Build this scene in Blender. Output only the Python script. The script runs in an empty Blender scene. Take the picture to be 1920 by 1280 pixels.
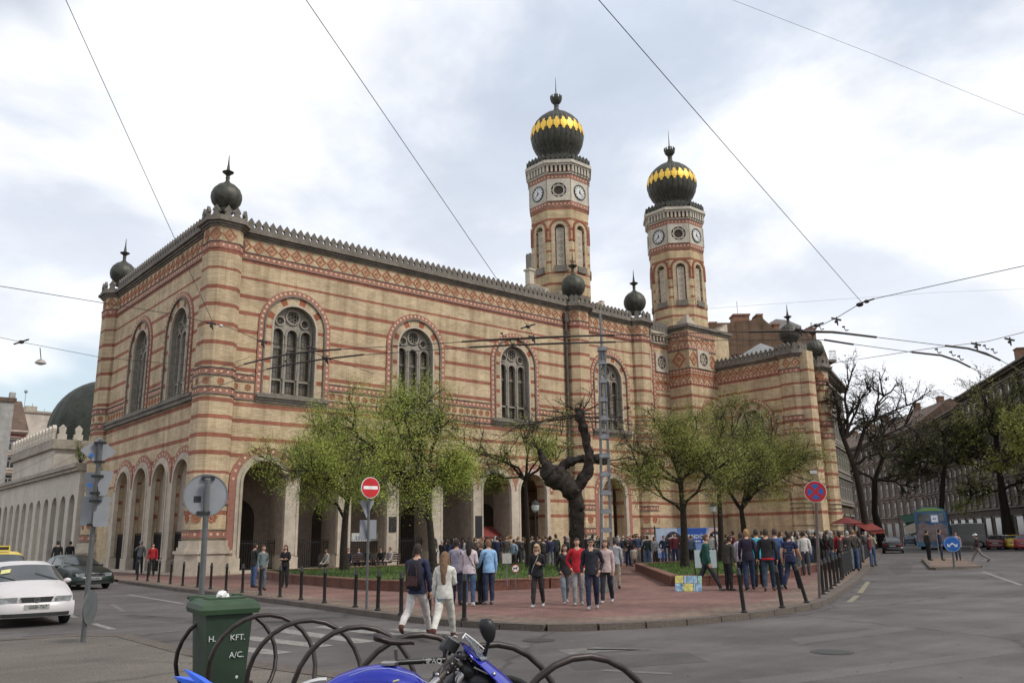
import bpy, bmesh, math, random
from mathutils import Vector, Matrix, noise
from mathutils.geometry import tessellate_polygon
random.seed(7)
S = bpy.context.scene
COL = S.collection
R = math.radians
PI = math.pi
# ------------------------------------------------------------------ camera
YAW, PITCH, ROLL, FOC, CZ = R(48.861), R(13.249), R(-0.8827), 1568.6, 1.8
_f = Vector((math.cos(YAW)*math.cos(PITCH), math.sin(YAW)*math.cos(PITCH), math.sin(PITCH)))
_r = Vector((math.sin(YAW), -math.cos(YAW), 0))
_u = _r.cross(_f)
CR = _r*math.cos(ROLL) + _u*math.sin(ROLL)
CU = -_r*math.sin(ROLL) + _u*math.cos(ROLL)
CF = _f
cam_data = bpy.data.cameras.new('camera')
cam = bpy.data.objects.new('camera', cam_data)
COL.objects.link(cam)
cam_data.sensor_width = 36
cam_data.lens = FOC/1920*36
cam_data.clip_start = 0.1
cam_data.clip_end = 3000
m = Matrix((CR, CU, -CF)).transposed().to_4x4()
m.translation = Vector((0, 0, CZ))
cam.matrix_world = m
S.camera = cam
# ------------------------------------------------------------------ light, sky, exposure
SUN_EL, SUN_AZ = R(48), R(-68)          # azimuth measured from +X towards +Y: the sun stands off the long facade
world = bpy.data.worlds.new('World')
S.world = world
world.use_nodes = True
nt = world.node_tree
nt.nodes.clear()
def wn(t, **k):
    n = nt.nodes.new(t)
    for a, b in k.items(): setattr(n, a, b)
    return n
sky = wn('ShaderNodeTexSky', sky_type='NISHITA', sun_disc=False)
sky.sun_elevation = SUN_EL
sky.sun_rotation = PI/2 - SUN_AZ
sky.air_density = 1.0
sky.dust_density = 1.6
tc = wn('ShaderNodeTexCoord')
sep = wn('ShaderNodeSeparateXYZ')
nt.links.new(tc.outputs['Generated'], sep.inputs[0])
# project the direction onto a flat cloud deck
mx = wn('ShaderNodeMath', operation='MAXIMUM'); nt.links.new(sep.outputs['Z'], mx.inputs[0]); mx.inputs[1].default_value = 0.0
ad = wn('ShaderNodeMath', operation='ADD'); nt.links.new(mx.outputs[0], ad.inputs[0]); ad.inputs[1].default_value = 0.22
dx = wn('ShaderNodeMath', operation='DIVIDE'); nt.links.new(sep.outputs['X'], dx.inputs[0]); nt.links.new(ad.outputs[0], dx.inputs[1])
dy = wn('ShaderNodeMath', operation='DIVIDE'); nt.links.new(sep.outputs['Y'], dy.inputs[0]); nt.links.new(ad.outputs[0], dy.inputs[1])
cb = wn('ShaderNodeCombineXYZ'); nt.links.new(dx.outputs[0], cb.inputs[0]); nt.links.new(dy.outputs[0], cb.inputs[1])
def wnoise(scale, det, rough, off):
    mp = wn('ShaderNodeMapping'); mp.inputs['Location'].default_value = off
    nt.links.new(cb.outputs[0], mp.inputs[0])
    n = wn('ShaderNodeTexNoise'); n.inputs['Scale'].default_value = scale; n.inputs['Detail'].default_value = det; n.inputs['Roughness'].default_value = rough
    n.inputs['Distortion'].default_value = 0.25
    nt.links.new(mp.outputs[0], n.inputs['Vector']); return n
def wramp(src, a, b, ca, cb_):
    r_ = wn('ShaderNodeValToRGB'); r_.color_ramp.interpolation = 'EASE'
    r_.color_ramp.elements[0].position = a; r_.color_ramp.elements[1].position = b
    r_.color_ramp.elements[0].color = ca; r_.color_ramp.elements[1].color = cb_
    nt.links.new(src, r_.inputs[0]); return r_
n1 = wnoise(1.35, 6, 0.55, (3.1, 1.7, 0)); n2 = wnoise(0.9, 4, 0.5, (7.3, 2.2, 4)); n3 = wnoise(3.0, 8, 0.6, (1.3, 5.2, 2))
shade = wramp(n1.outputs[0], 0.37, 0.57, (0.56, 0.625, 0.735, 1), (0.96, 0.97, 1.0, 1))
fine = wramp(n3.outputs[0], 0.3, 0.7, (0.92, 0.925, 0.94, 1), (1.06, 1.06, 1.06, 1))
mul = wn('ShaderNodeMixRGB', blend_type='MULTIPLY'); mul.inputs[0].default_value = 1
nt.links.new(shade.outputs[0], mul.inputs[1]); nt.links.new(fine.outputs[0], mul.inputs[2])
# whiter, brighter near the horizon all the way round
hz = wn('ShaderNodeMapRange'); hz.inputs[1].default_value = 0.0; hz.inputs[2].default_value = 0.5; hz.inputs[3].default_value = 0.8; hz.inputs[4].default_value = 0.0
nt.links.new(sep.outputs['Z'], hz.inputs[0])
mh = wn('ShaderNodeMixRGB'); nt.links.new(hz.outputs[0], mh.inputs[0]); nt.links.new(mul.outputs[0], mh.inputs[1]); mh.inputs[2].default_value = (0.98, 0.99, 1.02, 1)
skb = wn('ShaderNodeBackground'); skb.inputs[1].default_value = 0.12
skt = wn('ShaderNodeMixRGB', blend_type='MULTIPLY'); skt.inputs[0].default_value = 1; nt.links.new(sky.outputs[0], skt.inputs[1]); skt.inputs[2].default_value = (1.05, 1.1, 1.0, 1)
nt.links.new(skt.outputs[0], skb.inputs[0])
clb = wn('ShaderNodeBackground'); clb.inputs[1].default_value = 1.0; nt.links.new(mh.outputs[0], clb.inputs[0])
gap = wramp(n2.outputs[0], 0.34, 0.46, (0.35, 0.35, 0.35, 1), (1, 1, 1, 1))
ms = wn('ShaderNodeMixShader'); nt.links.new(gap.outputs[0], ms.inputs[0]); nt.links.new(skb.outputs[0], ms.inputs[1]); nt.links.new(clb.outputs[0], ms.inputs[2])
out = wn('ShaderNodeOutputWorld'); nt.links.new(ms.outputs[0], out.inputs[0])
sun_d = bpy.data.lights.new('sun', 'SUN'); sun_d.energy = 2.1; sun_d.angle = R(12); sun_d.color = (1.0, 0.95, 0.87)
sun = bpy.data.objects.new('sun', sun_d); COL.objects.link(sun)
sd = Vector((math.cos(SUN_EL)*math.cos(SUN_AZ), math.cos(SUN_EL)*math.sin(SUN_AZ), math.sin(SUN_EL)))
sun.rotation_euler = sd.to_track_quat('Z', 'Y').to_euler(); sun.location = (0, 0, 60)
S.view_settings.view_transform = 'Standard'; S.view_settings.look = 'None'
S.view_settings.exposure = 0.2; S.view_settings.gamma = 1.0; S.view_settings.use_curve_mapping = False
# ------------------------------------------------------------------ measuring helpers: photograph pixel -> point of the place
def ray(x, y): return CR*((x-960)/FOC) - CU*((y-640)/FOC) + CF
def gp(x, y, z=0.0):
    d = ray(x, y); return Vector((0, 0, CZ)) + d*((z-CZ)/d.z)
def atY(x, y, Y): d = ray(x, y); return Vector((0, 0, CZ)) + d*(Y/d.y)
def atX(x, y, X): d = ray(x, y); return Vector((0, 0, CZ)) + d*(X/d.x)
# ------------------------------------------------------------------ materials
MATS = {}
def mat(name, col=(0.5, 0.5, 0.5), rough=0.8, metal=0.0, ns=6.0, var=0.18, bump=0.0, bs=None, stain=0.0, spec=0.4, coord='Object', col2=None):
    if name in MATS: return MATS[name]
    m_ = bpy.data.materials.new(name); m_.use_nodes = True; t = m_.node_tree
    b = t.nodes['Principled BSDF']; L = t.links
    b.inputs['Roughness'].default_value = rough; b.inputs['Metallic'].default_value = metal
    b.inputs['Specular IOR Level'].default_value = spec
    tcn = t.nodes.new('ShaderNodeTexCoord')
    n = t.nodes.new('ShaderNodeTexNoise'); n.inputs['Scale'].default_value = ns; n.inputs['Detail'].default_value = 5; n.inputs['Roughness'].default_value = 0.6
    L.new(tcn.outputs[coord], n.inputs['Vector'])
    r_ = t.nodes.new('ShaderNodeValToRGB')
    r_.color_ramp.elements[0].position = 0.3; r_.color_ramp.elements[1].position = 0.7
    c2 = col2 or tuple(min(1, c*(1+var)) for c in col)
    r_.color_ramp.elements[0].color = (*[c*(1-var) for c in col], 1); r_.color_ramp.elements[1].color = (*c2, 1)
    L.new(n.outputs[0], r_.inputs[0]); last = r_.outputs[0]
    if stain:
        n2_ = t.nodes.new('ShaderNodeTexNoise'); n2_.inputs['Scale'].default_value = 0.35; n2_.inputs['Detail'].default_value = 7; n2_.inputs['Roughness'].default_value = 0.65
        mpp = t.nodes.new('ShaderNodeMapping'); mpp.inputs['Scale'].default_value = (1.3, 1.3, 0.5); L.new(tcn.outputs[coord], mpp.inputs[0]); L.new(mpp.outputs[0], n2_.inputs['Vector'])
        r2 = t.nodes.new('ShaderNodeValToRGB'); r2.color_ramp.elements[0].position = 0.32; r2.color_ramp.elements[1].position = 0.62
        r2.color_ramp.elements[0].color = (1-stain, 1-stain, 1-stain, 1); r2.color_ramp.elements[1].color = (1, 1, 1, 1)
        L.new(n2_.outputs[0], r2.inputs[0]); mm = t.nodes.new('ShaderNodeMixRGB'); mm.blend_type = 'MULTIPLY'; mm.inputs[0].default_value = 1
        L.new(last, mm.inputs[1]); L.new(r2.outputs[0], mm.inputs[2]); last = mm.outputs[0]
    L.new(last, b.inputs['Base Color'])
    if bump:
        bn = t.nodes.new('ShaderNodeBump'); bn.inputs['Strength'].default_value = bump; bn.inputs['Distance'].default_value = 0.02
        n3_ = t.nodes.new('ShaderNodeTexNoise'); n3_.inputs['Scale'].default_value = bs or ns*5; n3_.inputs['Detail'].default_value = 4
        L.new(tcn.outputs[coord], n3_.inputs['Vector']); L.new(n3_.outputs[0], bn.inputs['Height']); L.new(bn.outputs[0], b.inputs['Normal'])
    MATS[name] = m_; return m_

YEL = (0.62, 0.50, 0.335); RED = (0.37, 0.155, 0.105)
def brick_mat(name, bands=(), yel=YEL, red=RED, zmax=45.0, half=0.115, zmin=0.0):
    """courses of small yellow bricks with red brick bands at the given heights"""
    m_ = bpy.data.materials.new(name); m_.use_nodes = True; t = m_.node_tree; L = t.links
    b = t.nodes['Principled BSDF']; b.inputs['Roughness'].default_value = 0.88; b.inputs['Specular IOR Level'].default_value = 0.25
    geo = t.nodes.new('ShaderNodeNewGeometry'); sp = t.nodes.new('ShaderNodeSeparateXYZ'); L.new(geo.outputs['Position'], sp.inputs[0])
    hm = t.nodes.new('ShaderNodeMath'); hm.operation = 'ADD'; L.new(sp.outputs[0], hm.inputs[0]); L.new(sp.outputs[1], hm.inputs[1])
    cc = t.nodes.new('ShaderNodeCombineXYZ'); L.new(hm.outputs[0], cc.inputs[0]); L.new(sp.outputs[2], cc.inputs[1])
    bt = t.nodes.new('ShaderNodeTexBrick'); bt.inputs['Scale'].default_value = 1; bt.inputs['Brick Width'].default_value = 0.3; bt.inputs['Row Height'].default_value = 0.09
    bt.inputs['Mortar Size'].default_value = 0.009; bt.inputs['Bias'].default_value = -0.2
    bt.inputs['Color1'].default_value = (1.0, 1.0, 1.0, 1); bt.inputs['Color2'].default_value = (0.76, 0.74, 0.70, 1); bt.inputs['Mortar'].default_value = (0.62, 0.60, 0.57, 1)
    L.new(cc.outputs[0], bt.inputs['Vector'])
    base = t.nodes.new('ShaderNodeValToRGB'); base.color_ramp.interpolation = 'CONSTANT'
    e = base.color_ramp.elements; e[0].position = 0; e[0].color = (*yel, 1); e[1].position = 1.0; e[1].color = (*yel, 1)
    for z in sorted(bands):
        a = e.new((z-half-zmin)/(zmax-zmin)); a.color = (*red, 1); a = e.new((z+half-zmin)/(zmax-zmin)); a.color = (*yel, 1)
    dv = t.nodes.new('ShaderNodeMath'); dv.operation = 'DIVIDE'; dv.inputs[1].default_value = zmax-zmin; sb_ = t.nodes.new('ShaderNodeMath'); sb_.operation = 'SUBTRACT'; L.new(sp.outputs[2], sb_.inputs[0]); sb_.inputs[1].default_value = zmin; L.new(sb_.outputs[0], dv.inputs[0]); L.new(dv.outputs[0], base.inputs[0])
    mu = t.nodes.new('ShaderNodeMixRGB'); mu.blend_type = 'MULTIPLY'; mu.inputs[0].default_value = 1; L.new(base.outputs[0], mu.inputs[1]); L.new(bt.outputs[0], mu.inputs[2])
    nz = t.nodes.new('ShaderNodeTexNoise'); nz.inputs['Scale'].default_value = 0.55; nz.inputs['Detail'].default_value = 8; nz.inputs['Roughness'].default_value = 0.68
    mp = t.nodes.new('ShaderNodeMapping'); mp.inputs['Scale'].default_value = (1, 1, 1.6); L.new(geo.outputs['Position'], mp.inputs[0]); L.new(mp.outputs[0], nz.inputs['Vector'])
    rz = t.nodes.new('ShaderNodeValToRGB'); rz.color_ramp.elements[0].position = 0.33; rz.color_ramp.elements[1].position = 0.68
    rz.color_ramp.elements[0].color = (0.74, 0.71, 0.69, 1); rz.color_ramp.elements[1].color = (1.14, 1.12, 1.10, 1); L.new(nz.outputs[0], rz.inputs[0])
    m2 = t.nodes.new('ShaderNodeMixRGB'); m2.blend_type = 'MULTIPLY'; m2.inputs[0].default_value = 1; L.new(mu.outputs[0], m2.inputs[1]); L.new(rz.outputs[0], m2.inputs[2])
    ns_ = t.nodes.new('ShaderNodeTexNoise'); ns_.inputs['Scale'].default_value = 1.0; ns_.inputs['Detail'].default_value = 6; ns_.inputs['Roughness'].default_value = 0.6
    mps = t.nodes.new('ShaderNodeMapping'); mps.inputs['Scale'].default_value = (1.9, 1.9, 0.16); L.new(geo.outputs['Position'], mps.inputs[0]); L.new(mps.outputs[0], ns_.inputs['Vector'])
    rs = t.nodes.new('ShaderNodeValToRGB'); rs.color_ramp.elements[0].position = 0.30; rs.color_ramp.elements[1].position = 0.55
    rs.color_ramp.elements[0].color = (0.70, 0.67, 0.65, 1); rs.color_ramp.elements[1].color = (1, 1, 1, 1); L.new(ns_.outputs[0], rs.inputs[0])
    m3 = t.nodes.new('ShaderNodeMixRGB'); m3.blend_type = 'MULTIPLY'; m3.inputs[0].default_value = 1; L.new(m2.outputs[0], m3.inputs[1]); L.new(rs.outputs[0], m3.inputs[2]); m2 = m3
    L.new(m2.outputs[0], b.inputs['Base Color'])
    bn = t.nodes.new('ShaderNodeBump'); bn.inputs['Strength'].default_value = 0.5; bn.inputs['Distance'].default_value = 0.02; L.new(bt.outputs['Fac'], bn.inputs['Height']); bn.invert = True
    L.new(bn.outputs[0], b.inputs['Normal'])
    MATS[name] = m_; return m_
WB = [18.46, 17.38, 16.19, 15.14, 14.07, 12.96, 11.72, 9.66, 8.67, 7.62, 6.69, 5.6, 4.5, 3.4]
M_wall = brick_mat('wall_brick', WB, zmax=21.5, zmin=1.0)
M_wing = brick_mat('wing_brick', [15.2, 14.15, 13.1, 12.05, 11.0, 9.95, 8.9, 7.85, 6.8, 5.7, 4.6, 3.5], zmax=18, zmin=1.0)
M_block = brick_mat('block_brick', [15.75, 14.9, 13.85, 12.8, 11.7, 10.6, 9.66, 8.67, 7.62, 6.69, 5.6, 4.5, 3.4], zmax=20.5, zmin=1.0)
M_t1 = brick_mat('tower_brick_a', [28.61, 29.57, 27.66, 26.67, 25.71, 24.72, 23.75, 22.8, 21.8], zmax=35, zmin=20, half=0.115, yel=(0.64, 0.51, 0.32), red=(0.38, 0.165, 0.11))
def T2Z(z): return 21.65 + (z-22.8)*0.95
M_t2 = brick_mat('tower_brick_b', [T2Z(z) for z in [28.61, 29.57, 27.66, 26.67, 25.71, 24.72, 23.75, 22.8, 21.8]], zmax=34, zmin=19, half=0.11, yel=(0.64, 0.51, 0.32), red=(0.38, 0.165, 0.11))
M_yel = brick_mat('plain_yellow_brick', [], yel=(0.60, 0.49, 0.34))
M_redb = brick_mat('plain_red_brick', [], yel=(0.37, 0.135, 0.08))
M_pink = mat('pink_terracotta', (0.34, 0.155, 0.115), 0.8, ns=9, var=0.22, stain=0.25)
M_dot = mat('pale_rosette_terracotta', (0.58, 0.42, 0.26), 0.8, ns=9)
M_tile = mat('red_terracotta_tile', (0.37, 0.14, 0.075), 0.8, ns=7, stain=0.2)
M_stone = mat('pale_limestone', (0.50, 0.43, 0.34), 0.85, ns=3, var=0.14, bump=0.2, stain=0.35)
M_gstone = mat('weathered_grey_stone', (0.20, 0.175, 0.145), 0.9, ns=4, var=0.28, bump=0.3, stain=0.4)
M_cor = mat('tower_cornice_stone', (0.56, 0.51, 0.42), 0.85, ns=4, var=0.16, stain=0.3)
M_copper = mat('dark_weathered_copper', (0.072, 0.070, 0.055), 0.55, metal=0.35, ns=3.5, var=0.45, stain=0.35)
M_gold = mat('gold_leaf', (0.80, 0.52, 0.09), 0.5, metal=0.55, ns=8, var=0.15)
M_trac = mat('weathered_shaded_tracery_stone', (0.29, 0.26, 0.215), 0.85, ns=5, var=0.25, stain=0.35)
M_glass = mat('leaded_window_glass', (0.10, 0.085, 0.062), 0.25, ns=14, var=0.5, spec=0.6)
M_dark = mat('dark_opening_fill', (0.05, 0.038, 0.03), 0.9, ns=3)
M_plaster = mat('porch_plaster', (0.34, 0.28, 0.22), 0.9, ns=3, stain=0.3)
M_brown = mat('brown_infill_wall', (0.27, 0.20, 0.13), 0.9, ns=2, var=0.2, stain=0.3)
M_white = mat('white_clock_enamel', (0.62, 0.62, 0.59), 0.4, ns=5, var=0.05)
M_black = mat('black_paint', (0.014, 0.014, 0.015), 0.45, ns=8)
M_iron = mat('black_iron', (0.018, 0.017, 0.017), 0.5, ns=8)
M_pipe = mat('dark_downpipe_metal', (0.075, 0.055, 0.045), 0.6, ns=4)
M_zinc = mat('grey_zinc_roof', (0.30, 0.31, 0.31), 0.6, ns=1.5, var=0.15, stain=0.3)
# ------------------------------------------------------------------ mesh helpers
class MB:
    def __init__(s): s.v = []; s.f = []; s.m = []; s.mi = 0; s.T = None
    def pt(s, p):
        p = Vector(p)
        s.v.append(tuple(s.T(p) if s.T else p)); return len(s.v)-1
    def face(s, idx): s.f.append(tuple(idx)); s.m.append(s.mi)
    def poly(s, pts): s.face([s.pt(p) for p in pts])
    def box(s, x0, x1, y0, y1, z0, z1):
        i = [s.pt(p) for p in ((x0, y0, z0), (x1, y0, z0), (x1, y1, z0), (x0, y1, z0), (x0, y0, z1), (x1, y0, z1), (x1, y1, z1), (x0, y1, z1))]
        for q in ((0, 3, 2, 1), (4, 5, 6, 7), (0, 1, 5, 4), (1, 2, 6, 5), (2, 3, 7, 6), (3, 0, 4, 7)): s.face([i[k] for k in q])
    def obox(s, c, ax, ay, az):
        c = Vector(c); ax = Vector(ax); ay = Vector(ay); az = Vector(az)
        i = [s.pt(c+ax*a+ay*b+az*d) for d in (-1, 1) for a, b in ((-1, -1), (1, -1), (1, 1), (-1, 1))]
        for q in ((0, 3, 2, 1), (4, 5, 6, 7), (0, 1, 5, 4), (1, 2, 6, 5), (2, 3, 7, 6), (3, 0, 4, 7)): s.face([i[k] for k in q])
    def tube(s, pts, r, n=6, cap=True):
        pts = [Vector(p) for p in pts]; rr = r if isinstance(r, (list, tuple)) else [r]*len(pts)
        up = Vector((0, 0, 1)); prev = None; rings = []
        for k, p in enumerate(pts):
            d = (pts[min(k+1, len(pts)-1)]-pts[max(k-1, 0)])
            if d.length < 1e-9: d = Vector((0, 0, 1))
            d.normalize()
            a = (prev - d*prev.dot(d)) if prev is not None else (up.cross(d) if abs(d.z) < 0.95 else Vector((1, 0, 0)).cross(d))
            if a.length < 1e-6: a = d.orthogonal()
            a.normalize(); prev = a; b = d.cross(a)
            rings.append([s.pt(p + a*(math.cos(2*PI*j/n)*rr[k]) + b*(math.sin(2*PI*j/n)*rr[k])) for j in range(n)])
        for A, B in zip(rings, rings[1:]):
            for j in range(n): s.face((A[j], A[(j+1) % n], B[(j+1) % n], B[j]))
        if cap: s.face(rings[0][::-1]); s.face(rings[-1])
    def lathe(s, c, prof, n=24, mod=None, sx=1, sy=1, a0=0):
        c = Vector(c); rings = []
        for (r_, z) in prof:
            rings.append([s.pt((c.x + math.cos(a0+2*PI*j/n)*r_*(mod(j) if mod else 1)*sx, c.y + math.sin(a0+2*PI*j/n)*r_*(mod(j) if mod else 1)*sy, c.z+z)) for j in range(n)])
        for A, B in zip(rings, rings[1:]):
            for j in range(n): s.face((A[j], A[(j+1) % n], B[(j+1) % n], B[j]))
        if prof[0][0] > 1e-4: s.face(rings[0][::-1])
        if prof[-1][0] > 1e-4: s.face(rings[-1])
    def ball(s, c, rx, ry, rz, n=10, k=7):
        s_ = [(math.sin(PI*i/k), -math.cos(PI*i/k)) for i in range(k+1)]
        c = Vector(c); rings = [[s.pt((c.x+rx*max(a, 0.01)*math.cos(2*PI*j/n), c.y+ry*max(a, 0.01)*math.sin(2*PI*j/n), c.z+rz*b)) for j in range(n)] for a, b in s_]
        for A, B in zip(rings, rings[1:]):
            for j in range(n): s.face((A[j], A[(j+1) % n], B[(j+1) % n], B[j]))
    def plate(s, outer, holes, P, d0, d1, cap_back=True, sides=True):
        """flat piece outlined in (u,z), with holes, thickness d0..d1 along the frame's outward axis"""
        loops = [outer]+list(holes)
        tri = tessellate_polygon([[Vector((u, z, 0)) for u, z in l] for l in loops])
        flat = [q for l in loops for q in l]
        fr = [s.pt(P(u, z, d1)) for u, z in flat]
        for t in tri: s.face([fr[i] for i in t])
        if cap_back:
            bk = [s.pt(P(u, z, d0)) for u, z in flat]
            for t in tri: s.face([bk[i] for i in t[::-1]])
        if sides:
            for l in loops:
                a = [s.pt(P(u, z, d1)) for u, z in l]; b = [s.pt(P(u, z, d0)) for u, z in l]
                for j in range(len(l)): k = (j+1) % len(l); s.face((a[j], b[j], b[k], a[k]))
    def mesh(s, name, mats, smooth=None):
        me = bpy.data.meshes.new(name); me.from_pydata(s.v, [], s.f)
        for m_ in mats: me.materials.append(m_)
        if len(mats) > 1: me.polygons.foreach_set('material_index', s.m)
        me.update(); bm = bmesh.new(); bm.from_mesh(me); bmesh.ops.recalc_face_normals(bm, faces=bm.faces); bm.to_mesh(me); bm.free()
        if smooth is not None:
            me.polygons.foreach_set('use_smooth', [True]*len(me.polygons)); me.set_sharp_from_angle(angle=R(smooth))
        return me
    def build(s, name, mats, parent=None, smooth=None, **tags):
        if not isinstance(mats, (list, tuple)): mats = [mats]
        o = bpy.data.objects.new(name, s.mesh(name, mats, smooth)); COL.objects.link(o)
        if parent: o.parent = parent
        for k, v in tags.items(): o[k] = v
        return o
def thing(name, label, cat, loc=(0, 0, 0), rz=0.0, group=None):
    o = bpy.data.objects.new(name, None); COL.objects.link(o); o.empty_display_size = 0.2
    o.location = loc; o.rotation_euler = (0, 0, rz); o['label'] = label; o['category'] = cat
    if group: o['group'] = group
    return o
def inst(name, me, parent=None, mw=None, **tags):
    o = bpy.data.objects.new(name, me); COL.objects.link(o)
    if parent: o.parent = parent
    if mw is not None: o.matrix_local = mw
    for k, v in tags.items(): o[k] = v
    return o
def copy_tree(o, parent=None):
    c = o.copy(); COL.objects.link(c)
    if parent: c.parent = parent
    for ch in list(o.children): copy_tree(ch, c)
    return c
def text_mesh(txt, size, mat_, depth=0.003, name='lettering'):
    cu = bpy.data.curves.new('t', 'FONT'); cu.body = txt; cu.size = size; cu.extrude = depth; cu.align_x = 'CENTER'; cu.align_y = 'CENTER'; cu.resolution_u = 2
    o = bpy.data.objects.new('t', cu); COL.objects.link(o); dg = bpy.context.evaluated_depsgraph_get()
    me = bpy.data.meshes.new_from_object(o.evaluated_get(dg)); bpy.data.objects.remove(o); me.name = name
    me.materials.clear(); me.materials.append(mat_); return me
class Frame:
    """a wall plane: u along it, z up, d outwards"""
    def __init__(s, O, U, N): s.O = Vector(O); s.U = Vector(U); s.N = Vector(N)
    def __call__(s, u, z, d=0.0): return s.O + s.U*u + Vector((0, 0, z)) + s.N*d
    def mat(s, u, z, d=0.0, sc=1.0):   # local x->U, y->N, z->Z
        m_ = Matrix((s.U, s.N, Vector((0, 0, 1)))).transposed().to_4x4(); m_.translation = s(u, z, d); return m_ @ Matrix.Scale(sc, 4)
def arch(cu, r, zs, zb, n=18):
    return [(cu-r, zb)] + [(cu-r*math.cos(PI*i/n), zs+r*math.sin(PI*i/n)) for i in range(n+1)] + [(cu+r, zb)]
def circ(cu, cz, r, n=16, a0=0): return [(cu+r*math.cos(a0+2*PI*i/n), cz+r*math.sin(a0+2*PI*i/n)) for i in range(n)]
def arch_band(mb, P, cu, r0, r1, zs, zb, d0, d1, n=22, umin=None, umax=None):
    A = arch(cu, r0, zs, zb, n); B = arch(cu, r1, zs, zb, n)
    def cl(u, z): return (max(umin, u) if umin is not None else u, z) if umax is None else (min(umax, max(umin, u)), z)
    B = [cl(*q) for q in B]
    for j in range(len(A)-1):
        a0, a1, b0, b1 = A[j], A[j+1], B[j], B[j+1]
        i = [mb.pt(P(*q, d)) for d in (d0, d1) for q in (a0, a1, b1, b0)]
        for q in ((4, 5, 6, 7), (0, 1, 5, 4), (3, 7, 6, 2), (0, 3, 2, 1)): mb.face([i[k] for k in q])
        if j == 0: mb.face([i[k] for k in (0, 4, 7, 3)])
        if j == len(A)-2: mb.face([i[k] for k in (1, 2, 6, 5)])
def disc(mb, P, u, z, r_, d0, d1, n=6):
    mb.plate(circ(u, z, r_, n), [], P, d0, d1, cap_back=False)
# ================================================================== the large striped building
SYN = thing('synagogue', 'huge yellow and red striped brick building with two tall onion domed clock towers', 'building')
def strip(mb, F, u0, u1, z0, z1, d0, d1):
    i = [mb.pt(F(u, z, d)) for z in (z0, z1) for u, d in ((u0, d0), (u1, d0), (u1, d1), (u0, d1))]
    for q in ((0, 3, 2, 1), (4, 5, 6, 7), (0, 1, 5, 4), (1, 2, 6, 5), (2, 3, 7, 6), (3, 0, 4, 7)): mb.face([i[k] for k in q])
IDF = Frame((0, 0, 0), (1, 0, 0), (0, -1, 0))
FL = Frame((0, 47, 0), (1, 0, 0), (0, -1, 0))          # long side
FW = Frame((17.6, 0, 0), (0, 1, 0), (-1, 0, 0))        # short side on the left
FG = Frame((64, 0, 0), (0, 1, 0), (-1, 0, 0))          # wing on the right
# --- shared small pieces
def piece_mesh(fn, mats, name, smooth=None):
    mb = MB(); fn(mb); return mb.mesh(name, mats, smooth)
def merlon_fn(w, h):
    def f(mb):
        o = [(-.5*w, 0), (-.5*w, .22*h), (-.36*w, .27*h), (-.36*w, .36*h), (-.52*w, .42*h), (-.55*w, .55*h), (-.4*w, .68*h), (-.25*w, .8*h), (0, h)]
        o = o + [(-u, z) for u, z in o[-2::-1]]
        mb.plate(o, [], lambda u, z, d: Vector((u, d, z)), -.09, .09)
    return f
ME_merlon = piece_mesh(merlon_fn(.39, .72), [M_gstone], 'merlon')
ME_merlon_t = piece_mesh(merlon_fn(.38, .72), [M_copper], 'merlon')
def dia(r_, n=1): return [(r_, 0), (0, r_*1.05), (-r_, 0), (0, -r_*1.05)]
def tile_fn(s_):
    def f(mb):
        P = lambda u, z, d: Vector((u, d, z))
        o = []
        for a, b in ((1, 0), (0, 1), (-1, 0), (0, -1)):
            o += [(a*.40*s_ - b*.09*s_, b*.42*s_ - a*.09*s_) if False else (a*.41*s_, b*.43*s_), ((a-b)*.20*s_, (a+b)*.21*s_)]
        inner = [(u*.66, z*.66) for u, z in dia(.41*s_)]
        mb.plate(dia(.41*s_), [inner], P, 0, .03, cap_back=False)
        mb.plate(dia(.135*s_), [], P, 0, .035, cap_back=False)
    return f
ME_tile = piece_mesh(tile_fn(1.0), [M_tile], 'frieze_tile')
def flower_fn(mb):
    P = lambda u, z, d: Vector((u, d, z))
    for k in range(8):
        a = k*PI/4; mb.plate(circ(.15*math.cos(a), .15*math.sin(a), .065, 4, a), [], P, 0, .03, cap_back=False)
    mb.plate(circ(0, 0, .07, 6), [], P, 0, .035, cap_back=False)
ME_flower = piece_mesh(flower_fn, [M_tile], 'flower_tile')
ROS = MB()                                             # the many small rosettes of the borders
def border(F, u0, u1, z0, z1, d=.03, pitch=.36, mb=None, rows=True):
    strip(mb, F, u0, u1, z0, z1, 0, d)
    n = max(1, int((u1-u0)/pitch)); zc = (z0+z1)/2
    for i in range(n):
        disc(ROS, F, u0+(i+.5)*(u1-u0)/n, zc, .085, d, d+.015)
def tiles(F, u0, u1, z, pitch=.84, me=ME_tile, d=.002, name='frieze_tile'):
    n = max(1, round((u1-u0)/pitch))
    for i in range(n): inst(name, me, SYN, F.mat(u0+(i+.5)*(u1-u0)/n, z, d))
def cornice(F, u0, u1, z=19.95, mb=None, k=1.0):
    for a, b, d in ((0, .12, .10), (.12, .26, .2), (.26, .42, .36), (.42, .62, .24)): strip(mb, F, u0, u1, z+a*k, z+b*k, -.3, d)
def merlons(F, u0, u1, z, pitch=.47, me=ME_merlon, d=.12):
    n = max(1, round((u1-u0)/pitch))
    for i in range(n): inst('merlon', me, SYN, F.mat(u0+(i+.5)*(u1-u0)/n, z, d))
RED_B = MB(); PINK = MB(); CORN = MB(); STONE = MB(); DARKM = MB()
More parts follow.
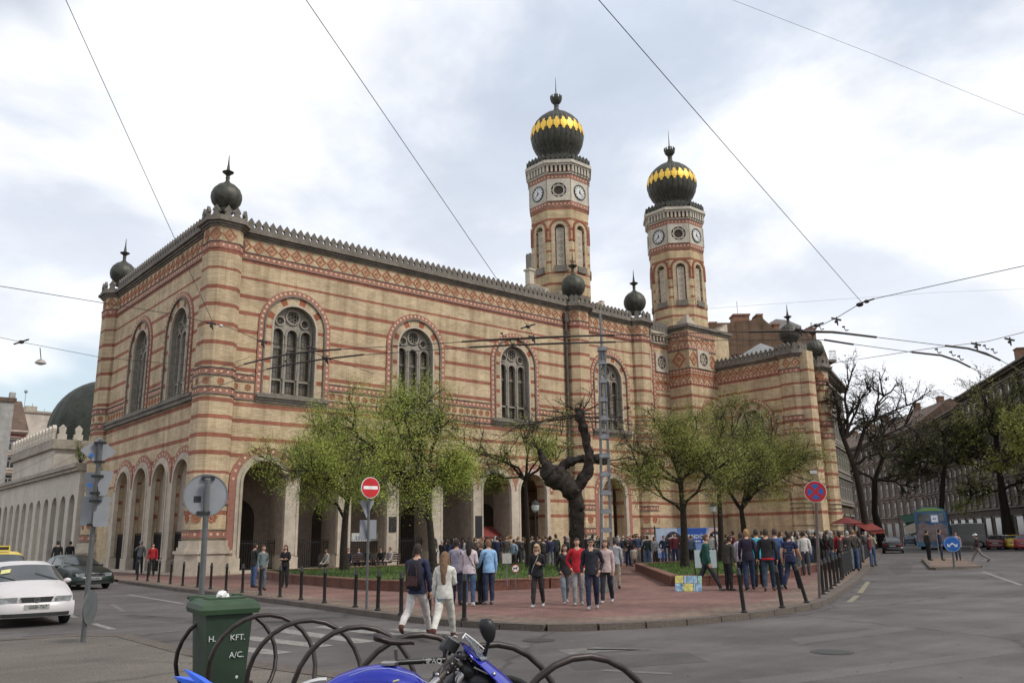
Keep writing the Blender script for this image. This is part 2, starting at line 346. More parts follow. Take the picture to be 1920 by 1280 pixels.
# --- big traceried windows
def big_window(F, cu, r=1.42, zs=14.72, zb=10.5, zdrop=9.95, z_out=None, idx=0):
    mb = MB(); arch_band(mb, F, cu, r+.66, r+1.0, zs, zdrop, 0, .09)
    ar = mb.build('archivolt', M_pink, SYN)
    for sgn in (-1, 1):
        n = int((zs-zdrop)/.36)
        for i in range(n): disc(ROS, F, cu+sgn*(r+.83), zdrop+(i+.5)*(zs-zdrop)/n, .09, .09, .105)
    n = 22
    for i in range(n):
        a = PI*(i+.5)/n; disc(ROS, F, cu-(r+.83)*math.cos(a), zs+(r+.83)*math.sin(a), .09, .09, .105)
    mb = MB(); arch_band(mb, F, cu, r+.56, r+.655, zs, zdrop+.1, 0, .15); mb.build('rope_moulding', M_gstone, ar)
    mb = MB()                                                            # striped inner arch of brick voussoirs
    zz = [zb]; k = 0
    nv = 13
    for i in range(nv):
        a0, a1 = PI*i/nv, PI*(i+1)/nv; mb.mi = 1 if i % 3 == 1 else 0
        q = [(cu-(r+e)*math.cos(a), zs+(r+e)*math.sin(a)) for e in (.12, .555) for a in (a0, (a0+a1)/2, a1)]
        o = [q[0], q[1], q[2], q[5], q[4], q[3]]; mb.plate(o, [], F, 0, .04, cap_back=False)
    zc = zb
    i = 0
    while zc < zs-.01:
        h = min(.8 if i % 2 == 0 else .27, zs-zc); mb.mi = i % 2
        for sg in (-1, 1):
            a, b = sorted((cu+sg*(r+.12), cu+sg*(r+.555))); strip(mb, F, a, b, zc, zc+h, 0, .04)
        zc += h; i += 1
    mb.build('striped_arch', [M_yel, M_redb], ar)
    # window: frame ring, tracery plate, glass
    mb = MB(); arch_band(mb, F, cu, r, r+.12, zs, zb, -.08, .06); mb.mi = 1; arch_band(mb, F, cu, r+.02, r+.12, zs, zb, -.66, -.08); win = mb.build('window', [M_stone, M_trac], SYN)  # reveal takes the darker tracery stone, painting in the shade of the recess
    mb = MB(); sp = .93; rl = .33
    holes = [arch(cu+o*sp, rl, zs-.35, zb+1.05, 8) for o in (-1, 0, 1)] + [[(cu+o*sp-rl, zb+.12), (cu+o*sp+rl, zb+.12), (cu+o*sp+rl, zb+.93), (cu+o*sp-rl, zb+.93)] for o in (-1, 0, 1)]
    holes += [circ(cu, zs+.80, .40, 14), circ(cu-.83, zs+.48, .235, 10), circ(cu+.83, zs+.48, .235, 10)]
    mb.plate(arch(cu, r+.005, zs, zb+.01, 18), holes, F, -.56, -.42)
    mb.build('tracery', M_trac, win)
    mb = MB()
    for o in (-1, 0, 1):
        arch_band(mb, F, cu+o*sp, rl, rl+.11, zs-.35, zb+1.05, -.42, -.34, n=10)
    for o, z_, r1 in ((0, zs+.80, .40), (-.83, zs+.48, .235), (.83, zs+.48, .235)):
        for i in range(16):
            a, b = 2*PI*i/16, 2*PI*(i+1)/16
            q = [(cu+o+(r1+e)*math.cos(t), z_+(r1+e)*math.sin(t)) for e, t in ((0, a), (.1, a), (.1, b), (0, b))]
            mb.plate(q, [], F, -.42, -.33, cap_back=False)
        for i in range(6):
            a = PI/6+i*PI/3; cx, cz = cu+o+r1*.58*math.cos(a), z_+r1*.58*math.sin(a)
            for j in range(6):
                t0, t1 = 2*PI*j/6, 2*PI*(j+1)/6; e = r1*.27
                mb.plate([(cx+e*math.cos(t0), cz+e*math.sin(t0)), (cx+(e+.035)*math.cos(t0), cz+(e+.035)*math.sin(t0)), (cx+(e+.035)*math.cos(t1), cz+(e+.035)*math.sin(t1)), (cx+e*math.cos(t1), cz+e*math.sin(t1))], [], F, -.52, -.44, cap_back=False)
    mb.build('ring_moulding', M_trac, win)
    mb = MB(); mb.plate(arch(cu, r+.002, zs, zb, 18), [], F, -.72, -.68); mb.build('pane', M_glass, win)
    mb = MB()                                                            # thin iron bars in front of the glass
    for o in (-1, 0, 1):
        for q in (-.12, .12): strip(mb, F, cu+o*sp+q-.012, cu+o*sp+q+.012, zb+.1, zs-.2, -.67, -.64)
        zz = zb+.3
        while zz < zs-.2: strip(mb, F, cu+o*sp-rl, cu+o*sp+rl, zz, zz+.025, -.67, -.64); zz += .42
        strip(mb, F, cu+o*sp-rl, cu+o*sp+rl, zs-1.25, zs-1.05, -.67, -.6)
    mb.build('glazing_bar', M_gstone, win)
    for o in (-.5, .5):
        mb = MB(); p = F(cu+o*sp, 0, -.34)
        mb.lathe((p.x, p.y, zb+.1), [(.10, 0), (.10, .12), (.065, .2), (.06, zs-zb-.75), (.1, zs-zb-.62), (.11, zs-zb-.5)], 8); mb.build('colonnette', M_trac, win, smooth=40)
    mb = MB()
    for z0, z1, d in ((zdrop-.02, zdrop+.12, .12), (zdrop+.12, zdrop+.26, .2), (zdrop+.26, zdrop+.40, .3), (zdrop+.40, zb, .12)): strip(mb, F, cu-r-.95, cu+r+.95, z0, z1, -.05, d)
    mb.build('sill', M_gstone, win)
    return arch(cu, r+.12, zs, zb, 18)
def friezes(F, spans, upper=True, z=19.95):
    """lower frieze with flower tiles between two rosette borders"""
    for a, b in spans:
        border(F, a, b, 11.12, 11.45, mb=PINK, pitch=.34); border(F, a, b, 10.03, 10.36, mb=PINK, pitch=.34)
        for zz in (11.47, 11.06, 10.39, 9.97): strip(CORN, F, a, b, zz, zz+.045, 0, .075)
        tiles(F, a, b, 10.74, .62, ME_flower, name='flower_tile')
def arcade(F, starts, w, zs, zb=.18, zstone=.33, umax_gap=.4, back=None):
    holes = []
    r_ = w/2
    for i, a in enumerate(starts):
        cu = a+r_; holes.append(arch(cu, r_+.02, zs, zb, 16))
        mb = MB(); lo = -1e9 if i == 0 else cu-r_-umax_gap; hi = 1e9 if i == len(starts)-1 else cu+r_+umax_gap
        arch_band(mb, F, cu, r_-.05, r_+zstone, zs, 1.0, -.1, .10, umin=lo, umax=hi)
        arch_band(mb, F, cu, r_-.05, r_+.1, zs, 1.0, .1, .16, umin=lo, umax=hi)
        st = mb.build('arch_moulding', M_stone, SYN)
        mb = MB()
        A = arch_band(mb, F, cu, r_+zstone, r_+zstone+.42, zs+.0, (.9 if i in (0,) and F is FL else zs-.02), 0, .07, umin=lo, umax=hi)
        mb.build('archivolt', M_pink, SYN)
        for k in range(13):
            t = PI*(k+.5)/13; u = cu-(r_+zstone+.21)*math.cos(t)
            if lo < u < hi: disc(ROS, F, u, zs+(r_+zstone+.21)*math.sin(t), .09, .07, .085)
    return holes
# ---------------- long side
arc_starts = [20.2+3.55*i for i in range(7)]
arc2 = [50.3]
holesL = [big_window(FL, c) for c in (23.1, 32.2, 41.3)] + [big_window(FL, 51.95)]
ha = arcade(FL, arc_starts, 2.75, 5.15) + arcade(FL, arc2, 2.9, 5.1)
mb = MB(); mb.plate([(17.6, 0), (60.2, 0), (60.2, 20.4), (17.6, 20.4)], holesL+ha, FL, -1.0, 0, cap_back=False)
mb.build('wall', M_wall, SYN)
tiles(FL, 19.2, 47.0, 19.45); tiles(FL, 49.3, 55.0, 19.45)
for a, b in ((19.1, 47.0), (49.3, 55.0)):
    border(FL, a, b, 18.62, 18.98, mb=PINK); strip(CORN, FL, a, b, 18.99, 19.04, 0, .07); strip(CORN, FL, a, b, 18.57, 18.61, 0, .06)
friezes(FL, [(19.1, 20.65), (25.55, 29.75), (34.65, 38.85), (43.75, 46.9)])
cornice(FL, 18.9, 47.2, mb=CORN); cornice(FL, 49.2, 55.2, mb=CORN)
merlons(FL, 19.1, 46.95, 20.5); merlons(FL, 49.4, 55.0, 20.5)
# pier stones of the arcade, reveals, porch
mb = MB()
for u in [20.2-.42]+[s+2.75 for s in arc_starts]:
    w_ = .8 if u > 20 else .42
    if u > 44: w_ = .5
    mb = MB(); strip(mb, FL, u-.10, u+w_+.10, .12, .95, -2.1, .18); strip(mb, FL, u-.05, u+w_+.05, .95, 1.08, -2.1, .13); mb.build('pier_base', M_stone, SYN)
for u in [s+2.75 for s in arc_starts[:-1]]:
    mb = MB(); strip(mb, FL, u+.06, u+.74, 1.05, 5.15, -.1, .13); mb.build('pilaster', M_stone, SYN)
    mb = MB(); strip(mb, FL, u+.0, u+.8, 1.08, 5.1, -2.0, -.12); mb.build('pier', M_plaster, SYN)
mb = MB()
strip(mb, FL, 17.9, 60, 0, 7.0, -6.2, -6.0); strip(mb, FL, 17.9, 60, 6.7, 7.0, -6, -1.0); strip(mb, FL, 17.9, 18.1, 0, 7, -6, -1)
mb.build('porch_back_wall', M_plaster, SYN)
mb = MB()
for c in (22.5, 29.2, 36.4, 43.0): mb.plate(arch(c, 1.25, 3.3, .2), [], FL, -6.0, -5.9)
mb.build('doorway', M_dark, SYN)  # flat dark arches on the back wall stand in for door openings
mb = MB(); strip(mb, FL, 19.6, 45.5, .12, .26, -1.2, .55); mb.build('step', M_stone, SYN)
for u in arc_starts[:]:
    mb = MB(); k = 0
    while k*.14 < 2.7: strip(mb, FL, u+.02+k*.14, u+.045+k*.14, .2, 1.95, -1.02, -.995); k += 1
    for z_ in (.3, 1.75): strip(mb, FL, u, u+2.75, z_, z_+.04, -1.03, -.985)
    mb.build('iron_railing', M_iron, SYN)
# sections between pier and tower: link wall with small round windows
mb = MB()
strip(mb, FL, 57.2, 60.0, 18.75, 18.9, 0, .18); strip(mb, FL, 57.2, 60.0, 19.45, 19.6, 0, .34); strip(mb, FL, 57.2, 60, 19.6, 19.8, 0, .42)
for i in range(6):
    u = 57.35+i*.46; strip(mb, FL, u-.07, u+.07, 18.9, 19.45, .002, .26)
mb.build('bracket_cornice', M_stone, SYN)
for i in range(6): inst('merlon', ME_merlon, SYN, FL.mat(57.35+i*.46, 19.8, .2, 1.35))
def round_window(F, u, z, r_=.62, hw=.95, tracery=True):
    mb = MB(); mb.plate([(u-hw, z-hw*1.02), (u+hw, z-hw*1.02), (u+hw, z+hw*1.02), (u-hw, z+hw*1.02)], [circ(u, z, r_, 18)], F, .0, .14, cap_back=False); w = mb.build('round_window', M_stone, SYN)
    mb = MB(); mb.plate(circ(u, z, r_, 18), [], F, .01, .03, cap_back=False); mb.build('pane', M_glass, w)
    mb = MB()
    for i in range(6):
        a = i*PI/3; mb.plate([(u+.03*math.sin(a), z-.03*math.cos(a)), (u+r_*math.cos(a)+.03*math.sin(a), z+r_*math.sin(a)-.03*math.cos(a)), (u+r_*math.cos(a)-.03*math.sin(a), z+r_*math.sin(a)+.03*math.cos(a)), (u-.03*math.sin(a), z+.03*math.cos(a))], [], F, .03, .08, cap_back=False)
    for i in range(14):
        t0, t1 = 2*PI*i/14, 2*PI*(i+1)/14; e = r_*.5
        mb.plate([(u+e*math.cos(t0), z+e*math.sin(t0)), (u+(e+.06)*math.cos(t0), z+(e+.06)*math.sin(t0)), (u+(e+.06)*math.cos(t1), z+(e+.06)*math.sin(t1)), (u+e*math.cos(t1), z+e*math.sin(t1))], [], F, .03, .09, cap_back=False)
    mb.build('tracery', M_stone, w)
round_window(FL, 58.9, 17.05, .62, .85)
mb = MB(); strip(mb, FL, 57.25, 57.5, 16.0, 18.0, 0, .1); mb.build('panel_moulding', M_stone, SYN)
for a, b in ((57.6, 57.95), ):
    strip(PINK, FL, a, b, 8.0, 18.6, 0, .05)
    for i in range(28): disc(ROS, FL, (a+b)/2, 8.2+i*.37, .09, .05, .065)
border(FL, 58.0, 60.0, 15.75, 16.05, mb=PINK); border(FL, 58.0, 60.0, 14.5, 14.8, mb=PINK); tiles(FL, 58.05, 60.0, 15.25, .78)
# ---------------- short side
holesW = [big_window(FW, c) for c in (51.6, 58.9)]
hb = arcade(FW, [47.75+3.6*i-.0 for i in range(4)], 2.6, 5.3)
mb = MB(); mb.plate([(47, 0), (66.6, 0), (66.6, 20.4), (47, 20.4)], holesW+hb, FW, -1.0, 0, cap_back=False)
mb.build('wall', M_wall, SYN)
tiles(FW, 48.2, 65.1, 19.45); border(FW, 48.2, 65.1, 18.62, 18.98, mb=PINK); strip(CORN, FW, 48.2, 65.1, 18.99, 19.04, 0, .07); strip(CORN, FW, 48.2, 65.1, 18.57, 18.61, 0, .06)
strip(CORN, FW, 48.2, 65.1, 9.9, 10.15, 0, .22); strip(CORN, FW, 48.2, 65.1, 10.15, 10.3, 0, .32)
friezes(FW, [(48.2, 49.1), (54.1, 56.4), (61.4, 65.1)])
cornice(FW, 48.0, 65.3, mb=CORN); merlons(FW, 48.3, 65.0, 20.5)
mb = MB(); strip(mb, FW, 47.5, 65, .1, 6.95, -.60, -.36); mb.build('niche_wall', M_brown, SYN)
mb = MB()
for i in range(5):
    u = 47.75+3.6*i-1.0; mb = MB(); strip(mb, FW, u-.1, u+1.1, .12, .95, -.7, .2); mb.build('pier_base', M_stone, SYN); mb = MB(); strip(mb, FW, u+.06, u+.94, .95, 5.3, -.7, .09); mb.build('pilaster', M_stone, SYN)
mb = MB(); strip(mb, FW, 47.6, 63, .12, .24, -1.2, .5); mb.build('step', M_stone, SYN)
for i in range(4):
    u = 47.75+3.6*i; mb = MB(); strip(mb, FW, u, u+2.6, .2, 2.35, -.3, -.27)
    k = 0
    while k*.16 < 2.6: strip(mb, FW, u+k*.16, u+.03+k*.16, .2, 2.5, -.27, -.24); k += 1
    mb.build('iron_railing', M_iron, SYN)
# ---------------- wing on the right
hw_ = [big_window(FG, 41.3, zs=11.3, zb=7.6, zdrop=7.05, r=1.2)]
mb = MB(); mb.plate([(35.6, 0), (45.2, 0), (45.2, 16.9), (35.6, 16.9)], hw_, FG, -1, 0, cap_back=False); mb.build('wall', M_wing, SYN)
tiles(FG, 38.3, 44.6, 16.0, .72); border(FG, 38.3, 44.6, 15.35, 15.65, mb=PINK)
cornice(FG, 38.0, 44.8, z=16.5, mb=CORN, k=.8); merlons(FG, 38.2, 44.6, 16.9, .46)
# ---------------- octagonal piers with little onion domes
def chamfer(cx, cy, h, c): return [(cx-h+c, cy-h), (cx+h-c, cy-h), (cx+h, cy-h+c), (cx+h, cy+h-c), (cx+h-c, cy+h), (cx-h+c, cy+h), (cx-h, cy+h-c), (cx-h, cy-h+c)]
def prism(mb, poly, z0, z1):
    a = [mb.pt((x, y, z0)) for x, y in poly]; b = [mb.pt((x, y, z1)) for x, y in poly]; n = len(poly)
    for j in range(n): k = (j+1) % n; mb.face((a[j], a[k], b[k], b[j]))
    mb.face(a[::-1]); mb.face(b)
GR = 16
def small_dome_mesh():
    mb = MB(); prof = [(.42, 0), (.46, .1), (.44, .22), (.62, .38), (.80, .62), (.875, .9), (.86, 1.15), (.74, 1.45), (.52, 1.68), (.28, 1.82), (.13, 1.95), (.1, 2.1)]
    md = lambda j: 1 - .045*(1-abs(math.sin(PI*j*GR/2/64)))**3
    mb.lathe((0, 0, 0), prof, 64, mod=md); return mb.mesh('onion_dome', [M_copper], 35)
def small_fin_mesh():
    mb = MB(); mb.lathe((0, 0, 0), [(.1, 0), (.13, .12), (.1, .2), (.14, .3), (.3, .42), (.34, .47), (.2, .52), (.12, .56), (.09, .7), (.05, 1.0), (.015, 1.55)], 12); return mb.mesh('finial', [M_copper], 40)
ME_dome, ME_fin = small_dome_mesh(), small_fin_mesh()
def pier(cx, cy, h, c, mat_, ztop=19.95, plinth=True, frieze=11.45, sides=(3, 7, 0), k=1.0, dsc=1.0, low=True):
    mb = MB(); prism(mb, chamfer(cx, cy, h, c), 0, ztop+.3); p = mb.build('corner_pier', mat_, SYN)
    P = chamfer(cx, cy, h, c)
    mbp = MB(); 
    for z0, z1, e in ((ztop-1.33, ztop-.97, .03), (11.12, 11.45, .03), (10.03, 10.36, .03)) + (((3.95, 4.25, .03), (2.1, 2.45, .03)) if low else ()):
        mbp = MB(); prism(mbp, chamfer(cx, cy, h+e, c), z0, z1); mbp.build('border_band', M_pink, p)
    mbc = MB()
    for z0 in (11.47, 11.06, 10.39, 9.97, ztop-.95, 4.27, 3.9, 2.5, 2.03): mq = MB(); prism(mq, chamfer(cx, cy, h+.07, c+.01), z0, z0+.05); mq.build('moulding', M_gstone, p)
    for a, b, d in ((0, .12, .10), (.12, .26, .2), (.26, .42, .36), (.42, .62, .24)): prism(mbc, chamfer(cx, cy, h+d, c+d*.4), ztop+a, ztop+b)
    mbc.build('cornice', M_gstone, p)
    if plinth:
        mbs = MB(); prism(mbs, chamfer(cx, cy, h+.28, c+.1), 0, 1.25); prism(mbs, chamfer(cx, cy, h+.36, c+.1), 1.25, 1.42); prism(mbs, chamfer(cx, cy, h+.22, c+.1), 1.42, 1.6); prism(mbs, chamfer(cx, cy, h+.14, c+.05), 1.6, 1.95); mbs.build('plinth', M_stone, p)
    for j in range(8):
        a = Vector((*P[j], 0)); b = Vector((*P[(j+1) % 8], 0)); U = (b-a); ln = U.length; U.normalize(); N = Vector((U.y, -U.x, 0)); F = Frame(a, U, N)
        n = max(1, int(ln/.36))
        for z_ in [ztop-1.15, 11.28, 10.2] + ([4.1, 2.28] if low else []):
            for i in range(n): disc(ROS, F, (i+.5)*ln/n, z_, .08, .03, .045)
        if j in sides:
            for z_, me, s_ in ((ztop-.48, ME_tile, 1.0), (10.74, ME_flower, 1.0)) + (((3.2, ME_flower, 1.5),) if low else ()):
                nn = max(1, int(ln/.72))
                for i in range(nn): inst('frieze_tile', me, SYN, F.mat((i+.5)*ln/nn, z_, .002, s_))
        nm = max(1, round(ln/.46))
        for i in range(nm): inst('merlon', ME_merlon, SYN, F.mat((i+.5)*ln/nm, ztop+.56, .14))
    d = inst('onion_dome', ME_dome, SYN, Matrix.Translation((cx, cy, ztop+1.2)) @ Matrix.Scale(dsc*1.07, 4))
    inst('finial', ME_fin, d, Matrix.Translation((0, 0, 2.08)))
pier(18.2, 46.95, .98, .42, M_wall, sides=(7, 6, 0), dsc=.98)
pier(18.0, 66.25, 1.05, .48, M_wall, sides=(6, 7), dsc=1.0)
pier(48.15, 47.2, 1.05, .5, M_wall, sides=(0, 7, 1), dsc=1.08)
pier(56.05, 47.3, 1.0, .45, M_wall, sides=(0, 7, 1), dsc=1.08)
pier(64.5, 37.3, .95, .35, M_wing, ztop=16.45, sides=(6, 7), dsc=.95, low=False)
pier(69.6, 37.9, .8, .3, M_wing, ztop=16.0, sides=(7, 6), dsc=.9, low=False)
# end wall of the wing between its two piers, wall behind, roofs
mb = MB(); A = Vector((64.0, 36.6, 0)); B = Vector((70.2, 38.2, 0)); U = (B-A).normalized(); FE = Frame(A, U, Vector((U.y, -U.x, 0)))
strip(mb, FE, 0, 6.3, 0, 16.9, -.8, -.3); mb.build('wall', M_wing, SYN)
mb = MB(); bs_ = [(64.3, 36.8, 16.7), (64.3, 44.9, 16.7), (75, 50, 16.7), (71, 38.6, 16.7)]; ap_ = (69.5, 43.3, 19.7)
for i in range(4): mb.poly([bs_[i], bs_[(i+1) % 4], ap_])
mb.build('wing_roof', M_zinc, SYN)
mb = MB()
mb.poly([(18.2, 47.4, 20.5), (62, 47.4, 20.5), (62, 56, 21.6), (18.2, 56, 21.6)]); mb.poly([(18.2, 68, 20.5), (62, 68, 20.5), (62, 56, 21.6), (18.2, 56, 21.6)])
mb.build('roof', M_zinc, SYN)
mb = MB()                                              # stone gable top with its pair of tablets behind the parapet
FGb = Frame((45.2, 0, 0), (0, 1, 0), (-1, 0, 0))
mb.plate([(47.4, 20.4), (57, 20.4), (57, 20.9), (49.8, 22.4), (49.0, 22.4), (47.4, 21.6)], [], FGb, -.3, .1)
mb.box(45.0, 45.5, 49.15, 49.7, 22.4, 23.6); mb.box(44.9, 45.6, 49.05, 49.8, 23.6, 23.75)
mb.build('gable', M_stone, SYN)
mb = MB(); mb.plate(arch(49.27, .16, 25.0, 23.75, 8), [], FGb, -.25, .05); mb.plate(arch(49.59, .16, 25.0, 23.75, 8), [], FGb, -.25, .05); mb.build('stone_tablets', M_gstone, SYN)
# downpipes
for u, r_ in ((19.22, .085), (46.75, .13)):
    mb = MB(); p = FL(u, 0, .16); mb.tube([(p.x, p.y, .3), (p.x, p.y, 19.1)], r_, 8); mb.box(p.x-.22, p.x+.22, p.y-.16, p.y+.16, 18.9, 19.6)
    z_ = 2.0
    while z_ < 19: mb.tube([(p.x, p.y, z_), (p.x, p.y, z_+.08)], r_+.03, 8); z_ += 2.1
    mb.build('downpipe', M_pipe, SYN)
# ---------------- tower blocks
def tower_block(x0, x1, y0, y1, z1, mat_, full=True):
    mb = MB(); mb.box(x0, x1, y0, y1, 0, z1-.3); b = mb.build('tower_block', mat_, SYN)
    mb = MB(); mb.box(x0-.12, x1+.12, y0-.12, y1+.12, z1-.35, z1-.15); mb.box(x0-.3, x1+.3, y0-.3, y1+.3, z1-.15, z1+.1); mb.build('block_cornice', M_gstone, b)
    mb = MB()
    for sx in (-1, 1):
        for sy in (-1, 1):
            cx, cy = (x0 if sx < 0 else x1), (y0 if sy < 0 else y1)
            for k in range(4):
                mb = MB(); e = 1.5-.38*k; xs = sorted((cx, cx-sx*e)); ys = sorted((cy, cy-sy*e)); mb.box(xs[0], xs[1], ys[0], ys[1], z1+.1+.22*k, z1+.32+.22*k); mb.build('corner_step', M_stone, b)
    return b
tower_block(60.0, 66.2, 44.65, 50.8, 20.3, M_block)
tower_block(47.5, 52.7, 47.9, 53.1, 21.0, M_wall)
FB = Frame((0, 44.65, 0), (1, 0, 0), (0, -1, 0)); FB2 = Frame((60.0, 0, 0), (0, 1, 0), (-1, 0, 0))
for F, a, b in ((FB, 60.0, 64.0), (FB2, 44.65, 47.0)):
    border(F, a, b, 19.4, 19.75, mb=PINK); border(F, a, b, 18.2, 18.5, mb=PINK); tiles(F, a, b, 18.95, .78)
    border(F, a, b, 16.05, 16.35, mb=PINK); border(F, a, b, 14.95, 15.2, mb=PINK); tiles(F, a, b, 15.62, .78)
    strip(CORN, F, a, b, 18.12, 18.18, 0, .08); strip(CORN, F, a, b, 16.38, 16.44, 0, .08); strip(CORN, F, a, b, 19.33, 19.38, 0, .07)
round_window(FB, 61.95, 17.3, .62, .85)
for u in (60.65, 63.35): inst('frieze_tile', ME_tile, SYN, FB.mat(u, 17.3, .002, 1.6))
inst('frieze_tile', ME_tile, SYN, FB2.mat(45.8, 17.3, .002, 1.9))
mb = MB(); arch_band(mb, FB, 62.4, .7, 1.1, 12.6, 10.5, 0, .07); mb.build('archivolt', M_pink, SYN)
# ---------------- clock towers
def tower(cx, cy, a, mat_, Z, label):
    """Z maps the first tower's heights to this one"""
    w = a*math.tan(PI/8)
    octa = lambda r_: [(cx+r_/math.cos(PI/8)*math.cos(PI/8+k*PI/4), cy+r_/math.cos(PI/8)*math.sin(PI/8+k*PI/4)) for k in range(8)]
    mb = MB()
    for k in range(8):
        th = k*PI/4; N = Vector((math.cos(th), math.sin(th), 0)); U = Vector((-N.y, N.x, 0)); F = Frame(Vector((cx, cy, 0))+N*a, U, N)
        mb.plate([(-w, Z(20.3)), (w, Z(20.3)), (w, Z(33.9)), (-w, Z(33.9))], [arch(0, .43, Z(27.75), Z(23.99), 10)], F, -.32, 0, cap_back=False)
    T = mb.build('tower', mat_, SYN, label=label)
    mb = MB(); prism(mb, octa(a-.32), Z(20.3), Z(34.0)); mb.build('core', M_glass, T)
    mbr, mby, mbs, mbp = MB(), MB(), MB(), MB()
    cbm = MB(); cbm.plate([(-.09, 0), (.09, 0), (.09, .57), (-.09, .57)], [], lambda u, z, d: Vector((u, d, z)), .0, .30, cap_back=False); cbm = cbm.mesh('corbel', [M_cor])
    dot = MB(); gr = MB()
    for k in range(8):
        th = k*PI/4; N = Vector((math.cos(th), math.sin(th), 0)); U = Vector((-N.y, N.x, 0)); F = Frame(Vector((cx, cy, 0))+N*a, U, N)
        arch_band(mbr, F, 0, .76, .93, Z(27.75), Z(26.67), 0, .10, n=12)
        arch_band(mby, F, 0, .44, .76, Z(27.75), Z(23.99), 0, .05, n=12)
        mq = MB(); mq.plate([(-.5, Z(23.85)), (.5, Z(23.85)), (.52, Z(24.41)), (-.52, Z(24.41))], [], F, -.2, .14); mq.build('window_ledge', M_gstone, T)
        # carved screen of stacked stars in the tall window
        zz = Z(24.5); hh = (Z(28.0)-Z(24.5))/6
        holes = []
        for i in range(6):
            c = zz+(i+.5)*hh
            for j in range(6):
                t = j*PI/3+PI/6; holes.append([(.10*math.cos(t-.35), c+.10*math.sin(t-.35)), (.23*math.cos(t), c+.23*math.sin(t)), (.10*math.cos(t+.35), c+.10*math.sin(t+.35))])
        gr.plate([(-.34, Z(24.41)), (.34, Z(24.41)), (.34, Z(27.85)), (-.34, Z(27.85))], holes, F, -.2, -.14, cap_back=False)
        for z0, z1 in ((32.32, 32.77), (29.79, 30.26)):
            strip(mbp, F, -w-.03, w+.03, Z(z0), Z(z1), 0, .07)
            for i in range(6): disc(dot, F, -w+(i+.5)*w/3, Z((z0+z1)/2), .085, .07, .085)
        # clock storey panel
        pan = MB(); hwp = w-.02
        if k % 2 == 0:
            pan.plate([(-hwp, Z(30.28)), (hwp, Z(30.28)), (hwp, Z(32.3)), (-hwp, Z(32.3))], [], F, 0, .06, cap_back=False); pn = pan.build('panel', M_cor, T)
            z_ = Z(31.27)
            c_ = MB(); c_.plate(circ(0, z_, .70, 28), [circ(0, z_, .62, 28)], F, .06, .14); cl = c_.build('clock', M_black, pn)
        else:
            z_ = Z(31.27)
            pan.plate([(-hwp, Z(30.28)), (hwp, Z(30.28)), (hwp, Z(32.3)), (-hwp, Z(32.3))], [circ(0, z_, .68, 24)], F, .0, .16, cap_back=False); pn = pan.build('panel', M_cor, T)
            d_ = MB(); d_.plate(circ(0, z_, .68, 24), [], F, .01, .03, cap_back=False); d_.build('pane', M_dark, pn) if False else None
            st = MB()
            for off in (0, PI/4):
                p4 = [(.62*math.cos(off+PI/2+j*2*PI/4), z_+.62*math.sin(off+PI/2+j*2*PI/4)) for j in range(4)]
                for j in range(4):
                    (x0, y0), (x1, y1) = p4[j], p4[(j+1) % 4]; dx_, dy_ = x1-x0, y1-y0; ln = math.hypot(dx_, dy_); nx, ny = -dy_/ln*.035, dx_/ln*.035
                    st.plate([(x0-nx, y0-ny), (x1-nx, y1-ny), (x1+nx, y1+ny), (x0+nx, y0+ny)], [], F, .06+.02*(off > 0), .1+.02*(off > 0), cap_back=False)
            SD = MB(); SD.plate(circ(0, z_, .68, 24), [], F, .012, .03, cap_back=False); SD.build('star_window', M_dark, T); st.build('star_tracery', M_cor, T)
        if k % 2 == 0:
            c_ = MB(); c_.plate(circ(0, z_, .625, 28), [], F, .07, .10, cap_back=False); c_.build('clock_face', M_white, T)
            tk = MB()
            for i in range(12):
                t = i*PI/6; c0, s0 = math.cos(t), math.sin(t); tk.plate([(.42*c0-.03*s0, z_+.42*s0+.03*c0), (.42*c0+.03*s0, z_+.42*s0-.03*c0), (.58*c0+.03*s0, z_+.58*s0-.03*c0), (.58*c0-.03*s0, z_+.58*s0+.03*c0)], [], F, .10, .11, cap_back=False)
            sgn = -1 if True else 1
            for t, ln, wd in ((PI/2+.12, .34, .06), (PI/2+.12+2.15, .50, .05)):        # hands: about twenty past twelve
                t_ = t if k in (4,) else PI-t
                c0, s0 = math.cos(t_), math.sin(t_); tk.plate([(-.1*c0-wd*s0, z_-.1*s0+wd*c0), (-.1*c0+wd*s0, z_-.1*s0-wd*c0), (ln*c0, z_+ln*s0)], [], F, .115, .13, cap_back=False)
            tk.build('clock_hands', M_black, T)
        # corbel table
        for i in range(6):
            u = -w*1.08+(i+.5)*w*2.16/6
            inst('corbel', cbm, T, F.mat(u, Z(32.95), 0))
    mbr.build('red_arch', M_redb, T); mby.build('inner_arch', M_yel, T); mbp.build('border_band', M_pink, T); dot.build('rosette', M_dot, T, kind='stuff'); gr.build('star_screen', M_stone, T)
    prism(mbs, octa(a+.12), Z(32.8), Z(32.96)); mbs.build('corbel_table', M_cor, T)
    mb = MB(); prism(mb, octa(a+.32), Z(33.55), Z(33.72)); prism(mb, octa(a+.45), Z(33.72), Z(34.0)); mb.build('cornice', M_cor, T); mb = MB(); mb.lathe((cx, cy, Z(34.0)), [(2.1, 0), (2.1, .25), (1.8, .35), (1.75, .75), (1.9, .85), (1.9, 1.0)], 32); mb.build('drum', M_copper, T, smooth=40)
    mb = MB(); prism(mb, octa(a+.005), Z(32.97), Z(33.5)); mb.build('corbel_shadow_wall', M_redb, T)  # plain red brick band behind the corbels
    for k in range(8):
        th = k*PI/4; N = Vector((math.cos(th), math.sin(th), 0)); U = Vector((-N.y, N.x, 0)); F = Frame(Vector((cx, cy, 0))+N*(a+.25), U, N)
        for i in range(5): inst('merlon', ME_merlon_t, T, F.mat(-w+(i+.5)*w*2/5, Z(34.0), 0))
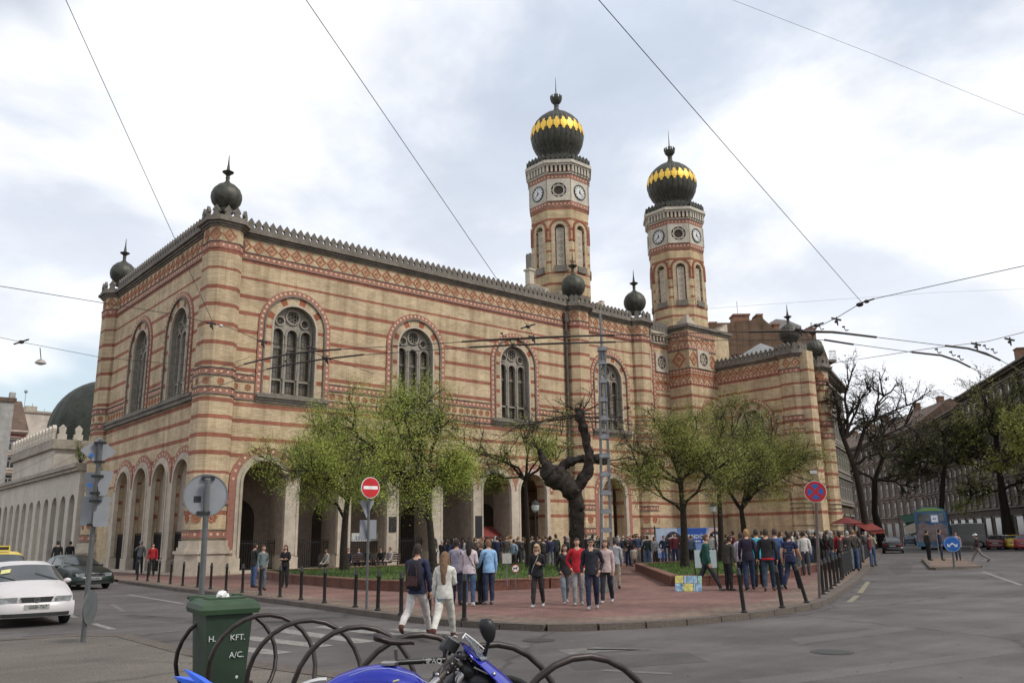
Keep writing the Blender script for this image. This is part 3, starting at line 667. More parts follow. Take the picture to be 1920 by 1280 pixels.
    # dome: gored onion
    z0 = Z(34.9); zt = Z(40.65); H = zt-z0; s_ = 1.0
    pr = [(1.75, -.5), (1.8, .0), (1.62, .12), (1.66, .3), (1.52, .42), (1.66, .75), (2.05, 1.25), (2.3, 1.8), (2.42, 2.4), (2.42, 2.9), (2.3, 3.45), (2.05, 3.95), (1.68, 4.4), (1.2, 4.8), (.75, 5.05), (.4, 5.25), (.24, 5.5), (.2, 5.75)]
    q = H/5.75; G = 28
    md = lambda j: 1 - .028*(1-abs(math.sin(PI*j*G/168)))**3
    mb = MB(); mb.lathe((cx, cy, z0), [(r_, z*q) for r_, z in pr], 168, mod=md); D = mb.build('onion_dome', M_copper, T, smooth=30)
    # gilded petals round the widest part
    def rad(z):
        for (r0, a0), (r1, a1) in zip(pr[4:], pr[5:]):
            if a0 <= z <= a1: return r0+(r1-r0)*(z-a0)/(a1-a0)
        return 2.4
    def petal(u, v, e=.035):   # u across in metres, v height on the dome
        r_ = rad(v)+e; t = u/2.42; return (r_*math.cos(t), r_*math.sin(t), v*q)
    PW = 2*PI*2.42/24/2
    mb = MB(); prof = [(-.66, .02), (-.54, .42), (-.40, .36), (-.30, .84), (-.06, .95), (.0, .80), (.06, .95), (.30, .84), (.40, .36), (.52, .48), (.62, .36), (.76, .04)]
    vc = 2.98
    rows = []
    for v, wv in prof: rows.append([mb.pt(petal(PW*wv*x, vc+v*.92)) for x in (-1, -.5, 0, .5, 1)])
    for A, B in zip(rows, rows[1:]):
        for j in range(4): mb.face((A[j], A[j+1], B[j+1], B[j]))
    n0 = len(mb.f); mb2 = MB(); mb2.v = list(mb.v); mb2.f = list(mb.f); mb2.m = list(mb.m)
    me = mb.mesh('gilded_petal', [M_gold], 60)
    for k in range(24): inst('gilded_petal', me, T, Matrix.Translation((cx, cy, z0)) @ Matrix.Rotation(2*PI*k/24, 4, 'Z'))
    mb = MB(); mb.lathe((cx, cy, zt-.05), [(.2, 0), (.24, .1), (.2, .25), (.34, .4), (.5, .62), (.54, .85), (.5, .9), (.1, .95), (.07, 1.2), (.13, 1.3), (.06, 1.42), (.035, 2.2), (.01, 3.15)], 16)
    for k in range(12): t = k*PI/6; mb.box(cx+.5*math.cos(t)-.05, cx+.5*math.cos(t)+.05, cy+.5*math.sin(t)-.05, cy+.5*math.sin(t)+.05, zt+.8, zt+1.08)
    mb.build('crown_finial', M_copper, T, smooth=40)
tower(49.75, 50.2, 2.5, M_t1, lambda z: z, 'nearer clock tower, its dome standing higher in view')
tower(63.1, 47.75, 2.45, M_t2, T2Z, 'farther clock tower above the square block on the right')
PINK.build('border_band', M_pink, SYN); CORN.build('cornice', M_gstone, SYN); ROS.build('rosette', M_dot, SYN, kind='stuff')
# plaques and signs in the arcade
mb = MB(); strip(mb, FL, 30.15, 30.72, 2.35, 3.3, .14, .2); mb.build('dark_plaque', M_iron, SYN); mb = MB(); strip(mb, FL, 37.25, 37.85, 1.9, 3.4, .14, .2); mb.build('dark_plaque', M_iron, SYN)
# ================================================================== ground
def paver_mat(name, c1, c2, mortar, w=.22, h=.11, rot=0.0, stain=.35, rough=.85):
    m_ = bpy.data.materials.new(name); m_.use_nodes = True; t = m_.node_tree; L = t.links
    b = t.nodes['Principled BSDF']; b.inputs['Roughness'].default_value = rough; b.inputs['Specular IOR Level'].default_value = .3
    geo = t.nodes.new('ShaderNodeNewGeometry'); mp = t.nodes.new('ShaderNodeMapping'); mp.inputs['Rotation'].default_value = (0, 0, rot); L.new(geo.outputs['Position'], mp.inputs[0])
    bt = t.nodes.new('ShaderNodeTexBrick'); bt.inputs['Scale'].default_value = 1; bt.inputs['Brick Width'].default_value = w; bt.inputs['Row Height'].default_value = h; bt.inputs['Mortar Size'].default_value = .012
    bt.inputs['Color1'].default_value = (*c1, 1); bt.inputs['Color2'].default_value = (*c2, 1); bt.inputs['Mortar'].default_value = (*mortar, 1); L.new(mp.outputs[0], bt.inputs['Vector'])
    last = bt.outputs[0]
    for sc, lo, hi, p0, p1 in ((.5, 1-stain, 1.15, .34, .66), (7, .82, 1.15, .3, .7)):
        n = t.nodes.new('ShaderNodeTexNoise'); n.inputs['Scale'].default_value = sc; n.inputs['Detail'].default_value = 7; n.inputs['Roughness'].default_value = .65; L.new(geo.outputs['Position'], n.inputs['Vector'])
        r_ = t.nodes.new('ShaderNodeValToRGB'); r_.color_ramp.elements[0].position = p0; r_.color_ramp.elements[1].position = p1; r_.color_ramp.elements[0].color = (lo, lo, lo, 1); r_.color_ramp.elements[1].color = (hi, hi, hi, 1); L.new(n.outputs[0], r_.inputs[0])
        mm = t.nodes.new('ShaderNodeMixRGB'); mm.blend_type = 'MULTIPLY'; mm.inputs[0].default_value = 1; L.new(last, mm.inputs[1]); L.new(r_.outputs[0], mm.inputs[2]); last = mm.outputs[0]
    L.new(last, b.inputs['Base Color'])
    bn = t.nodes.new('ShaderNodeBump'); bn.inputs['Strength'].default_value = .4; bn.inputs['Distance'].default_value = .01; bn.invert = True; L.new(bt.outputs['Fac'], bn.inputs['Height']); L.new(bn.outputs[0], b.inputs['Normal'])
    MATS[name] = m_; return m_
def asphalt_mat(name, base, patch, rough=.8, gs=60, var=.55):
    m_ = bpy.data.materials.new(name); m_.use_nodes = True; t = m_.node_tree; L = t.links
    b = t.nodes['Principled BSDF']; b.inputs['Roughness'].default_value = rough; b.inputs['Specular IOR Level'].default_value = .35
    geo = t.nodes.new('ShaderNodeNewGeometry')
    def nz(sc, det, lo, hi, p0, p1, vec=None):
        n = t.nodes.new('ShaderNodeTexNoise'); n.inputs['Scale'].default_value = sc; n.inputs['Detail'].default_value = det; n.inputs['Roughness'].default_value = .7; L.new(vec or geo.outputs['Position'], n.inputs['Vector'])
        r_ = t.nodes.new('ShaderNodeValToRGB'); r_.color_ramp.elements[0].position = p0; r_.color_ramp.elements[1].position = p1; r_.color_ramp.elements[0].color = (*lo, 1); r_.color_ramp.elements[1].color = (*hi, 1); L.new(n.outputs[0], r_.inputs[0]); return n, r_
    _, a = nz(.28, 8, base, patch, .38, .62)
    g, c = nz(gs, 2, (1-var,)*3, (1+var,)*3, .3, .7)
    mp = t.nodes.new('ShaderNodeMapping'); mp.inputs['Rotation'].default_value = (0, 0, R(-24)); mp.inputs['Scale'].default_value = (.12, 1.1, 1); L.new(geo.outputs['Position'], mp.inputs[0])
    _, d = nz(1.0, 5, (.82,)*3, (1.1,)*3, .33, .6, mp.outputs[0])
    vo = t.nodes.new('ShaderNodeTexVoronoi'); vo.feature = 'DISTANCE_TO_EDGE'; vo.inputs['Scale'].default_value = .22; L.new(geo.outputs['Position'], vo.inputs['Vector'])
    nd = t.nodes.new('ShaderNodeTexNoise'); nd.inputs['Scale'].default_value = 1.3; L.new(geo.outputs['Position'], nd.inputs['Vector'])
    mxn = t.nodes.new('ShaderNodeMixRGB'); mxn.inputs[0].default_value = .35; L.new(geo.outputs['Position'], mxn.inputs[1]); L.new(nd.outputs['Color'], mxn.inputs[2]); L.new(mxn.outputs[0], vo.inputs['Vector'])
    vr = t.nodes.new('ShaderNodeValToRGB'); vr.color_ramp.elements[0].position = 0; vr.color_ramp.elements[1].position = .012; vr.color_ramp.elements[0].color = (.55, .55, .55, 1); vr.color_ramp.elements[1].color = (1, 1, 1, 1); L.new(vo.outputs['Distance'], vr.inputs[0])
    last = a.outputs[0]
    for x in (c, d, vr):
        mm = t.nodes.new('ShaderNodeMixRGB'); mm.blend_type = 'MULTIPLY'; mm.inputs[0].default_value = 1; L.new(last, mm.inputs[1]); L.new(x.outputs[0], mm.inputs[2]); last = mm.outputs[0]
    L.new(last, b.inputs['Base Color'])
    bn = t.nodes.new('ShaderNodeBump'); bn.inputs['Strength'].default_value = .35; bn.inputs['Distance'].default_value = .01; L.new(g.outputs[0], bn.inputs['Height']); L.new(bn.outputs[0], b.inputs['Normal'])
    MATS[name] = m_; return m_
M_asph = asphalt_mat('road_asphalt', (.066, .057, .053), (.116, .103, .096))
M_asph2 = asphalt_mat('near_pavement_asphalt', (.100, .086, .070), (.135, .117, .096), gs=45, var=.6)
M_pave = paver_mat('red_paving', (.25, .128, .103), (.18, .094, .077), (.10, .072, .06), .24, .12, R(24))
M_pave2 = paver_mat('pale_edge_paving', (.215, .15, .115), (.17, .115, .085), (.09, .07, .055), .3, .3, R(24))
M_kerb = mat('granite_kerb', (.125, .10, .082), .85, ns=20, var=.3, bump=.2, stain=.4)
M_kerbf = mat('dark_kerb', (.16, .13, .105), .85, ns=20, var=.3, stain=.4)
M_paint = mat('worn_road_paint', (.17, .155, .14), .8, ns=7, var=.3, col2=(.30, .285, .26), coord='Object')
M_paint2 = mat('very_worn_road_paint', (.10, .09, .083), .8, ns=5, var=.2, col2=(.17, .16, .145), coord='Object')
def sheet(name, pts, z, m_, **tags):
    mb = MB(); tri = tessellate_polygon([[Vector((x, y, 0)) for x, y in pts]]); ids = [mb.pt((x, y, z)) for x, y in pts]
    for t in tri: mb.face([ids[i] for i in t])
    o = mb.build(name, m_, **tags)
    if sum((o.data.polygons[i].normal.z for i in range(len(o.data.polygons)))) < 0: o.data.flip_normals()
    return o
mb = MB(); mb.box(-500, 900, -500, 900, -1, 0); mb.build('road', M_asph, kind='structure')
KERB = [(17.5, 112), (16.6, 90.7), (14.6, 60), (13.4, 44.7), (12.6, 34.7), (12.2, 27.2), (11.75, 20.4), (11.42, 17.3), (11.38, 16.2), (11.53, 14.3), (12.05, 12.9), (12.98, 12.1), (14.2, 11.6), (16.07, 11.35), (18.29, 11.4), (19.9, 11.65), (21.4, 12.15), (23.65, 13.1), (29.8, 15.7), (51.0, 25.3), (99.8, 48.2), (217, 103)]
PAV = thing('pavement', 'x', 'x'); PAV['kind'] = 'structure'; del PAV['label']; del PAV['category']
pv = sheet('paving', KERB+[(240, 260), (-60, 260), (-60, 118)], .12, M_pave); pv.parent = PAV
# pale strip behind the kerb and the kerb stones
def offset(path, d):
    out_ = []
    for i, p in enumerate(path):
        a = Vector(path[max(0, i-1)]); b = Vector(path[min(len(path)-1, i+1)]); t = (b-a).normalized(); out_.append((p[0]-t.y*d, p[1]+t.x*d))
    return out_
off = offset(KERB, 1.25); off0 = offset(KERB, .0)
mb = MB()
for i in range(1, len(KERB)-2): mb.poly([(*off0[i], .124), (*off0[i+1], .124), (*off[i+1], .124), (*off[i], .124)])
e = mb.build('edge_paving', M_pave2, PAV)
for p_ in e.data.polygons:
    if p_.normal.z < 0: e.data.flip_normals(); break
def resample(path, step):
    out_ = [Vector(path[0])]; acc = 0
    for a, b in zip(path, path[1:]):
        a = Vector(a); b = Vector(b); L_ = (b-a).length; t = step-acc
        while t < L_: out_.append(a+(b-a)*(t/L_)); t += step
        acc = (acc+L_) % step
    return out_
mbk = MB(); mbk.box(-.5, .5, -.15, .15, -.1, .128); 
ME_kerb = mbk.mesh('kerb_stone', [M_kerb])
def kerbs(path, step, parent, z=0.0, me=ME_kerb):
    pts = resample(path, step)
    for a, b in zip(pts, pts[1:]):
        c = (a+b)/2; d = b-a; L_ = d.length
        m_ = Matrix.Translation((c.x, c.y, z+random.uniform(-.004, .004))) @ Matrix.Rotation(math.atan2(d.y, d.x), 4, 'Z') @ Matrix.Diagonal((max(.1, L_-.012), 1, 1, 1))
        inst('kerb_stone', me, parent, m_)
kerbs(KERB[3:20], 1.0, PAV); kerbs(KERB[19:21], 3.0, PAV); kerbs(KERB[:4], 3.0, PAV)
NP = thing('near_pavement', 'x', 'x'); NP['kind'] = 'structure'; del NP['label']; del NP['category']
NPP = [(-40, 25.5), (3.4, 18.6), (5.0, 18.25), (5.4, 17.8), (5.3, 13.9), (5.4, 12.35), (5.74, 10.47), (7.4, 3), (10, -10), (14, -30), (-60, -30)]
o = sheet('asphalt_surface', NPP, .115, M_asph2); o.parent = NP
kerbs([(-12, 21.05), (3.4, 18.6), (5.0, 18.25), (5.4, 17.8), (5.3, 13.9), (5.4, 12.35), (5.74, 10.47), (7.4, 3)], 1.0, NP)
ISL = thing('traffic_island', 'x', 'x'); ISL['kind'] = 'structure'; del ISL['label']; del ISL['category']
ip = [gp(1733, 1050, 0), gp(1750, 1068, 0), gp(1836, 1065, 0), gp(1800, 1047, 0)]; ip = [(p.x, p.y) for p in ip]
o = sheet('island_surface', ip, .13, M_pave2); o.parent = ISL; kerbs(ip+[ip[0]], 1.6, ISL)
# painted marks, each where it lies on the road
def mark(pxs, m_=M_paint, name='road_marking', z=.004):
    pts = [gp(x, y, z) for x, y in pxs]; o = sheet(name, [(p.x, p.y) for p in pts], z, m_, kind='structure'); return o
def line_mark(a, b, w, m_=M_paint, z=.004, name='road_marking'):
    a = gp(*a, z); b = gp(*b, z); d = (b-a).normalized(); n = Vector((-d.y, d.x, 0))*w/2
    return sheet(name, [(q.x, q.y) for q in (a-n, b-n, b+n, a+n)], z, m_, kind='structure')
line_mark((240, 1114), (345, 1131), .14); line_mark((210, 1132), (232, 1146), .14, M_paint2); line_mark((232, 1146), (305, 1145), .14, M_paint2)
line_mark((175, 1168), (212, 1179), .16); line_mark((212, 1179), (44, 1191), .12, M_paint2); line_mark((217, 1172), (347, 1164), .14, M_paint2)
line_mark((130, 1152), (142, 1157), .14); line_mark((222, 1190), (350, 1181), .12, M_paint2)
for (x0, y0), (x1, y1) in (((440, 1214), (530, 1224)), ((455, 1194), (610, 1211)), ((520, 1180), (690, 1203)), ((600, 1173), (745, 1190)), ((470, 1138), (560, 1141)), ((740, 1178), (860, 1187))):
    line_mark((x0, y0), (x1, y1), .42, M_paint if y0 > 1150 else M_paint2)
mark([(1045, 1218), (1120, 1212), (1222, 1216), (1120, 1222), (1080, 1232)], M_paint2); line_mark((1100, 1216), (1230, 1218), .12, M_paint2); line_mark((1130, 1255), (1260, 1262), .15, M_paint2)
line_mark((1592, 1128), (1607, 1116), .16, mat('yellow_worn_paint', (.20, .175, .115), .8)); line_mark((1612, 1111), (1628, 1090), .16, MATS['yellow_worn_paint'])
line_mark((1842, 1071), (1915, 1096), .14, M_paint); line_mark((1752, 1073), (1835, 1078), .1, M_paint2)
mb = MB(); 
for (x, y, r_) in ((1010, 1200, .3), (520, 1165, .32), (1560, 1222, .33)):
    p = gp(x, y, 0); mb.lathe((p.x, p.y, .0), [(r_, .0), (r_, .006), (0.001, .006)], 20); mb.lathe((p.x, p.y, .006), [(r_*.8, .0), (r_*.8, .004), (0.001, .004)], 20)

M_patch = asphalt_mat('patched_asphalt', (.056, .049, .046), (.082, .072, .068), gs=50); M_patch2 = asphalt_mat('pale_patched_asphalt', (.095, .084, .078), (.12, .107, .10), gs=50)
for n_, (pp_, m_) in enumerate((([(1050, 1232), (1290, 1222), (1330, 1240), (1080, 1256)], M_patch), ([(1480, 1196), (1700, 1172), (1720, 1180), (1500, 1207)], M_patch2), ([(250, 1150), (470, 1171), (455, 1178), (235, 1156)], M_patch), ([(1664, 1062), (1690, 1052), (1712, 1060), (1708, 1072), (1680, 1078)], M_patch), ([(880, 1200), (1010, 1205), (1000, 1214), (860, 1209)], M_patch2), ([(1380, 1275), (1900, 1215), (1920, 1222), (1420, 1290)], M_patch2), ([(60, 1185), (150, 1190), (120, 1199), (40, 1193)], M_patch))):  # repaired sheets, and one dark oval for a wet area of road
    pts_ = [gp(x, y, .002) for x, y in pp_]; sheet('asphalt_patch', [(p.x, p.y) for p in pts_], .002, m_, kind='structure')
mb.build('manhole_cover', mat('cast_iron', (.05, .045, .042), .6, metal=.3, ns=30), kind='structure')
rl = random.Random(17); mb = MB()
for i in range(260):
    if rl.random() < .5: x, y = gp(rl.uniform(60, 1900), rl.uniform(1130, 1278), 0).xy
    else:
        a = KERB[rl.randrange(5, 17)]; x, y = a[0]-rl.uniform(.05, .5)*(1 if a[1] > 13 else .2), a[1]-rl.uniform(.05, .4); x += rl.uniform(-.6, .6)*(0 if a[1] > 13 else 1); y += rl.uniform(-.6, .6)*(1 if a[1] > 13 else 0)
    s_ = rl.uniform(.01, .035); t = rl.uniform(0, 6.28); z0 = .122 if (x < 5.2 and y < 18) or x > 15 and y > 14 else .006; mb.poly([(x+s_*math.cos(t), y+s_*math.sin(t), z0), (x-s_*.4*math.sin(t), y+s_*.4*math.cos(t), z0+.006), (x-s_*math.cos(t), y-s_*math.sin(t), z0+.002), (x+s_*.4*math.sin(t), y-s_*.4*math.cos(t), z0+.004)])
mb.build('road_grit', mat('pale_grit', (.16, .14, .12), .9, ns=3, var=.5), kind='stuff')
# raised lawns with low brick edging
M_soil = mat('thin_lawn_soil', (.055, .075, .022), .95, ns=3, var=.3, col2=(.09, .12, .035), bump=.4)
M_edge = mat('dark_red_edging_brick', (.135, .055, .038), .85, ns=8, var=.3, stain=.35)
M_edget = mat('edging_top', (.20, .10, .07), .85, ns=8, var=.3, stain=.3)
M_grass = mat('grass_blade', (.075, .125, .028), .8, ns=3, var=.35, col2=(.12, .19, .045))
def bed(pts, seed, h=.38):
    Bd = thing('raised_lawn', '', 'lawn'); 
    inner = pts
    o = sheet('soil', pts, .12+h-.1, M_soil); o.parent = Bd
    me = MB(); me.box(-.5, .5, -.16, .16, 0, h-.05); me.mi = 1; me.box(-.5, .5, -.18, .18, h-.05, h); me = me.mesh('edging_block', [M_edge, M_edget])
    for a, b in zip(pts, pts[1:]+pts[:1]):
        pr_ = resample([a, b], 1.2) + [Vector(b)]
        for p, q in zip(pr_, pr_[1:]):
            d = q-p
            if d.length < .05: continue
            c = (p+q)/2; inst('edging_block', me, Bd, Matrix.Translation((c.x, c.y, .12)) @ Matrix.Rotation(math.atan2(d.y, d.x), 4, 'Z') @ Matrix.Diagonal((d.length-.015, 1, 1, 1)))
    rnd = random.Random(seed); g = MB(); xs = [p[0] for p in pts]; ys = [p[1] for p in pts]
    def inside(x, y):
        c = False
        for (x0, y0), (x1, y1) in zip(pts, pts[1:]+pts[:1]):
            if (y0 > y) != (y1 > y) and x < (x1-x0)*(y-y0)/(y1-y0)+x0: c = not c
        return c
    k = 0
    while k < 15000:
        x, y = rnd.uniform(min(xs), max(xs)), rnd.uniform(min(ys), max(ys))
        if not inside(x, y): continue
        k += 1
        if noise.noise(Vector((x*.5, y*.5, 3))) < -.25 and rnd.random() < .7: continue
        hh = rnd.uniform(.05, .17); a = rnd.uniform(0, 2*PI); l = .022; z0 = .12+h-.1
        g.poly([(x-l*math.cos(a), y-l*math.sin(a), z0), (x+l*math.cos(a), y+l*math.sin(a), z0), (x+rnd.uniform(-.06, .06), y+rnd.uniform(-.06, .06), z0+hh)])
    g.build('grass', M_grass, Bd, kind='stuff')
    return Bd
b1 = bed([(18.6, 40.5), (17.0, 33.5), (16.3, 26.5), (16.7, 24.2), (18.2, 22.9), (20.6, 21.9), (23.3, 21.9), (33.5, 32.5), (33.5, 40.5)], 1, h=.36)
b1['label'] = 'larger raised lawn edged in dark red brick left of the paved path'
b2 = bed([(34.3, 29.6), (23.9, 19.0), (26.5, 17.4), (41, 22.6), (47, 29.5)], 2, h=.36)
b2['label'] = 'raised lawn with pointed corner right of the paved path'
# ================================================================== other buildings
M_bone = mat('pale_temple_stone', (.56, .50, .42), .85, ns=2, var=.1, bump=.15, stain=.25)
M_bonel = mat('temple_moulding_stone', (.36, .315, .25), .85, ns=3, var=.2, stain=.3)
A = thing('memorial_arcade', 'long pale stone arcade with tall narrow arches left of the striped building', 'arcade')
FA = Frame((16.9, 0, 0), (0, 1, 0), (-1, 0, 0))
starts = [68.9+2.62*i for i in range(15)]
mb = MB(); mb.plate([(68.2, 0), (109, 0), (109, 7.3), (68.2, 7.3)], [arch(s+.85, .78, 4.75, .3, 12) for s in starts], FA, -1.6, 0, cap_back=False); mb.build('wall', M_bone, A)
mb = MB(); strip(mb, FA, 68, 109, 7.2, 7.45, -.5, .3); strip(mb, FA, 68, 109, 7.45, 7.75, -.5, .45); mb.build('cornice', M_bonel, A)
mb = MB(); strip(mb, FA, 68, 109, 0, 7.2, -2.6, -2.4); mb.build('back_wall', M_brown, A)
me = MB(); 
for k in range(9): strip(me, IDF, -.8+k*.2, -.77+k*.2, .3, 2.2, 0, .03)
me = me.mesh('railing', [M_iron])
for s in starts: inst('railing', me, A, FA.mat(s+.85, 0, -.3))
mb = MB(); strip(mb, FA, 68, 109, 7.75, 7.85, -6, -.3); mb.build('flat_roof', M_bonel, A)
H_ = thing('domed_temple', 'pale stone block with crenellated parapet and broad dark green copper dome', 'building')
mb = MB(); mb.box(17.2, 28, 78, 94, 0, 9.7); mb.build('wall', M_bone, H_)
mb = MB(); mb.box(16.9, 28.3, 77.7, 94.3, 9.7, 10.0); mb.box(17.0, 28.2, 77.8, 94.2, 10.0, 10.5); mb.build('cornice', M_bonel, H_)
cm = MB(); cm.plate([(-.35, 0), (.35, 0), (.35, .45), (.2, .45), (.28, .95), (0, 1.25), (-.28, .95), (-.2, .45), (-.35, .45)], [], lambda u, z, d: Vector((u, d, z)), -.15, .15); cm = cm.mesh('crenel', [M_bone])
for i in range(9): inst('crenel', cm, H_, Matrix.Translation((17.6+i*1.25, 77.95, 10.5)))
for i in range(14): inst('crenel', cm, H_, Matrix.Translation((17.1, 78.6+i*1.18, 10.5)) @ Matrix.Rotation(PI/2, 4, 'Z'))
M_gcop = mat('green_black_copper_dome', (.040, .045, .033), .6, metal=.3, ns=2, var=.4, stain=.4)
mb = MB(); mb.lathe((22.9, 85, 10.6), [(5.0, 0), (5.0, 1.5)]+[(4.95*math.cos(t), 1.5+5.0*math.sin(t)) for t in [k*PI/2/12 for k in range(12)]]+[(.3, 6.5), (.3, 6.8), (.02, 7.0)], 96, mod=lambda j: 1-.02*(1-abs(math.sin(PI*j*24/96)))**3); mb.build('dome', M_gcop, H_, smooth=30)
# generic street house
def house(name, label, P0, P1, h, depth, storeys, wcol, cat='building', bay=2.6, wins='pair', roof=3.0, ground=4.2, wallm=None, chimneys=3, frame_c=(.30, .27, .23), winrange=None, seed=0):
    rnd = random.Random(seed)
    P0 = Vector((*P0, 0)); P1 = Vector((*P1, 0)); U = P1-P0; L_ = U.length; U.normalize(); N = Vector((U.y, -U.x, 0)); F = Frame(P0, U, N)
    Hs = thing(name, label, cat)
    wm = wallm or mat('facade_'+name+str(seed), wcol, .9, ns=1.2, var=.2, stain=.45, bump=.2)
    tm = mat('trim_'+name+str(seed), frame_c, .85, ns=3, var=.2, stain=.3)
    mb = MB(); strip(mb, F, 0, L_, 0, h, -depth, 0); mb.build('wall', wm, Hs)
    mb = MB(); strip(mb, F, -.1, L_+.1, h-.25, h, 0, .5); strip(mb, F, -.1, L_+.1, h, h+.22, -.2, .85); strip(mb, F, -.05, L_+.05, h-.9, h-.7, 0, .15); mb.build('eaves_cornice', tm, Hs)
    rm = mat('brown_tile_roof', (.13, .085, .06), .9, ns=1.5, var=.3, stain=.4)
    mb = MB(); q = [F(-.1, h+.22, .8), F(L_+.1, h+.22, .8), F(L_+.1, h+.22+roof, -depth/2), F(-.1, h+.22+roof, -depth/2), F(-.1, h+.2, -depth), F(L_+.1, h+.2, -depth)]
    mb.poly(q[:4]); mb.poly([q[3], q[2], q[5], q[4]]); mb.poly([q[0], q[3], q[4]]); mb.poly([q[1], q[5], q[2]]); rf = mb.build('roof', rm, Hs)
    cmx = mat('chimney_brick', (.22, .12, .075), .9, ns=4, var=.3, stain=.3)
    for i in range(chimneys):
        u = L_*(i+.5+rnd.uniform(-.25, .25))/chimneys; mb = MB(); strip(mb, F, u-.7, u+.7, h+.5, h+roof+rnd.uniform(.8, 1.7), -depth/2-.5, -depth/2+.4); z_ = max(v[2] for v in mb.v); strip(mb, F, u-.8, u+.8, z_, z_+.15, -depth/2-.6, -depth/2+.5); mb.build('chimney', cmx, Hs)
    sh = (h-ground-1.0)/storeys; n = int(L_/bay)
    wf = MB(); wh = sh*.62
    PI_ = lambda u, z, d: Vector((u, d, z))
    wf.plate([(-.78, -.18), (.78, -.18), (.78, wh+.25), (-.78, wh+.25)], [[(-.55, 0), (.55, 0), (.55, wh), (-.55, wh)]], PI_, 0, .12, cap_back=False)
    wf.plate([(-.9, wh+.25), (.9, wh+.25), (.9, wh+.42), (-.9, wh+.42)], [], PI_, 0, .28); wf.plate([(-.85, -.3), (.85, -.3), (.85, -.16), (-.85, -.16)], [], PI_, 0, .2); wfm = wf.mesh('window', [tm])
    pn = MB(); pn.plate([(-.55, 0), (.55, 0), (.55, wh), (-.55, wh)], [], PI_, .005, .02, cap_back=False); pnm = pn.mesh('pane', [mat('street_window_glass', (.035, .04, .045), .12, ns=1.2, var=.6, spec=.8)])
    cs = MB(); cs.plate([(-.55, 0), (.55, 0), (.55, wh), (-.55, wh)], [[(-.49, .06), (-.04, .06), (-.04, wh*.64), (-.49, wh*.64)], [(.04, .06), (.49, .06), (.49, wh*.64), (.04, wh*.64)], [(-.49, wh*.7), (.49, wh*.7), (.49, wh-.06), (-.49, wh-.06)]], PI_, .02, .06, cap_back=False); csm = cs.mesh('casement', [mat('pale_casement', (.38, .36, .32), .6)])
    for s_ in range(storeys):
        z0 = ground+.9+s_*sh
        for i in range(n):
            u = (i+.5)*L_/n
            if winrange and not (winrange[0] < u < winrange[1]): continue
            w = inst('window', wfm, Hs, F.mat(u, z0, .002)); inst('pane', pnm, w); inst('casement', csm, w)
        mb = MB(); strip(mb, F, 0, L_, z0-.55, z0-.38, 0, .22 if s_ in (0, 2) else .1); mb.build('string_course', tm, Hs)
    mb = MB(); gm = mat('shop_glass', (.03, .028, .028), .15, ns=1, spec=.7)
    nb = max(1, int(L_/4.2))
    for i in range(nb):
        u = (i+.5)*L_/nb; mb = MB(); mb.plate([(u-1.45, .3), (u+1.45, .3), (u+1.45, ground-.7), (u-1.45, ground-.7)], [], F, .01, .06, cap_back=False); mb.build('shop_window', gm, Hs)
        mb = MB(); strip(mb, F, u-1.6, u-1.45, .12, ground-.6, .02, .14); strip(mb, F, u+1.45, u+1.6, .12, ground-.6, .02, .14); strip(mb, F, u-1.6, u+1.6, ground-.7, ground-.5, .02, .18); mb.build('shop_front', tm, Hs)
    return Hs, F, L_
TREE_SHADE_BROWN = (.072, .054, .042)  # facade brown with the shade of the street trees put into the colour
def yawpt(p, a, l): return (p[0]+math.cos(R(a))*l, p[1]+math.sin(R(a))*l)
house('corner_house', 'dark weathered apartment house with rows of tall windows just behind the wing', (71.2, 38.9), (88.0, 45.3), 17.2, 14, 4, (.15, .115, .085), seed=1, bay=1.75, roof=1.5, chimneys=0)
P1_ = (106.3, 33.3)
a0 = yawpt(P1_, 34.5, -22); a1 = yawpt(P1_, 34.5, 26)
house('street_house', 'brown street house nearest on the right behind the trees, its chimney above the eaves', a1, a0, 20.3, 12, 4, TREE_SHADE_BROWN, frame_c=(.16, .14, .11), seed=2, bay=2.9, roof=3.6, chimneys=4)
b0 = a1; b1_ = yawpt(a1, 34.5, 30)
house('street_house', 'darker brown street house farther down on the right side', b1_, b0, 19.2, 13, 4, (.062, .047, .038), seed=3, frame_c=(.15, .13, .105), bay=3.0, roof=4.0, chimneys=3)  # tree shade is put into this facade colour as well
c0 = yawpt(b1_, 40, .2); c1 = yawpt(b1_, 44, 60)
house('street_house', 'farthest brown house closing the view down the street', c1, c0, 20.0, 13, 4, (.12, .085, .064), seed=4, frame_c=(.2, .17, .14), bay=3.2, roof=5.0, chimneys=5)
# tall brick party wall block behind the wing, outline stepped by chimneys
BW = thing('brick_apartment_block', 'tall brown brick party wall with chimneys rising behind the wing roof', 'building')
D_ = 98.0; O_ = CF.copy(); O_.z = 0; O_.normalize(); RR = Vector((_r.x, _r.y, 0)).normalized()
FK = Frame(O_*D_, RR, -O_)
def uz(x, y):
    d = ray(x, y); k = D_/(d.x*O_.x+d.y*O_.y); p = d*k; return (p.x*RR.x+p.y*RR.y, p.z+CZ)
prof = [(1318, 612), (1345, 608), (1378, 603), (1407, 600), (1425, 592), (1452, 616), (1500, 622), (1540, 640), (1549, 662), (1562, 700), (1566, 800)]
pz = [uz(*q) for q in prof]
mb = MB(); mb.plate([(pz[0][0], 0)]+pz+[(pz[-1][0], 0)], [], FK, -14, 0); mb.build('party_wall', brick_mat('party_wall_brick', [], yel=(.19, .128, .088)), BW)
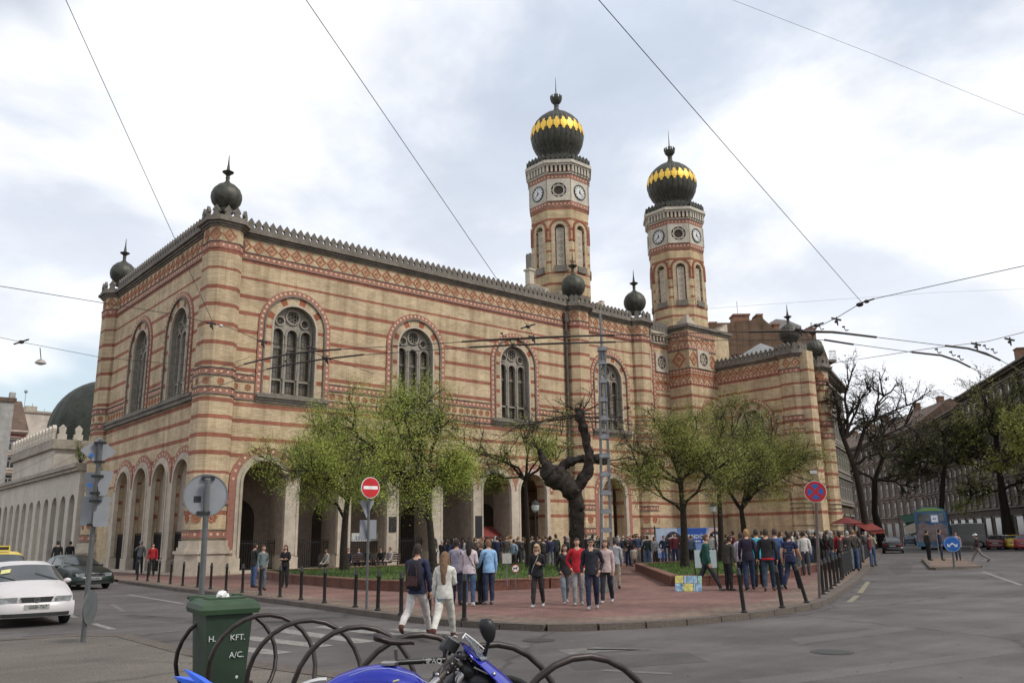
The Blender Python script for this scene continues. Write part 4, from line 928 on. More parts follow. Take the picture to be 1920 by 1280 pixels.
for x0, x1, yt, yb in ((1333, 1345, 601, 612), (1350, 1364, 603, 610), (1378, 1407, 586, 606), (1422, 1431, 586, 600), (1453, 1463, 604, 622), (1517, 1532, 612, 640)):
    (u0, zt), (u1, _z) = uz(x0, yt), uz(x1, yt); zb_ = uz(x0, yb)[1]-1.5
    mb = MB(); strip(mb, FK, u0, u1, zb_, zt-.2, -2.4, -.6); strip(mb, FK, u0-.12, u1+.12, zt-.2, zt, -2.5, -.5); mb.build('chimney', mat('chimney_brick_light', (.27, .145, .09), .9, ns=4, var=.25, stain=.3), BW)
(u0, z0), (u1, z1), (u2, z2) = uz(1443, 603), uz(1462, 592), uz(1510, 605)
mb = MB(); mb.plate([(u0, z0-2), (u0, z0), (u1, z1), (u1+1.6, z1-.2), (u2-1.3, z2+.6), (u2, z2), (u2, z2-2)], [], FK, -9, -1.5); mb.build('mansard_roof', mat('grey_sheet_roof', (.26, .24, .23), .6, ns=1, var=.12), BW)
(u0, z0), (u1, z1) = uz(1483, 606), uz(1503, 616)
mb = MB(); strip(mb, FK, u0, u1, z1-.2, z0, -1.5, -1.3); mb.build('dormer_window', mat('blue_grey_glass', (.12, .15, .18), .2, spec=.7), BW)
for x, y0, y1 in ((1435, 588, 612), (1386, 560, 588), (1526, 600, 616), (1532, 604, 620)):
    u, zt = uz(x, y0); _, zb_ = uz(x, y1); mb = MB(); p = FK(u, 0, -1.2); mb.tube([(p.x, p.y, zb_-.5), (p.x, p.y, zt)], .035 if x != 1435 else .09, 5); mb.build('aerial', mat('grey_metal', (.32, .32, .33), .5, metal=.4), BW)
u0, z0 = uz(1552, 668); u1, z1 = uz(1565, 675)
mb = MB(); strip(mb, FK, u0, u1, z1-.3, z1, -6, .6)
for k in range(6): strip(mb, FK, u0+(u1-u0)*k/5-.02, u0+(u1-u0)*k/5+.02, z1, z1+1.0, .5, .55)
strip(mb, FK, u0, u1, z1+1.0, z1+1.06, .48, .56); mb.build('balcony', M_gstone, BW)
# houses at the far left
M_pinkw = mat('pink_render', (.44, .20, .16), .9, ns=1.5, var=.1, stain=.25)
hp, Fp, Lp = house('pink_house', 'pink rendered house with skylights in its roof beyond the domed temple', (6.0, 136), (26.1, 136), 17.6, 13, 5, (.4, .2, .16), seed=5, bay=3.0, roof=5.2, wallm=M_pinkw, chimneys=1, frame_c=(.5, .42, .36))
# its street side faces -x
GH = thing('white_office_block', 'cream office block with rooftop aerials behind the pink house', 'building')
def Wd(x, y, D): return Vector((0, 0, CZ)) + ray(x, y)*D
q = Wd(58, 776, 165); zq = q.z; mb = MB(); mb.box(q.x-2.6, q.x+9, q.y-2, q.y+16, 0, zq); mb.build('wall', mat('cream_render', (.48, .43, .36), .85, ns=1, stain=.2), GH); mb = MB(); mb.box(q.x-2.9, q.x+9.3, q.y-2.3, q.y+16.3, zq, zq+.4); mb.box(q.x-1, q.x+1, q.y, q.y+3, zq+.4, zq+1.6); mb.build('roof_slab', M_bonel, GH)
mb = MB(); mb.tube([(q.x-1.5, q.y-1, zq), (q.x-1.5, q.y-1, zq+4)], .06, 5); mb.ball((q.x-1.5, q.y-1, zq+4.2), .35, .35, .35, 8, 5); mb.build('aerial', MATS['grey_metal'], GH)
GO = thing('glass_office_block', 'blue glass curved office block behind the pale temple', 'building')
M_bglass = mat('blue_curtain_glass', (.16, .27, .36), .15, ns=.6, var=.15, spec=.8)
q = Wd(66, 790, 170); cx, cy, zt_ = q.x, q.y, q.z
mb = MB(); mb.lathe((cx, cy, 0), [(4.2, 0), (4.2, zt_), (4.0, zt_), (4.0, zt_+.2), (.01, zt_+.2)], 32); mb.build('curtain_wall', M_bglass, GO)
me = MB(); me.box(-.08, .08, -.08, .08, 0, zt_+.2); me = me.mesh('mullion', [mat('pale_mullion', (.5, .52, .54), .5)])
for k in range(24): t = 2*PI*k/24; inst('mullion', me, GO, Matrix.Translation((cx+4.25*math.cos(t), cy+4.25*math.sin(t), 0)))
for z_ in range(6, int(zt_), 3): mb = MB(); mb.lathe((cx, cy, z_), [(4.25, 0), (4.3, .25)], 32); mb.build('floor_band', MATS['pale_mullion'], GO)
mb = MB(); mb.tube([(cx-1, cy-1, zt_), (cx-1, cy-1, zt_+3.5)], .07, 5); mb.build('aerial', MATS['grey_metal'], GO); mb = MB(); mb.tube([(cx+1, cy-2, zt_), (cx+1, cy-2, zt_+2.5)], .05, 5); mb.build('aerial', MATS['grey_metal'], GO)
LH = thing('grey_corner_house', 'narrow grey stone house end at the extreme left edge', 'building')
mb = MB(); mb.box(8, 20.9, 118, 130, 0, 19.6); mb.box(20.3, 20.95, 117.9, 118.6, 19.6, 20.4); mb.build('wall', mat('grey_render', (.36, .35, .33), .9, ns=1.5, stain=.4), LH)
mb = MB(); mb.poly([(8, 118, 19.7), (20.9, 118, 19.7), (20.9, 130, 19.7), (8, 130, 19.7)]); mb.box(8, 21.1, 117.8, 118.1, 19.2, 19.7); mb.build('roof', MATS['brown_tile_roof'], LH)
# ================================================================== street furniture
def W(x, y, D): return Vector((0, 0, CZ)) + ray(x, y)*D
M_galv = mat('galvanised_pole', (.20, .205, .21), .5, metal=.5, ns=6, var=.15, stain=.2)
M_signback = mat('grey_sign_back', (.25, .26, .275), .55, metal=.25, ns=3, var=.1, stain=.15)
M_signblue = mat('sign_blue', (.02, .12, .42), .5); M_signred = mat('sign_red', (.48, .015, .02), .5); M_signwhite = mat('sign_white', (.72, .72, .70), .5)
M_bluest = mat('blue_sticker', (.03, .12, .35), .5); M_boll = mat('bollard_black', (.016, .015, .014), .45, ns=6, var=.4)
def facing(p): d = Vector((-p.x, -p.y, 0)).normalized(); return Frame(Vector((p.x, p.y, 0)), Vector((-d.y, d.x, 0)), d)
def turned(p, deg): d = Vector((-p.x, -p.y, 0)).normalized(); d.rotate(Matrix.Rotation(R(deg), 3, 'Z')); return Frame(Vector((p.x, p.y, 0)), Vector((-d.y, d.x, 0)), d)
# bollards along the kerb
bm_ = MB(); bm_.lathe((0, 0, 0), [(.075, 0), (.075, .04), (.048, .06), (.045, .78), (.058, .80), (.058, .84), (.047, .86), (.045, .93), (.028, .965), (.001, .975)], 10); ME_boll = bm_.mesh('bollard', [M_boll], 40)
ORD = ['first', 'second', 'third', 'fourth', 'fifth', 'sixth', 'seventh', 'eighth', 'ninth', 'tenth', 'eleventh', 'twelfth', 'thirteenth', 'fourteenth', 'fifteenth', 'sixteenth', 'seventeenth', 'eighteenth', 'nineteenth', 'twentieth', 'twenty-first', 'twenty-second', 'twenty-third', 'twenty-fourth', 'twenty-fifth', 'twenty-sixth', 'twenty-seventh', 'twenty-eighth', 'twenty-ninth', 'thirtieth']
BL = [(257, 1087), (276, 1089), (297, 1091), (319, 1094.5), (342, 1097.5), (370, 1101), (394.5, 1104), (423, 1107.5), (454, 1110.5), (487.6, 1115.5), (524.7, 1119), (564, 1124.5), (608, 1130), (666, 1138), (708, 1144.6), (752, 1152.6), (804.5, 1158), (870, 1163)]
for i, (x, y) in enumerate(BL):
    p = gp(x, y, .12); o = inst('bollard', ME_boll, None, Matrix.Translation(p) @ Matrix.Rotation(R(random.uniform(-2, 2)), 4, 'X'))
    o['category'] = 'bollard'; o['group'] = 'black bollards along the left kerb'
    o['label'] = '%s black bollard from the left in the kerb row before the striped building' % ORD[i]
    if i == 17: o['label'] = 'black bollard nearest the viewer, beside the woman in white'; 
    if i == 16: o['label'] = 'black bollard between the backpack man and the woman in white'
RB = [(1395.6, 1148.7, -4, 'black bollard alone on the corner pavement left of two others'), (1467, 1139.6, -5, 'middle black bollard on the corner, behind the striped shirt man'), (1513, 1130, -13, 'strongly tilted black bollard left of the no stopping sign')]
for x, y, t, lb in RB:
    p = gp(x, y, .12); o = inst('bollard', ME_boll, None, Matrix.Translation(p) @ Matrix.Rotation(R(t), 4, CF)); o['category'] = 'bollard'; o['group'] = 'bollards on the rounded corner'; o['label'] = lb
RB2 = [(1544, 1114), (1551, 1108.5), (1559, 1104), (1566, 1098), (1572, 1093), (1578, 1087)]
for i, (x, y) in enumerate(RB2):
    p = gp(x, y, .12); o = inst('bollard', ME_boll, None, Matrix.Translation(p)); o['category'] = 'bollard'; o['group'] = 'bollards between sign and railing'; o['label'] = '%s black bollard right of the no stopping sign towards the railing' % ORD[i]
# railing along the right kerb
RL = thing('pedestrian_railing', 'long black iron railing along the kerb on the right', 'railing')
ra = Vector((*offset(KERB, .45)[18], .12)); rb = Vector((*offset(KERB, .45)[20], .12)); ra = gp(1582, 1084, .12); rb = gp(1652, 1022, .12)
d_ = rb-ra; Lr = d_.length; d_.normalize(); FRl = Frame((ra.x, ra.y, 0), d_, Vector((d_.y, -d_.x, 0)))
mb = MB()
for z_ in (.25, 1.02): mb.tube([FRl(0, z_, 0), FRl(Lr, z_, 0)], .022, 5)
mb.build('rail', M_iron, RL)
p_ = MB(); p_.lathe((0, 0, .12), [(.035, 0), (.035, 1.0), (.05, 1.02), (.03, 1.08), (.001, 1.1)], 8); pm = p_.mesh('post', [M_iron])
n = int(Lr/1.9)
for i in range(n+1): inst('post', pm, RL, FRl.mat(i*1.9, 0, 0))
p_ = MB(); p_.tube([(0, 0, .25), (0, 0, 1.02)], .010, 4); pm = p_.mesh('baluster', [M_iron])
for i in range(int(min(Lr, 36)/.13)): inst('baluster', pm, RL, FRl.mat(i*.13+.06, 0, 0))
# --- signs
def pole(root, p, h, r_=.03, lean=(0, 0), m_=M_galv):
    mb = MB(); mb.tube([p, p+Vector((lean[0], lean[1], h))], r_, 10); mb.lathe((p.x, p.y, p.z), [(r_*2, 0), (r_*2, .01), (r_*1.2, .04), (.001, .05)], 10); return mb.build('pole', m_, root, smooth=40)
def clamps(root, F, zs_, d=-.0, w=.11):
    mb = MB()
    for z_ in zs_: strip(mb, F, -w, w, z_-.02, z_+.02, d-.02, d+.05)
    mb.build('clamp', M_iron, root)
# round sign seen from behind by the green bin
p = gp(371, 1248, .115); T_ = thing('road_sign', 'grey back of a large round road sign on a leaning pole behind the green bin', 'road sign', p)
T_.location = (0, 0, 0)
top = W(391, 893, (p.x*_f.x+p.y*_f.y)/1.0 if False else 12.1); D0 = 12.15
c = W(386, 928, D0); base = W(371, 1238, D0); base.z = .115; topp = W(389.5, 897, D0)
mb = MB(); mb.tube([base, topp], .042, 10); mb.build('pole', M_galv, T_, smooth=40)
F = facing(c); F = turned(c, 4); F.O = Vector((c.x, c.y, 0))-F.N*.05
mb = MB(); mb.plate(circ(0, c.z, .305, 32), [], F, -.02, 0); mb.build('plate', M_signback, T_, smooth=30)
mb = MB(); mb.plate(circ(0, c.z, .31, 32), [circ(0, c.z, .295, 32)], F, -.025, .008); mb.build('rim', M_galv, T_)
mb = MB(); mb.plate([(-.16, c.z-.10), (-.06, c.z-.10), (-.06, c.z-.01), (-.16, c.z-.01)], [], F, 0, .003); mb.build('sticker', M_iron, T_)
mb = MB(); 
for z_, u in ((c.z+.25, .02), (c.z-.25, -.015)): strip(mb, F, u-.09, u+.09, z_-.025, z_+.025, .0, .04)
mb.build('clamp', M_iron, T_)
# cluster of sign backs on the left
D0 = 15.0; T_ = thing('road_sign', 'grey pole carrying four sign backs, a diamond, triangles and plates, at left', 'road sign')
base = W(155, 1207, D0); base.z = .115; topp = W(189, 822, D0); mb = MB(); mb.tube([base, topp], .045, 10); mb.build('pole', M_galv, T_, smooth=40)
def on_pole(y): 
    t = (y-1207)/(822-1207); return base+(topp-base)*t
def signback(cx, cy, shape, wdt, hgt, rotz=0, nm='plate', m_=M_signback):
    c = W(cx, cy, D0); F = turned(c, rotz); F.O = Vector((c.x, c.y, 0))-F.N*.06
    if shape == 'diamond': pts = [(wdt, c.z), (0, c.z+hgt), (-wdt, c.z), (0, c.z-hgt)]
    elif shape == 'tri': pts = [(-wdt, c.z+hgt), (wdt, c.z+hgt), (.06, c.z-hgt), (-.06, c.z-hgt)]
    elif shape == 'round': pts = circ(0, c.z, wdt, 24)
    else: pts = [(-wdt, c.z-hgt*.85), (-wdt*.8, c.z-hgt), (wdt*.8, c.z-hgt), (wdt, c.z-hgt*.85), (wdt, c.z+hgt*.85), (wdt*.8, c.z+hgt), (-wdt*.8, c.z+hgt), (-wdt, c.z+hgt*.85)]
    mb = MB(); mb.plate(pts, [], F, -.012, .012); return mb.build(nm, m_, T_), F, c
for cx, cy, s_, w_, h_ in ((186, 845, 'diamond', .30, .25), (168, 908, 'tri', .15, .22), (196, 905, 'tri', .15, .22), (163, 957, 'rect', .13, .26), (192, 958, 'rect', .13, .27)):
    o, F, c = signback(cx, cy, s_, w_, h_, 12 if cx > 175 else -25)
for cx, cy in ((172, 853), (168, 909)):
    c = W(cx, cy, D0-.07); F = facing(c); mb = MB(); mb.plate(circ(0, c.z, .04, 8), [], F, 0, .004); mb.build('blue_sticker', M_bluest, T_)
c = W(169, 1138, D0+.1); F = turned(c, 68); mb = MB(); mb.plate(circ(0, c.z, .30, 28), [], F, -.01, .01); mb.build('low_round_plate', mat('dark_sign_back', (.10, .11, .11), .6), T_)
mb = MB()
for y in (830, 866, 893, 925, 940, 985):
    q = on_pole(y); mb.obox(q, _r*.09, Vector((0, 0, .02)), O_*.05)
mb.build('clamp', M_iron, T_)
# no entry sign
T_ = thing('road_sign', 'red no entry sign with white bar on a thin grey pole by the bollards', 'road sign')
p = gp(687, 1142, .12); D0 = (p-Vector((0, 0, CZ))).dot(CF); c = W(692.5, 914, D0); top = W(690, 935, D0); mb = MB(); mb.tube([p, Vector((c.x, c.y, c.z+.2))], .032, 8); mb.build('pole', M_galv, T_, smooth=40)
F = turned(c, 30); F.O = Vector((c.x, c.y, 0))+F.N*.05
mb = MB(); mb.plate(circ(0, c.z, .262, 32), [], F, -.01, .012); mb.build('plate', M_signwhite, T_); mb = MB(); mb.plate(circ(0, c.z, .248, 32), [], F, .0125, .016, cap_back=False); mb.build('red_disc', M_signred, T_)
mb = MB(); mb.plate([(-.20, c.z-.04), (.20, c.z-.04), (.20, c.z+.04), (-.20, c.z+.04)], [], F, .0165, .02, cap_back=False); mb.build('white_bar', M_signwhite, T_)
c2 = W(689, 956, D0); F2 = turned(c2, -150); F2.O = Vector((c2.x, c2.y, 0))+F2.N*.04
mb = MB(); mb.plate([(-.22, c2.z+.24), (.22, c2.z+.24), (0, c2.z-.20)], [], F2, -.01, .01); mb.build('triangle_back', M_signback, T_)
c3 = W(690, 993, D0+.1); mb = MB(); F3 = turned(c3, -160); mb.plate([(-.22, c3.z-.22), (.22, c3.z-.22), (.22, c3.z+.25), (-.22, c3.z+.25)], [], F3, -.01, .01); mb.build('square_back', M_signback, T_)
# no stopping sign
T_ = thing('road_sign', 'round no stopping sign, red cross on blue, with small white plate below', 'road sign')
p = gp(1537, 1121, .12); D0 = (p-Vector((0, 0, CZ))).dot(CF); c = W(1529.5, 921.5, D0); mb = MB(); mb.tube([p, Vector((c.x, c.y, c.z))], .04, 8); mb.build('pole', mat('brown_grey_pole', (.16, .13, .12), .6, metal=.3, ns=6), T_, smooth=40)
F = turned(c, -8); F.O = Vector((c.x, c.y, 0))+F.N*.05; Rr = .285
mb = MB(); mb.plate(circ(0, c.z, Rr, 32), [], F, -.01, .01); mb.build('plate', M_signwhite, T_); mb = MB(); mb.plate(circ(0, c.z, Rr*.96, 32), [], F, .0105, .014, cap_back=False); mb.build('red_ring', M_signred, T_)
mb = MB()
for k in range(4):
    a = k*PI/2; q = [(.062, 0)] ; s_ = .19
    pts = [(.05, 0)]+[(s_*math.cos(t), s_*math.sin(t)) for t in (-.52, -.26, 0, .26, .52)]
    pts = [(.055, 0)] + [(Rr*.70*math.cos(t), Rr*.70*math.sin(t)) for t in (-.55, -.28, 0, .28, .55)]
    mb.plate([(u*math.cos(a)-v*math.sin(a), c.z+u*math.sin(a)+v*math.cos(a)) for u, v in pts], [], F, .0145, .018, cap_back=False)
mb.build('blue_segment', M_signblue, T_)
c2 = W(1529, 948.5, D0); mb = MB(); mb.plate([(-.18, c2.z-.085), (.18, c2.z-.085), (.18, c2.z+.085), (-.18, c2.z+.085)], [], F, -.01, .012); mb.build('small_plate', M_signwhite, T_)
tm_ = text_mesh('45m', .13, M_black); inst('lettering', tm_, T_, Matrix((F.U, Vector((0, 0, 1)), F.N)).transposed().to_4x4()); T_.children[-1].location = F(0, c2.z, .014)
# keep either side sign on the island
T_ = thing('road_sign', 'blue round sign with white double arrow on the traffic island', 'road sign')
p = gp(1789, 1063, .13); D0 = (p-Vector((0, 0, CZ))).dot(CF); c = W(1785.5, 1019.5, D0); mb = MB(); mb.tube([p, Vector((c.x, c.y, c.z))], .05, 8); mb.build('pole', M_galv, T_)
F = facing(c); F.O = Vector((c.x, c.y, 0))+F.N*.07; Rr = 14*D0/FOC
mb = MB(); mb.plate(circ(0, c.z, Rr, 28), [], F, -.01, .01); mb.build('plate', mat('sign_pale_rim', (.25, .42, .62), .5), T_); mb = MB(); mb.plate(circ(0, c.z, Rr*.93, 28), [], F, .011, .016, cap_back=False); mb.build('blue_disc', M_signblue, T_)
mb = MB(); k = Rr
for s_ in (-1, 1):
    mb.plate([(0, c.z+.22*k), (s_*.42*k, c.z-.12*k), (s_*.36*k, c.z-.28*k), (0, c.z+.02*k)], [], F, .017, .02, cap_back=False)
    mb.plate([(s_*.62*k, c.z-.34*k), (s_*.60*k, c.z+.10*k), (s_*.22*k, c.z-.36*k)], [], F, .017, .02, cap_back=False)
mb.build('white_arrow', M_signwhite, T_)
# bus stop sign
T_ = thing('stop_sign_panel', 'square blue edged stop panel on a pole behind the people on the island', 'bus stop sign')
D0 = 72; c = W(1752, 972, D0); p = Vector((c.x, c.y, .0)); mb = MB(); mb.tube([p, Vector((c.x, c.y, c.z))], .05, 6); mb.build('pole', M_galv, T_)
F = facing(c); F.O = Vector((c.x, c.y, 0))+F.N*.08; s_ = .33
mb = MB(); mb.plate([(-s_, c.z-.36), (s_, c.z-.36), (s_, c.z+.36), (-s_, c.z+.36)], [], F, -.01, .01); mb.build('blue_border', M_signblue, T_); mb = MB(); mb.plate([(-s_*.8, c.z-.28), (s_*.8, c.z-.28), (s_*.8, c.z+.3), (-s_*.8, c.z+.3)], [], F, .011, .015, cap_back=False); mb.build('white_field', M_signwhite, T_)
mb = MB(); mb.plate([(-.13, c.z-.04), (.13, c.z-.04), (.13, c.z+.05), (-.13, c.z+.05)], [], F, .016, .02, cap_back=False); mb.build('dark_bar', M_signblue, T_)
# lawn notices
T_ = thing('no_dogs_sign', 'small round no dogs sign with red rim on a stick in the lawn', 'sign')
D0 = 24.5; c = W(966.5, 1065, D0); Rr = .115*1.0; mb = MB(); mb.tube([Vector((c.x, c.y, .3)), c], .012, 5); mb.build('stick', M_galv, T_)
F = facing(c); F.O = Vector((c.x, c.y, 0))+F.N*.02; mb = MB(); mb.plate(circ(0, c.z, Rr, 20), [], F, 0, .01); mb.build('red_rim', M_signred, T_); mb = MB(); mb.plate(circ(0, c.z, Rr*.82, 20), [], F, .0105, .013, cap_back=False); mb.build('white_disc', M_signwhite, T_)
mb = MB(); z_ = c.z
mb.plate([(-.055, z_-.05), (-.04, z_-.05), (-.035, z_-.01), (.03, z_-.01), (.035, z_-.05), (.05, z_-.05), (.048, z_+.02), (.07, z_+.035), (.06, z_+.05), (.03, z_+.045), (.02, z_+.02), (-.045, z_+.02), (-.065, z_+.045)], [], F, .0135, .015, cap_back=False); mb.build('dog_figure', M_black, T_)
T_ = thing('notice_board', 'pale rectangular notice on a post standing in the lawn', 'sign'); D0 = 27.5; c = W(950.5, 1046, D0); F = facing(c); mb = MB(); mb.tube([Vector((c.x, c.y, .3)), c], .02, 5); mb.build('post', M_galv, T_)
F.O = Vector((c.x, c.y, 0))+F.N*.03; mb = MB(); mb.plate([(-.15, c.z-.16), (.15, c.z-.16), (.15, c.z+.16), (-.15, c.z+.16)], [], F, 0, .015); mb.build('board', mat('faded_notice', (.42, .42, .36), .7, ns=12, var=.2), T_)
# painted picture boards leaning on the lawn edging
T_ = thing('painted_pictures', 'bright blue and green pictures leaning on the brick edge of the right lawn', 'painting')
a = gp(1268, 1107, .12); b = gp(1319, 1107.5, .12); U = (b-a); Lp = U.length; U.normalize(); N = Vector((U.y, -U.x, 0)); F = Frame(a, U, N); F.O.z = 0
M_pics = [mat('picture_blue', (.06, .22, .5), .5, ns=9, var=.5, col2=(.45, .62, .7)), mat('picture_green', (.10, .42, .28), .5, ns=10, var=.5, col2=(.6, .75, .6)), mat('picture_yellow', (.55, .5, .15), .5, ns=12, var=.4), mat('picture_white', (.6, .68, .7), .5, ns=10, var=.3, col2=(.2, .4, .6))]
k = 0
for r0, r1, segs in ((.0, .24, 5), (.24, .47, 4)):
    for i in range(segs):
        jt = [0, .06, -.05, .07, -.03, 0]; mb = MB(); u0, u1 = Lp*i/segs+jt[i]*(i > 0)+.01, Lp*(i+1)/segs+jt[i+1]*(i+1 < segs)-.01; q = [F(u0, .125+r0, .22-.3*r0), F(u1, .125+r0, .22-.3*r0), F(u1, .115+r1, .22-.3*r1), F(u0, .115+r1, .22-.3*r1)]
        n_ = (q[1]-q[0]).cross(q[3]-q[0]).normalized()*.02; qq = [v-n_ for v in q]
        i8 = [mb.pt(v) for v in q+qq]
        for f_ in ((0, 1, 2, 3), (7, 6, 5, 4), (0, 4, 5, 1), (1, 5, 6, 2), (2, 6, 7, 3), (3, 7, 4, 0)): mb.face([i8[j] for j in f_])
        mb.build('picture', M_pics[(k*2+i) % 4], T_)
    k += 1
# white picture board in the lawn
T_ = thing('display_board', 'white framed display board behind the man in the green hoodie', 'board'); D0 = 29; c = W(1323, 1047, D0); F = facing(c)
mb = MB(); mb.plate([(-.38, c.z-.30), (.38, c.z-.30), (.38, c.z+.30), (-.38, c.z+.30)], [], F, -.03, 0); mb.build('board', mat('board_white', (.6, .63, .6), .6, ns=4, var=.15, col2=(.35, .5, .5)), T_); mb = MB(); 
for u in (-.38, .38): mb.tube([F(u, .3, -.02), F(u, c.z+.34, -.02)], .025, 6)
mb.build('post', M_iron, T_)
# street banner in front of the wing
T_ = thing('banner', 'blue banner with two large faces and white lettering hung before the wing', 'banner')
D0 = 52; a = W(1229, 990, D0); b = W(1349, 988, D0); U = (b-a); U.z = 0; Lb = U.length; U.normalize(); N = Vector((U.y, -U.x, 0)); F = Frame((a.x, a.y, 0), U, N); zt = a.z; zb_ = .5
mb = MB(); mb.plate([(0, zb_), (Lb, zb_), (Lb, zt), (0, zt)], [], F, -.04, 0); mb.build('sheet', mat('banner_blue', (.10, .22, .55), .6, ns=1.2, var=.25, col2=(.25, .36, .62)), T_)
mb = MB(); mb.plate([(0.02, zb_+.3), (Lb*.30, zb_+.3), (Lb*.36, zt-1.0), (Lb*.33, zt-.02), (0.02, zt-.02)], [], F, .001, .004, cap_back=False); mb.build('pale_field', mat('banner_pale', (.42, .50, .62), .6, ns=2, var=.15), T_)
mb = MB(); mb.plate([(Lb*.44, zt-.38), (Lb*.77, zt-.38), (Lb*.8, zt-.02), (Lb*.44, zt-.02)], [], F, .001, .004, cap_back=False); mb.plate([(Lb*.48, zt-.92), (Lb*.82, zt-.92), (Lb*.82, zt-.68), (Lb*.48, zt-.68)], [], F, .001, .004, cap_back=False); mb.build('deep_blue_field', mat('banner_deep_blue', (.025, .08, .36), .6), T_)
mb = MB(); mb.plate([(Lb*.79, zb_+.3), (Lb*.99, zb_+.3), (Lb*.99, zt-.02), (Lb*.84, zt-.02), (Lb*.78, zt-.5)], [], F, .001, .004, cap_back=False); mb.build('pale_field', mat('banner_skin_pale', (.58, .42, .38), .6, ns=2, var=.2), T_)
def face_print(u, z, s_):
    mb = MB(); mb.plate([(u+s_*.42*math.cos(t), z+s_*.62*math.sin(t)) for t in [2*PI*i/24 for i in range(24)]], [], F, .0045, .007, cap_back=False); mb.build('printed_face', mat('print_face', (.55, .50, .52), .6, ns=3, var=.12), T_)
    mb = MB(); mb.plate([(u+s_*.50*math.cos(t), z+s_*.72*math.sin(t)) for t in [PI*i/14 for i in range(15)]]+[(u-s_*.42*math.cos(t), z+.02+s_*.45*math.sin(t)) for t in [PI*i/14 for i in range(15)]], [], F, .0075, .009, cap_back=False); mb.build('printed_hair', mat('print_hair', (.05, .045, .07), .6), T_)
    mb = MB()
    for e in (-.17, .17): mb.plate([(u+s_*(e+.085*math.cos(t)), z+s_*(.03+.03*math.sin(t))) for t in [2*PI*i/10 for i in range(10)]], [], F, .0095, .011, cap_back=False); mb.plate([(u+s_*(e-.1), z+s_*.1), (u+s_*(e+.1), z+s_*.1), (u+s_*(e+.09), z+s_*.13), (u+s_*(e-.09), z+s_*.13)], [], F, .0095, .011, cap_back=False)
    mb.plate([(u-.12*s_, z-.30*s_), (u+.12*s_, z-.30*s_), (u+.08*s_, z-.34*s_), (u-.08*s_, z-.34*s_)], [], F, .0095, .011, cap_back=False); mb.plate([(u-.03*s_, z-.14*s_), (u+.05*s_, z-.14*s_), (u+.0*s_, z)], [], F, .0095, .011, cap_back=False); mb.build('printed_features', MATS['print_hair'], T_)
face_print(Lb*.27, zt-1.1, 1.25); face_print(Lb*.93, zt-.85, .9)
tm_ = text_mesh('L    A MINDÖTTEM', .33, M_signwhite)
o = inst('lettering', tm_, T_, Matrix((F.U, Vector((0, 0, 1)), F.N)).transposed().to_4x4()); o.location = F(Lb*.60, zt-.54, .012)
mb = MB()
for i in range(16):
    if i % 5 != 4: strip(mb, F, Lb*.45+i*.11, Lb*.45+i*.11+.075, zt-.86, zt-.76, .005, .008)
mb.build('small_lettering', M_signwhite, T_)
for u in (-.05, Lb+.05): mb = MB(); mb.tube([F(u, 0, -.05), F(u, zt+.15, -.05)], .04, 6); mb.build('post', M_iron, T_)
# entrance sign in the arcade: white hanging panel with dark blue lettering, red awning
T_ = thing('hanging_sign', 'white lettered panel hanging in an arch of the arcade', 'sign')
a = W(835, 990, 46); F = Frame((a.x, 48.0, 0), (1, 0, 0), (0, -1, 0)); mb = MB(); mb.plate([(0, 1.75), (2.0, 1.75), (2.0, 2.3), (0, 2.3)], [], F, -.06, 0); mb.build('panel', mat('sign_panel', (.45, .46, .44), .6, ns=5, var=.15), T_)
mb = MB()
for i in range(7): strip(mb, F, .3+i*.2, .42+i*.2, 1.88, 2.12, .001, .01)
mb.build('dark_lettering', mat('faded_blue_print', (.16, .2, .24), .6), T_)
T_ = thing('awning', 'dark red awning over a doorway inside the arcade', 'awning')
p0, p1 = 38.3, 41.2; mb = MB()
for k in range(8):
    u = p0+(p1-p0)*k/8; u2 = p0+(p1-p0)*(k+1)/8; mb.poly([(u, 49.2, 2.75), (u2, 49.2, 2.75), (u2, 47.9, 1.95), (u, 47.9, 1.95)]); mb.poly([(u, 47.9, 1.95), (u2, 47.9, 1.95), (u2, 47.9, 1.75), ((u+u2)/2, 47.9, 1.7), (u, 47.9, 1.75)])
mb.build('canvas', mat('dark_red_canvas', (.19, .035, .03), .8, ns=5), T_)
mb = MB(); mb.tube([(p0, 49.2, 2.75), (p1, 49.2, 2.75)], .03, 6); mb.tube([(p0, 47.9, 1.93), (p1, 47.9, 1.93)], .03, 6)
for u in (p0, p1): mb.tube([(u, 49.2, 2.1), (u, 47.9, 1.95)], .02, 6)
mb.build('frame', M_iron, T_)
# benches along the big lawn
def bench(px_, py_, ang, lb):
    p = gp(px_, py_, .14); B = thing('park_bench', lb, 'bench', p, ang, 'dark benches beyond the left lawn')
    wd = mat('dark_bench_wood', (.06, .035, .025), .7, ns=9)
    sl = MB(); sl.box(-.9, .9, -.045, .045, -.018, .018); sl = sl.mesh('slat', [wd])
    for i in range(4): inst('slat', sl, B, Matrix.Translation((0, -.15+i*.11, .45)))
    for i in range(3): inst('slat', sl, B, Matrix.Translation((0, .28+i*.03, .58+i*.13)) @ Matrix.Rotation(R(75), 4, 'X'))
    for s_ in (-1, 1):
        mb = MB(); mb.box(s_*.75-.03, s_*.75+.03, -.2, -.14, 0, .43); mb.box(s_*.75-.03, s_*.75+.03, .2, .26, 0, .5); mb.box(s_*.75-.03, s_*.75+.03, -.2, .26, .38, .43); mb.tube([(s_*.75, .23, .5), (s_*.75, .34, .9)], .03, 5); mb.build('leg', M_iron, B)
bench(668, 1068, R(-38), 'left dark bench beyond the lawn with people on it'); bench(722, 1066, R(-38), 'dark bench nearer the middle beyond the lawn')
bench(905, 1063, R(-38), 'dark bench behind the light blue hoodie man'); bench(985, 1061, R(-38), 'dark bench in front of the crowd near the notice')
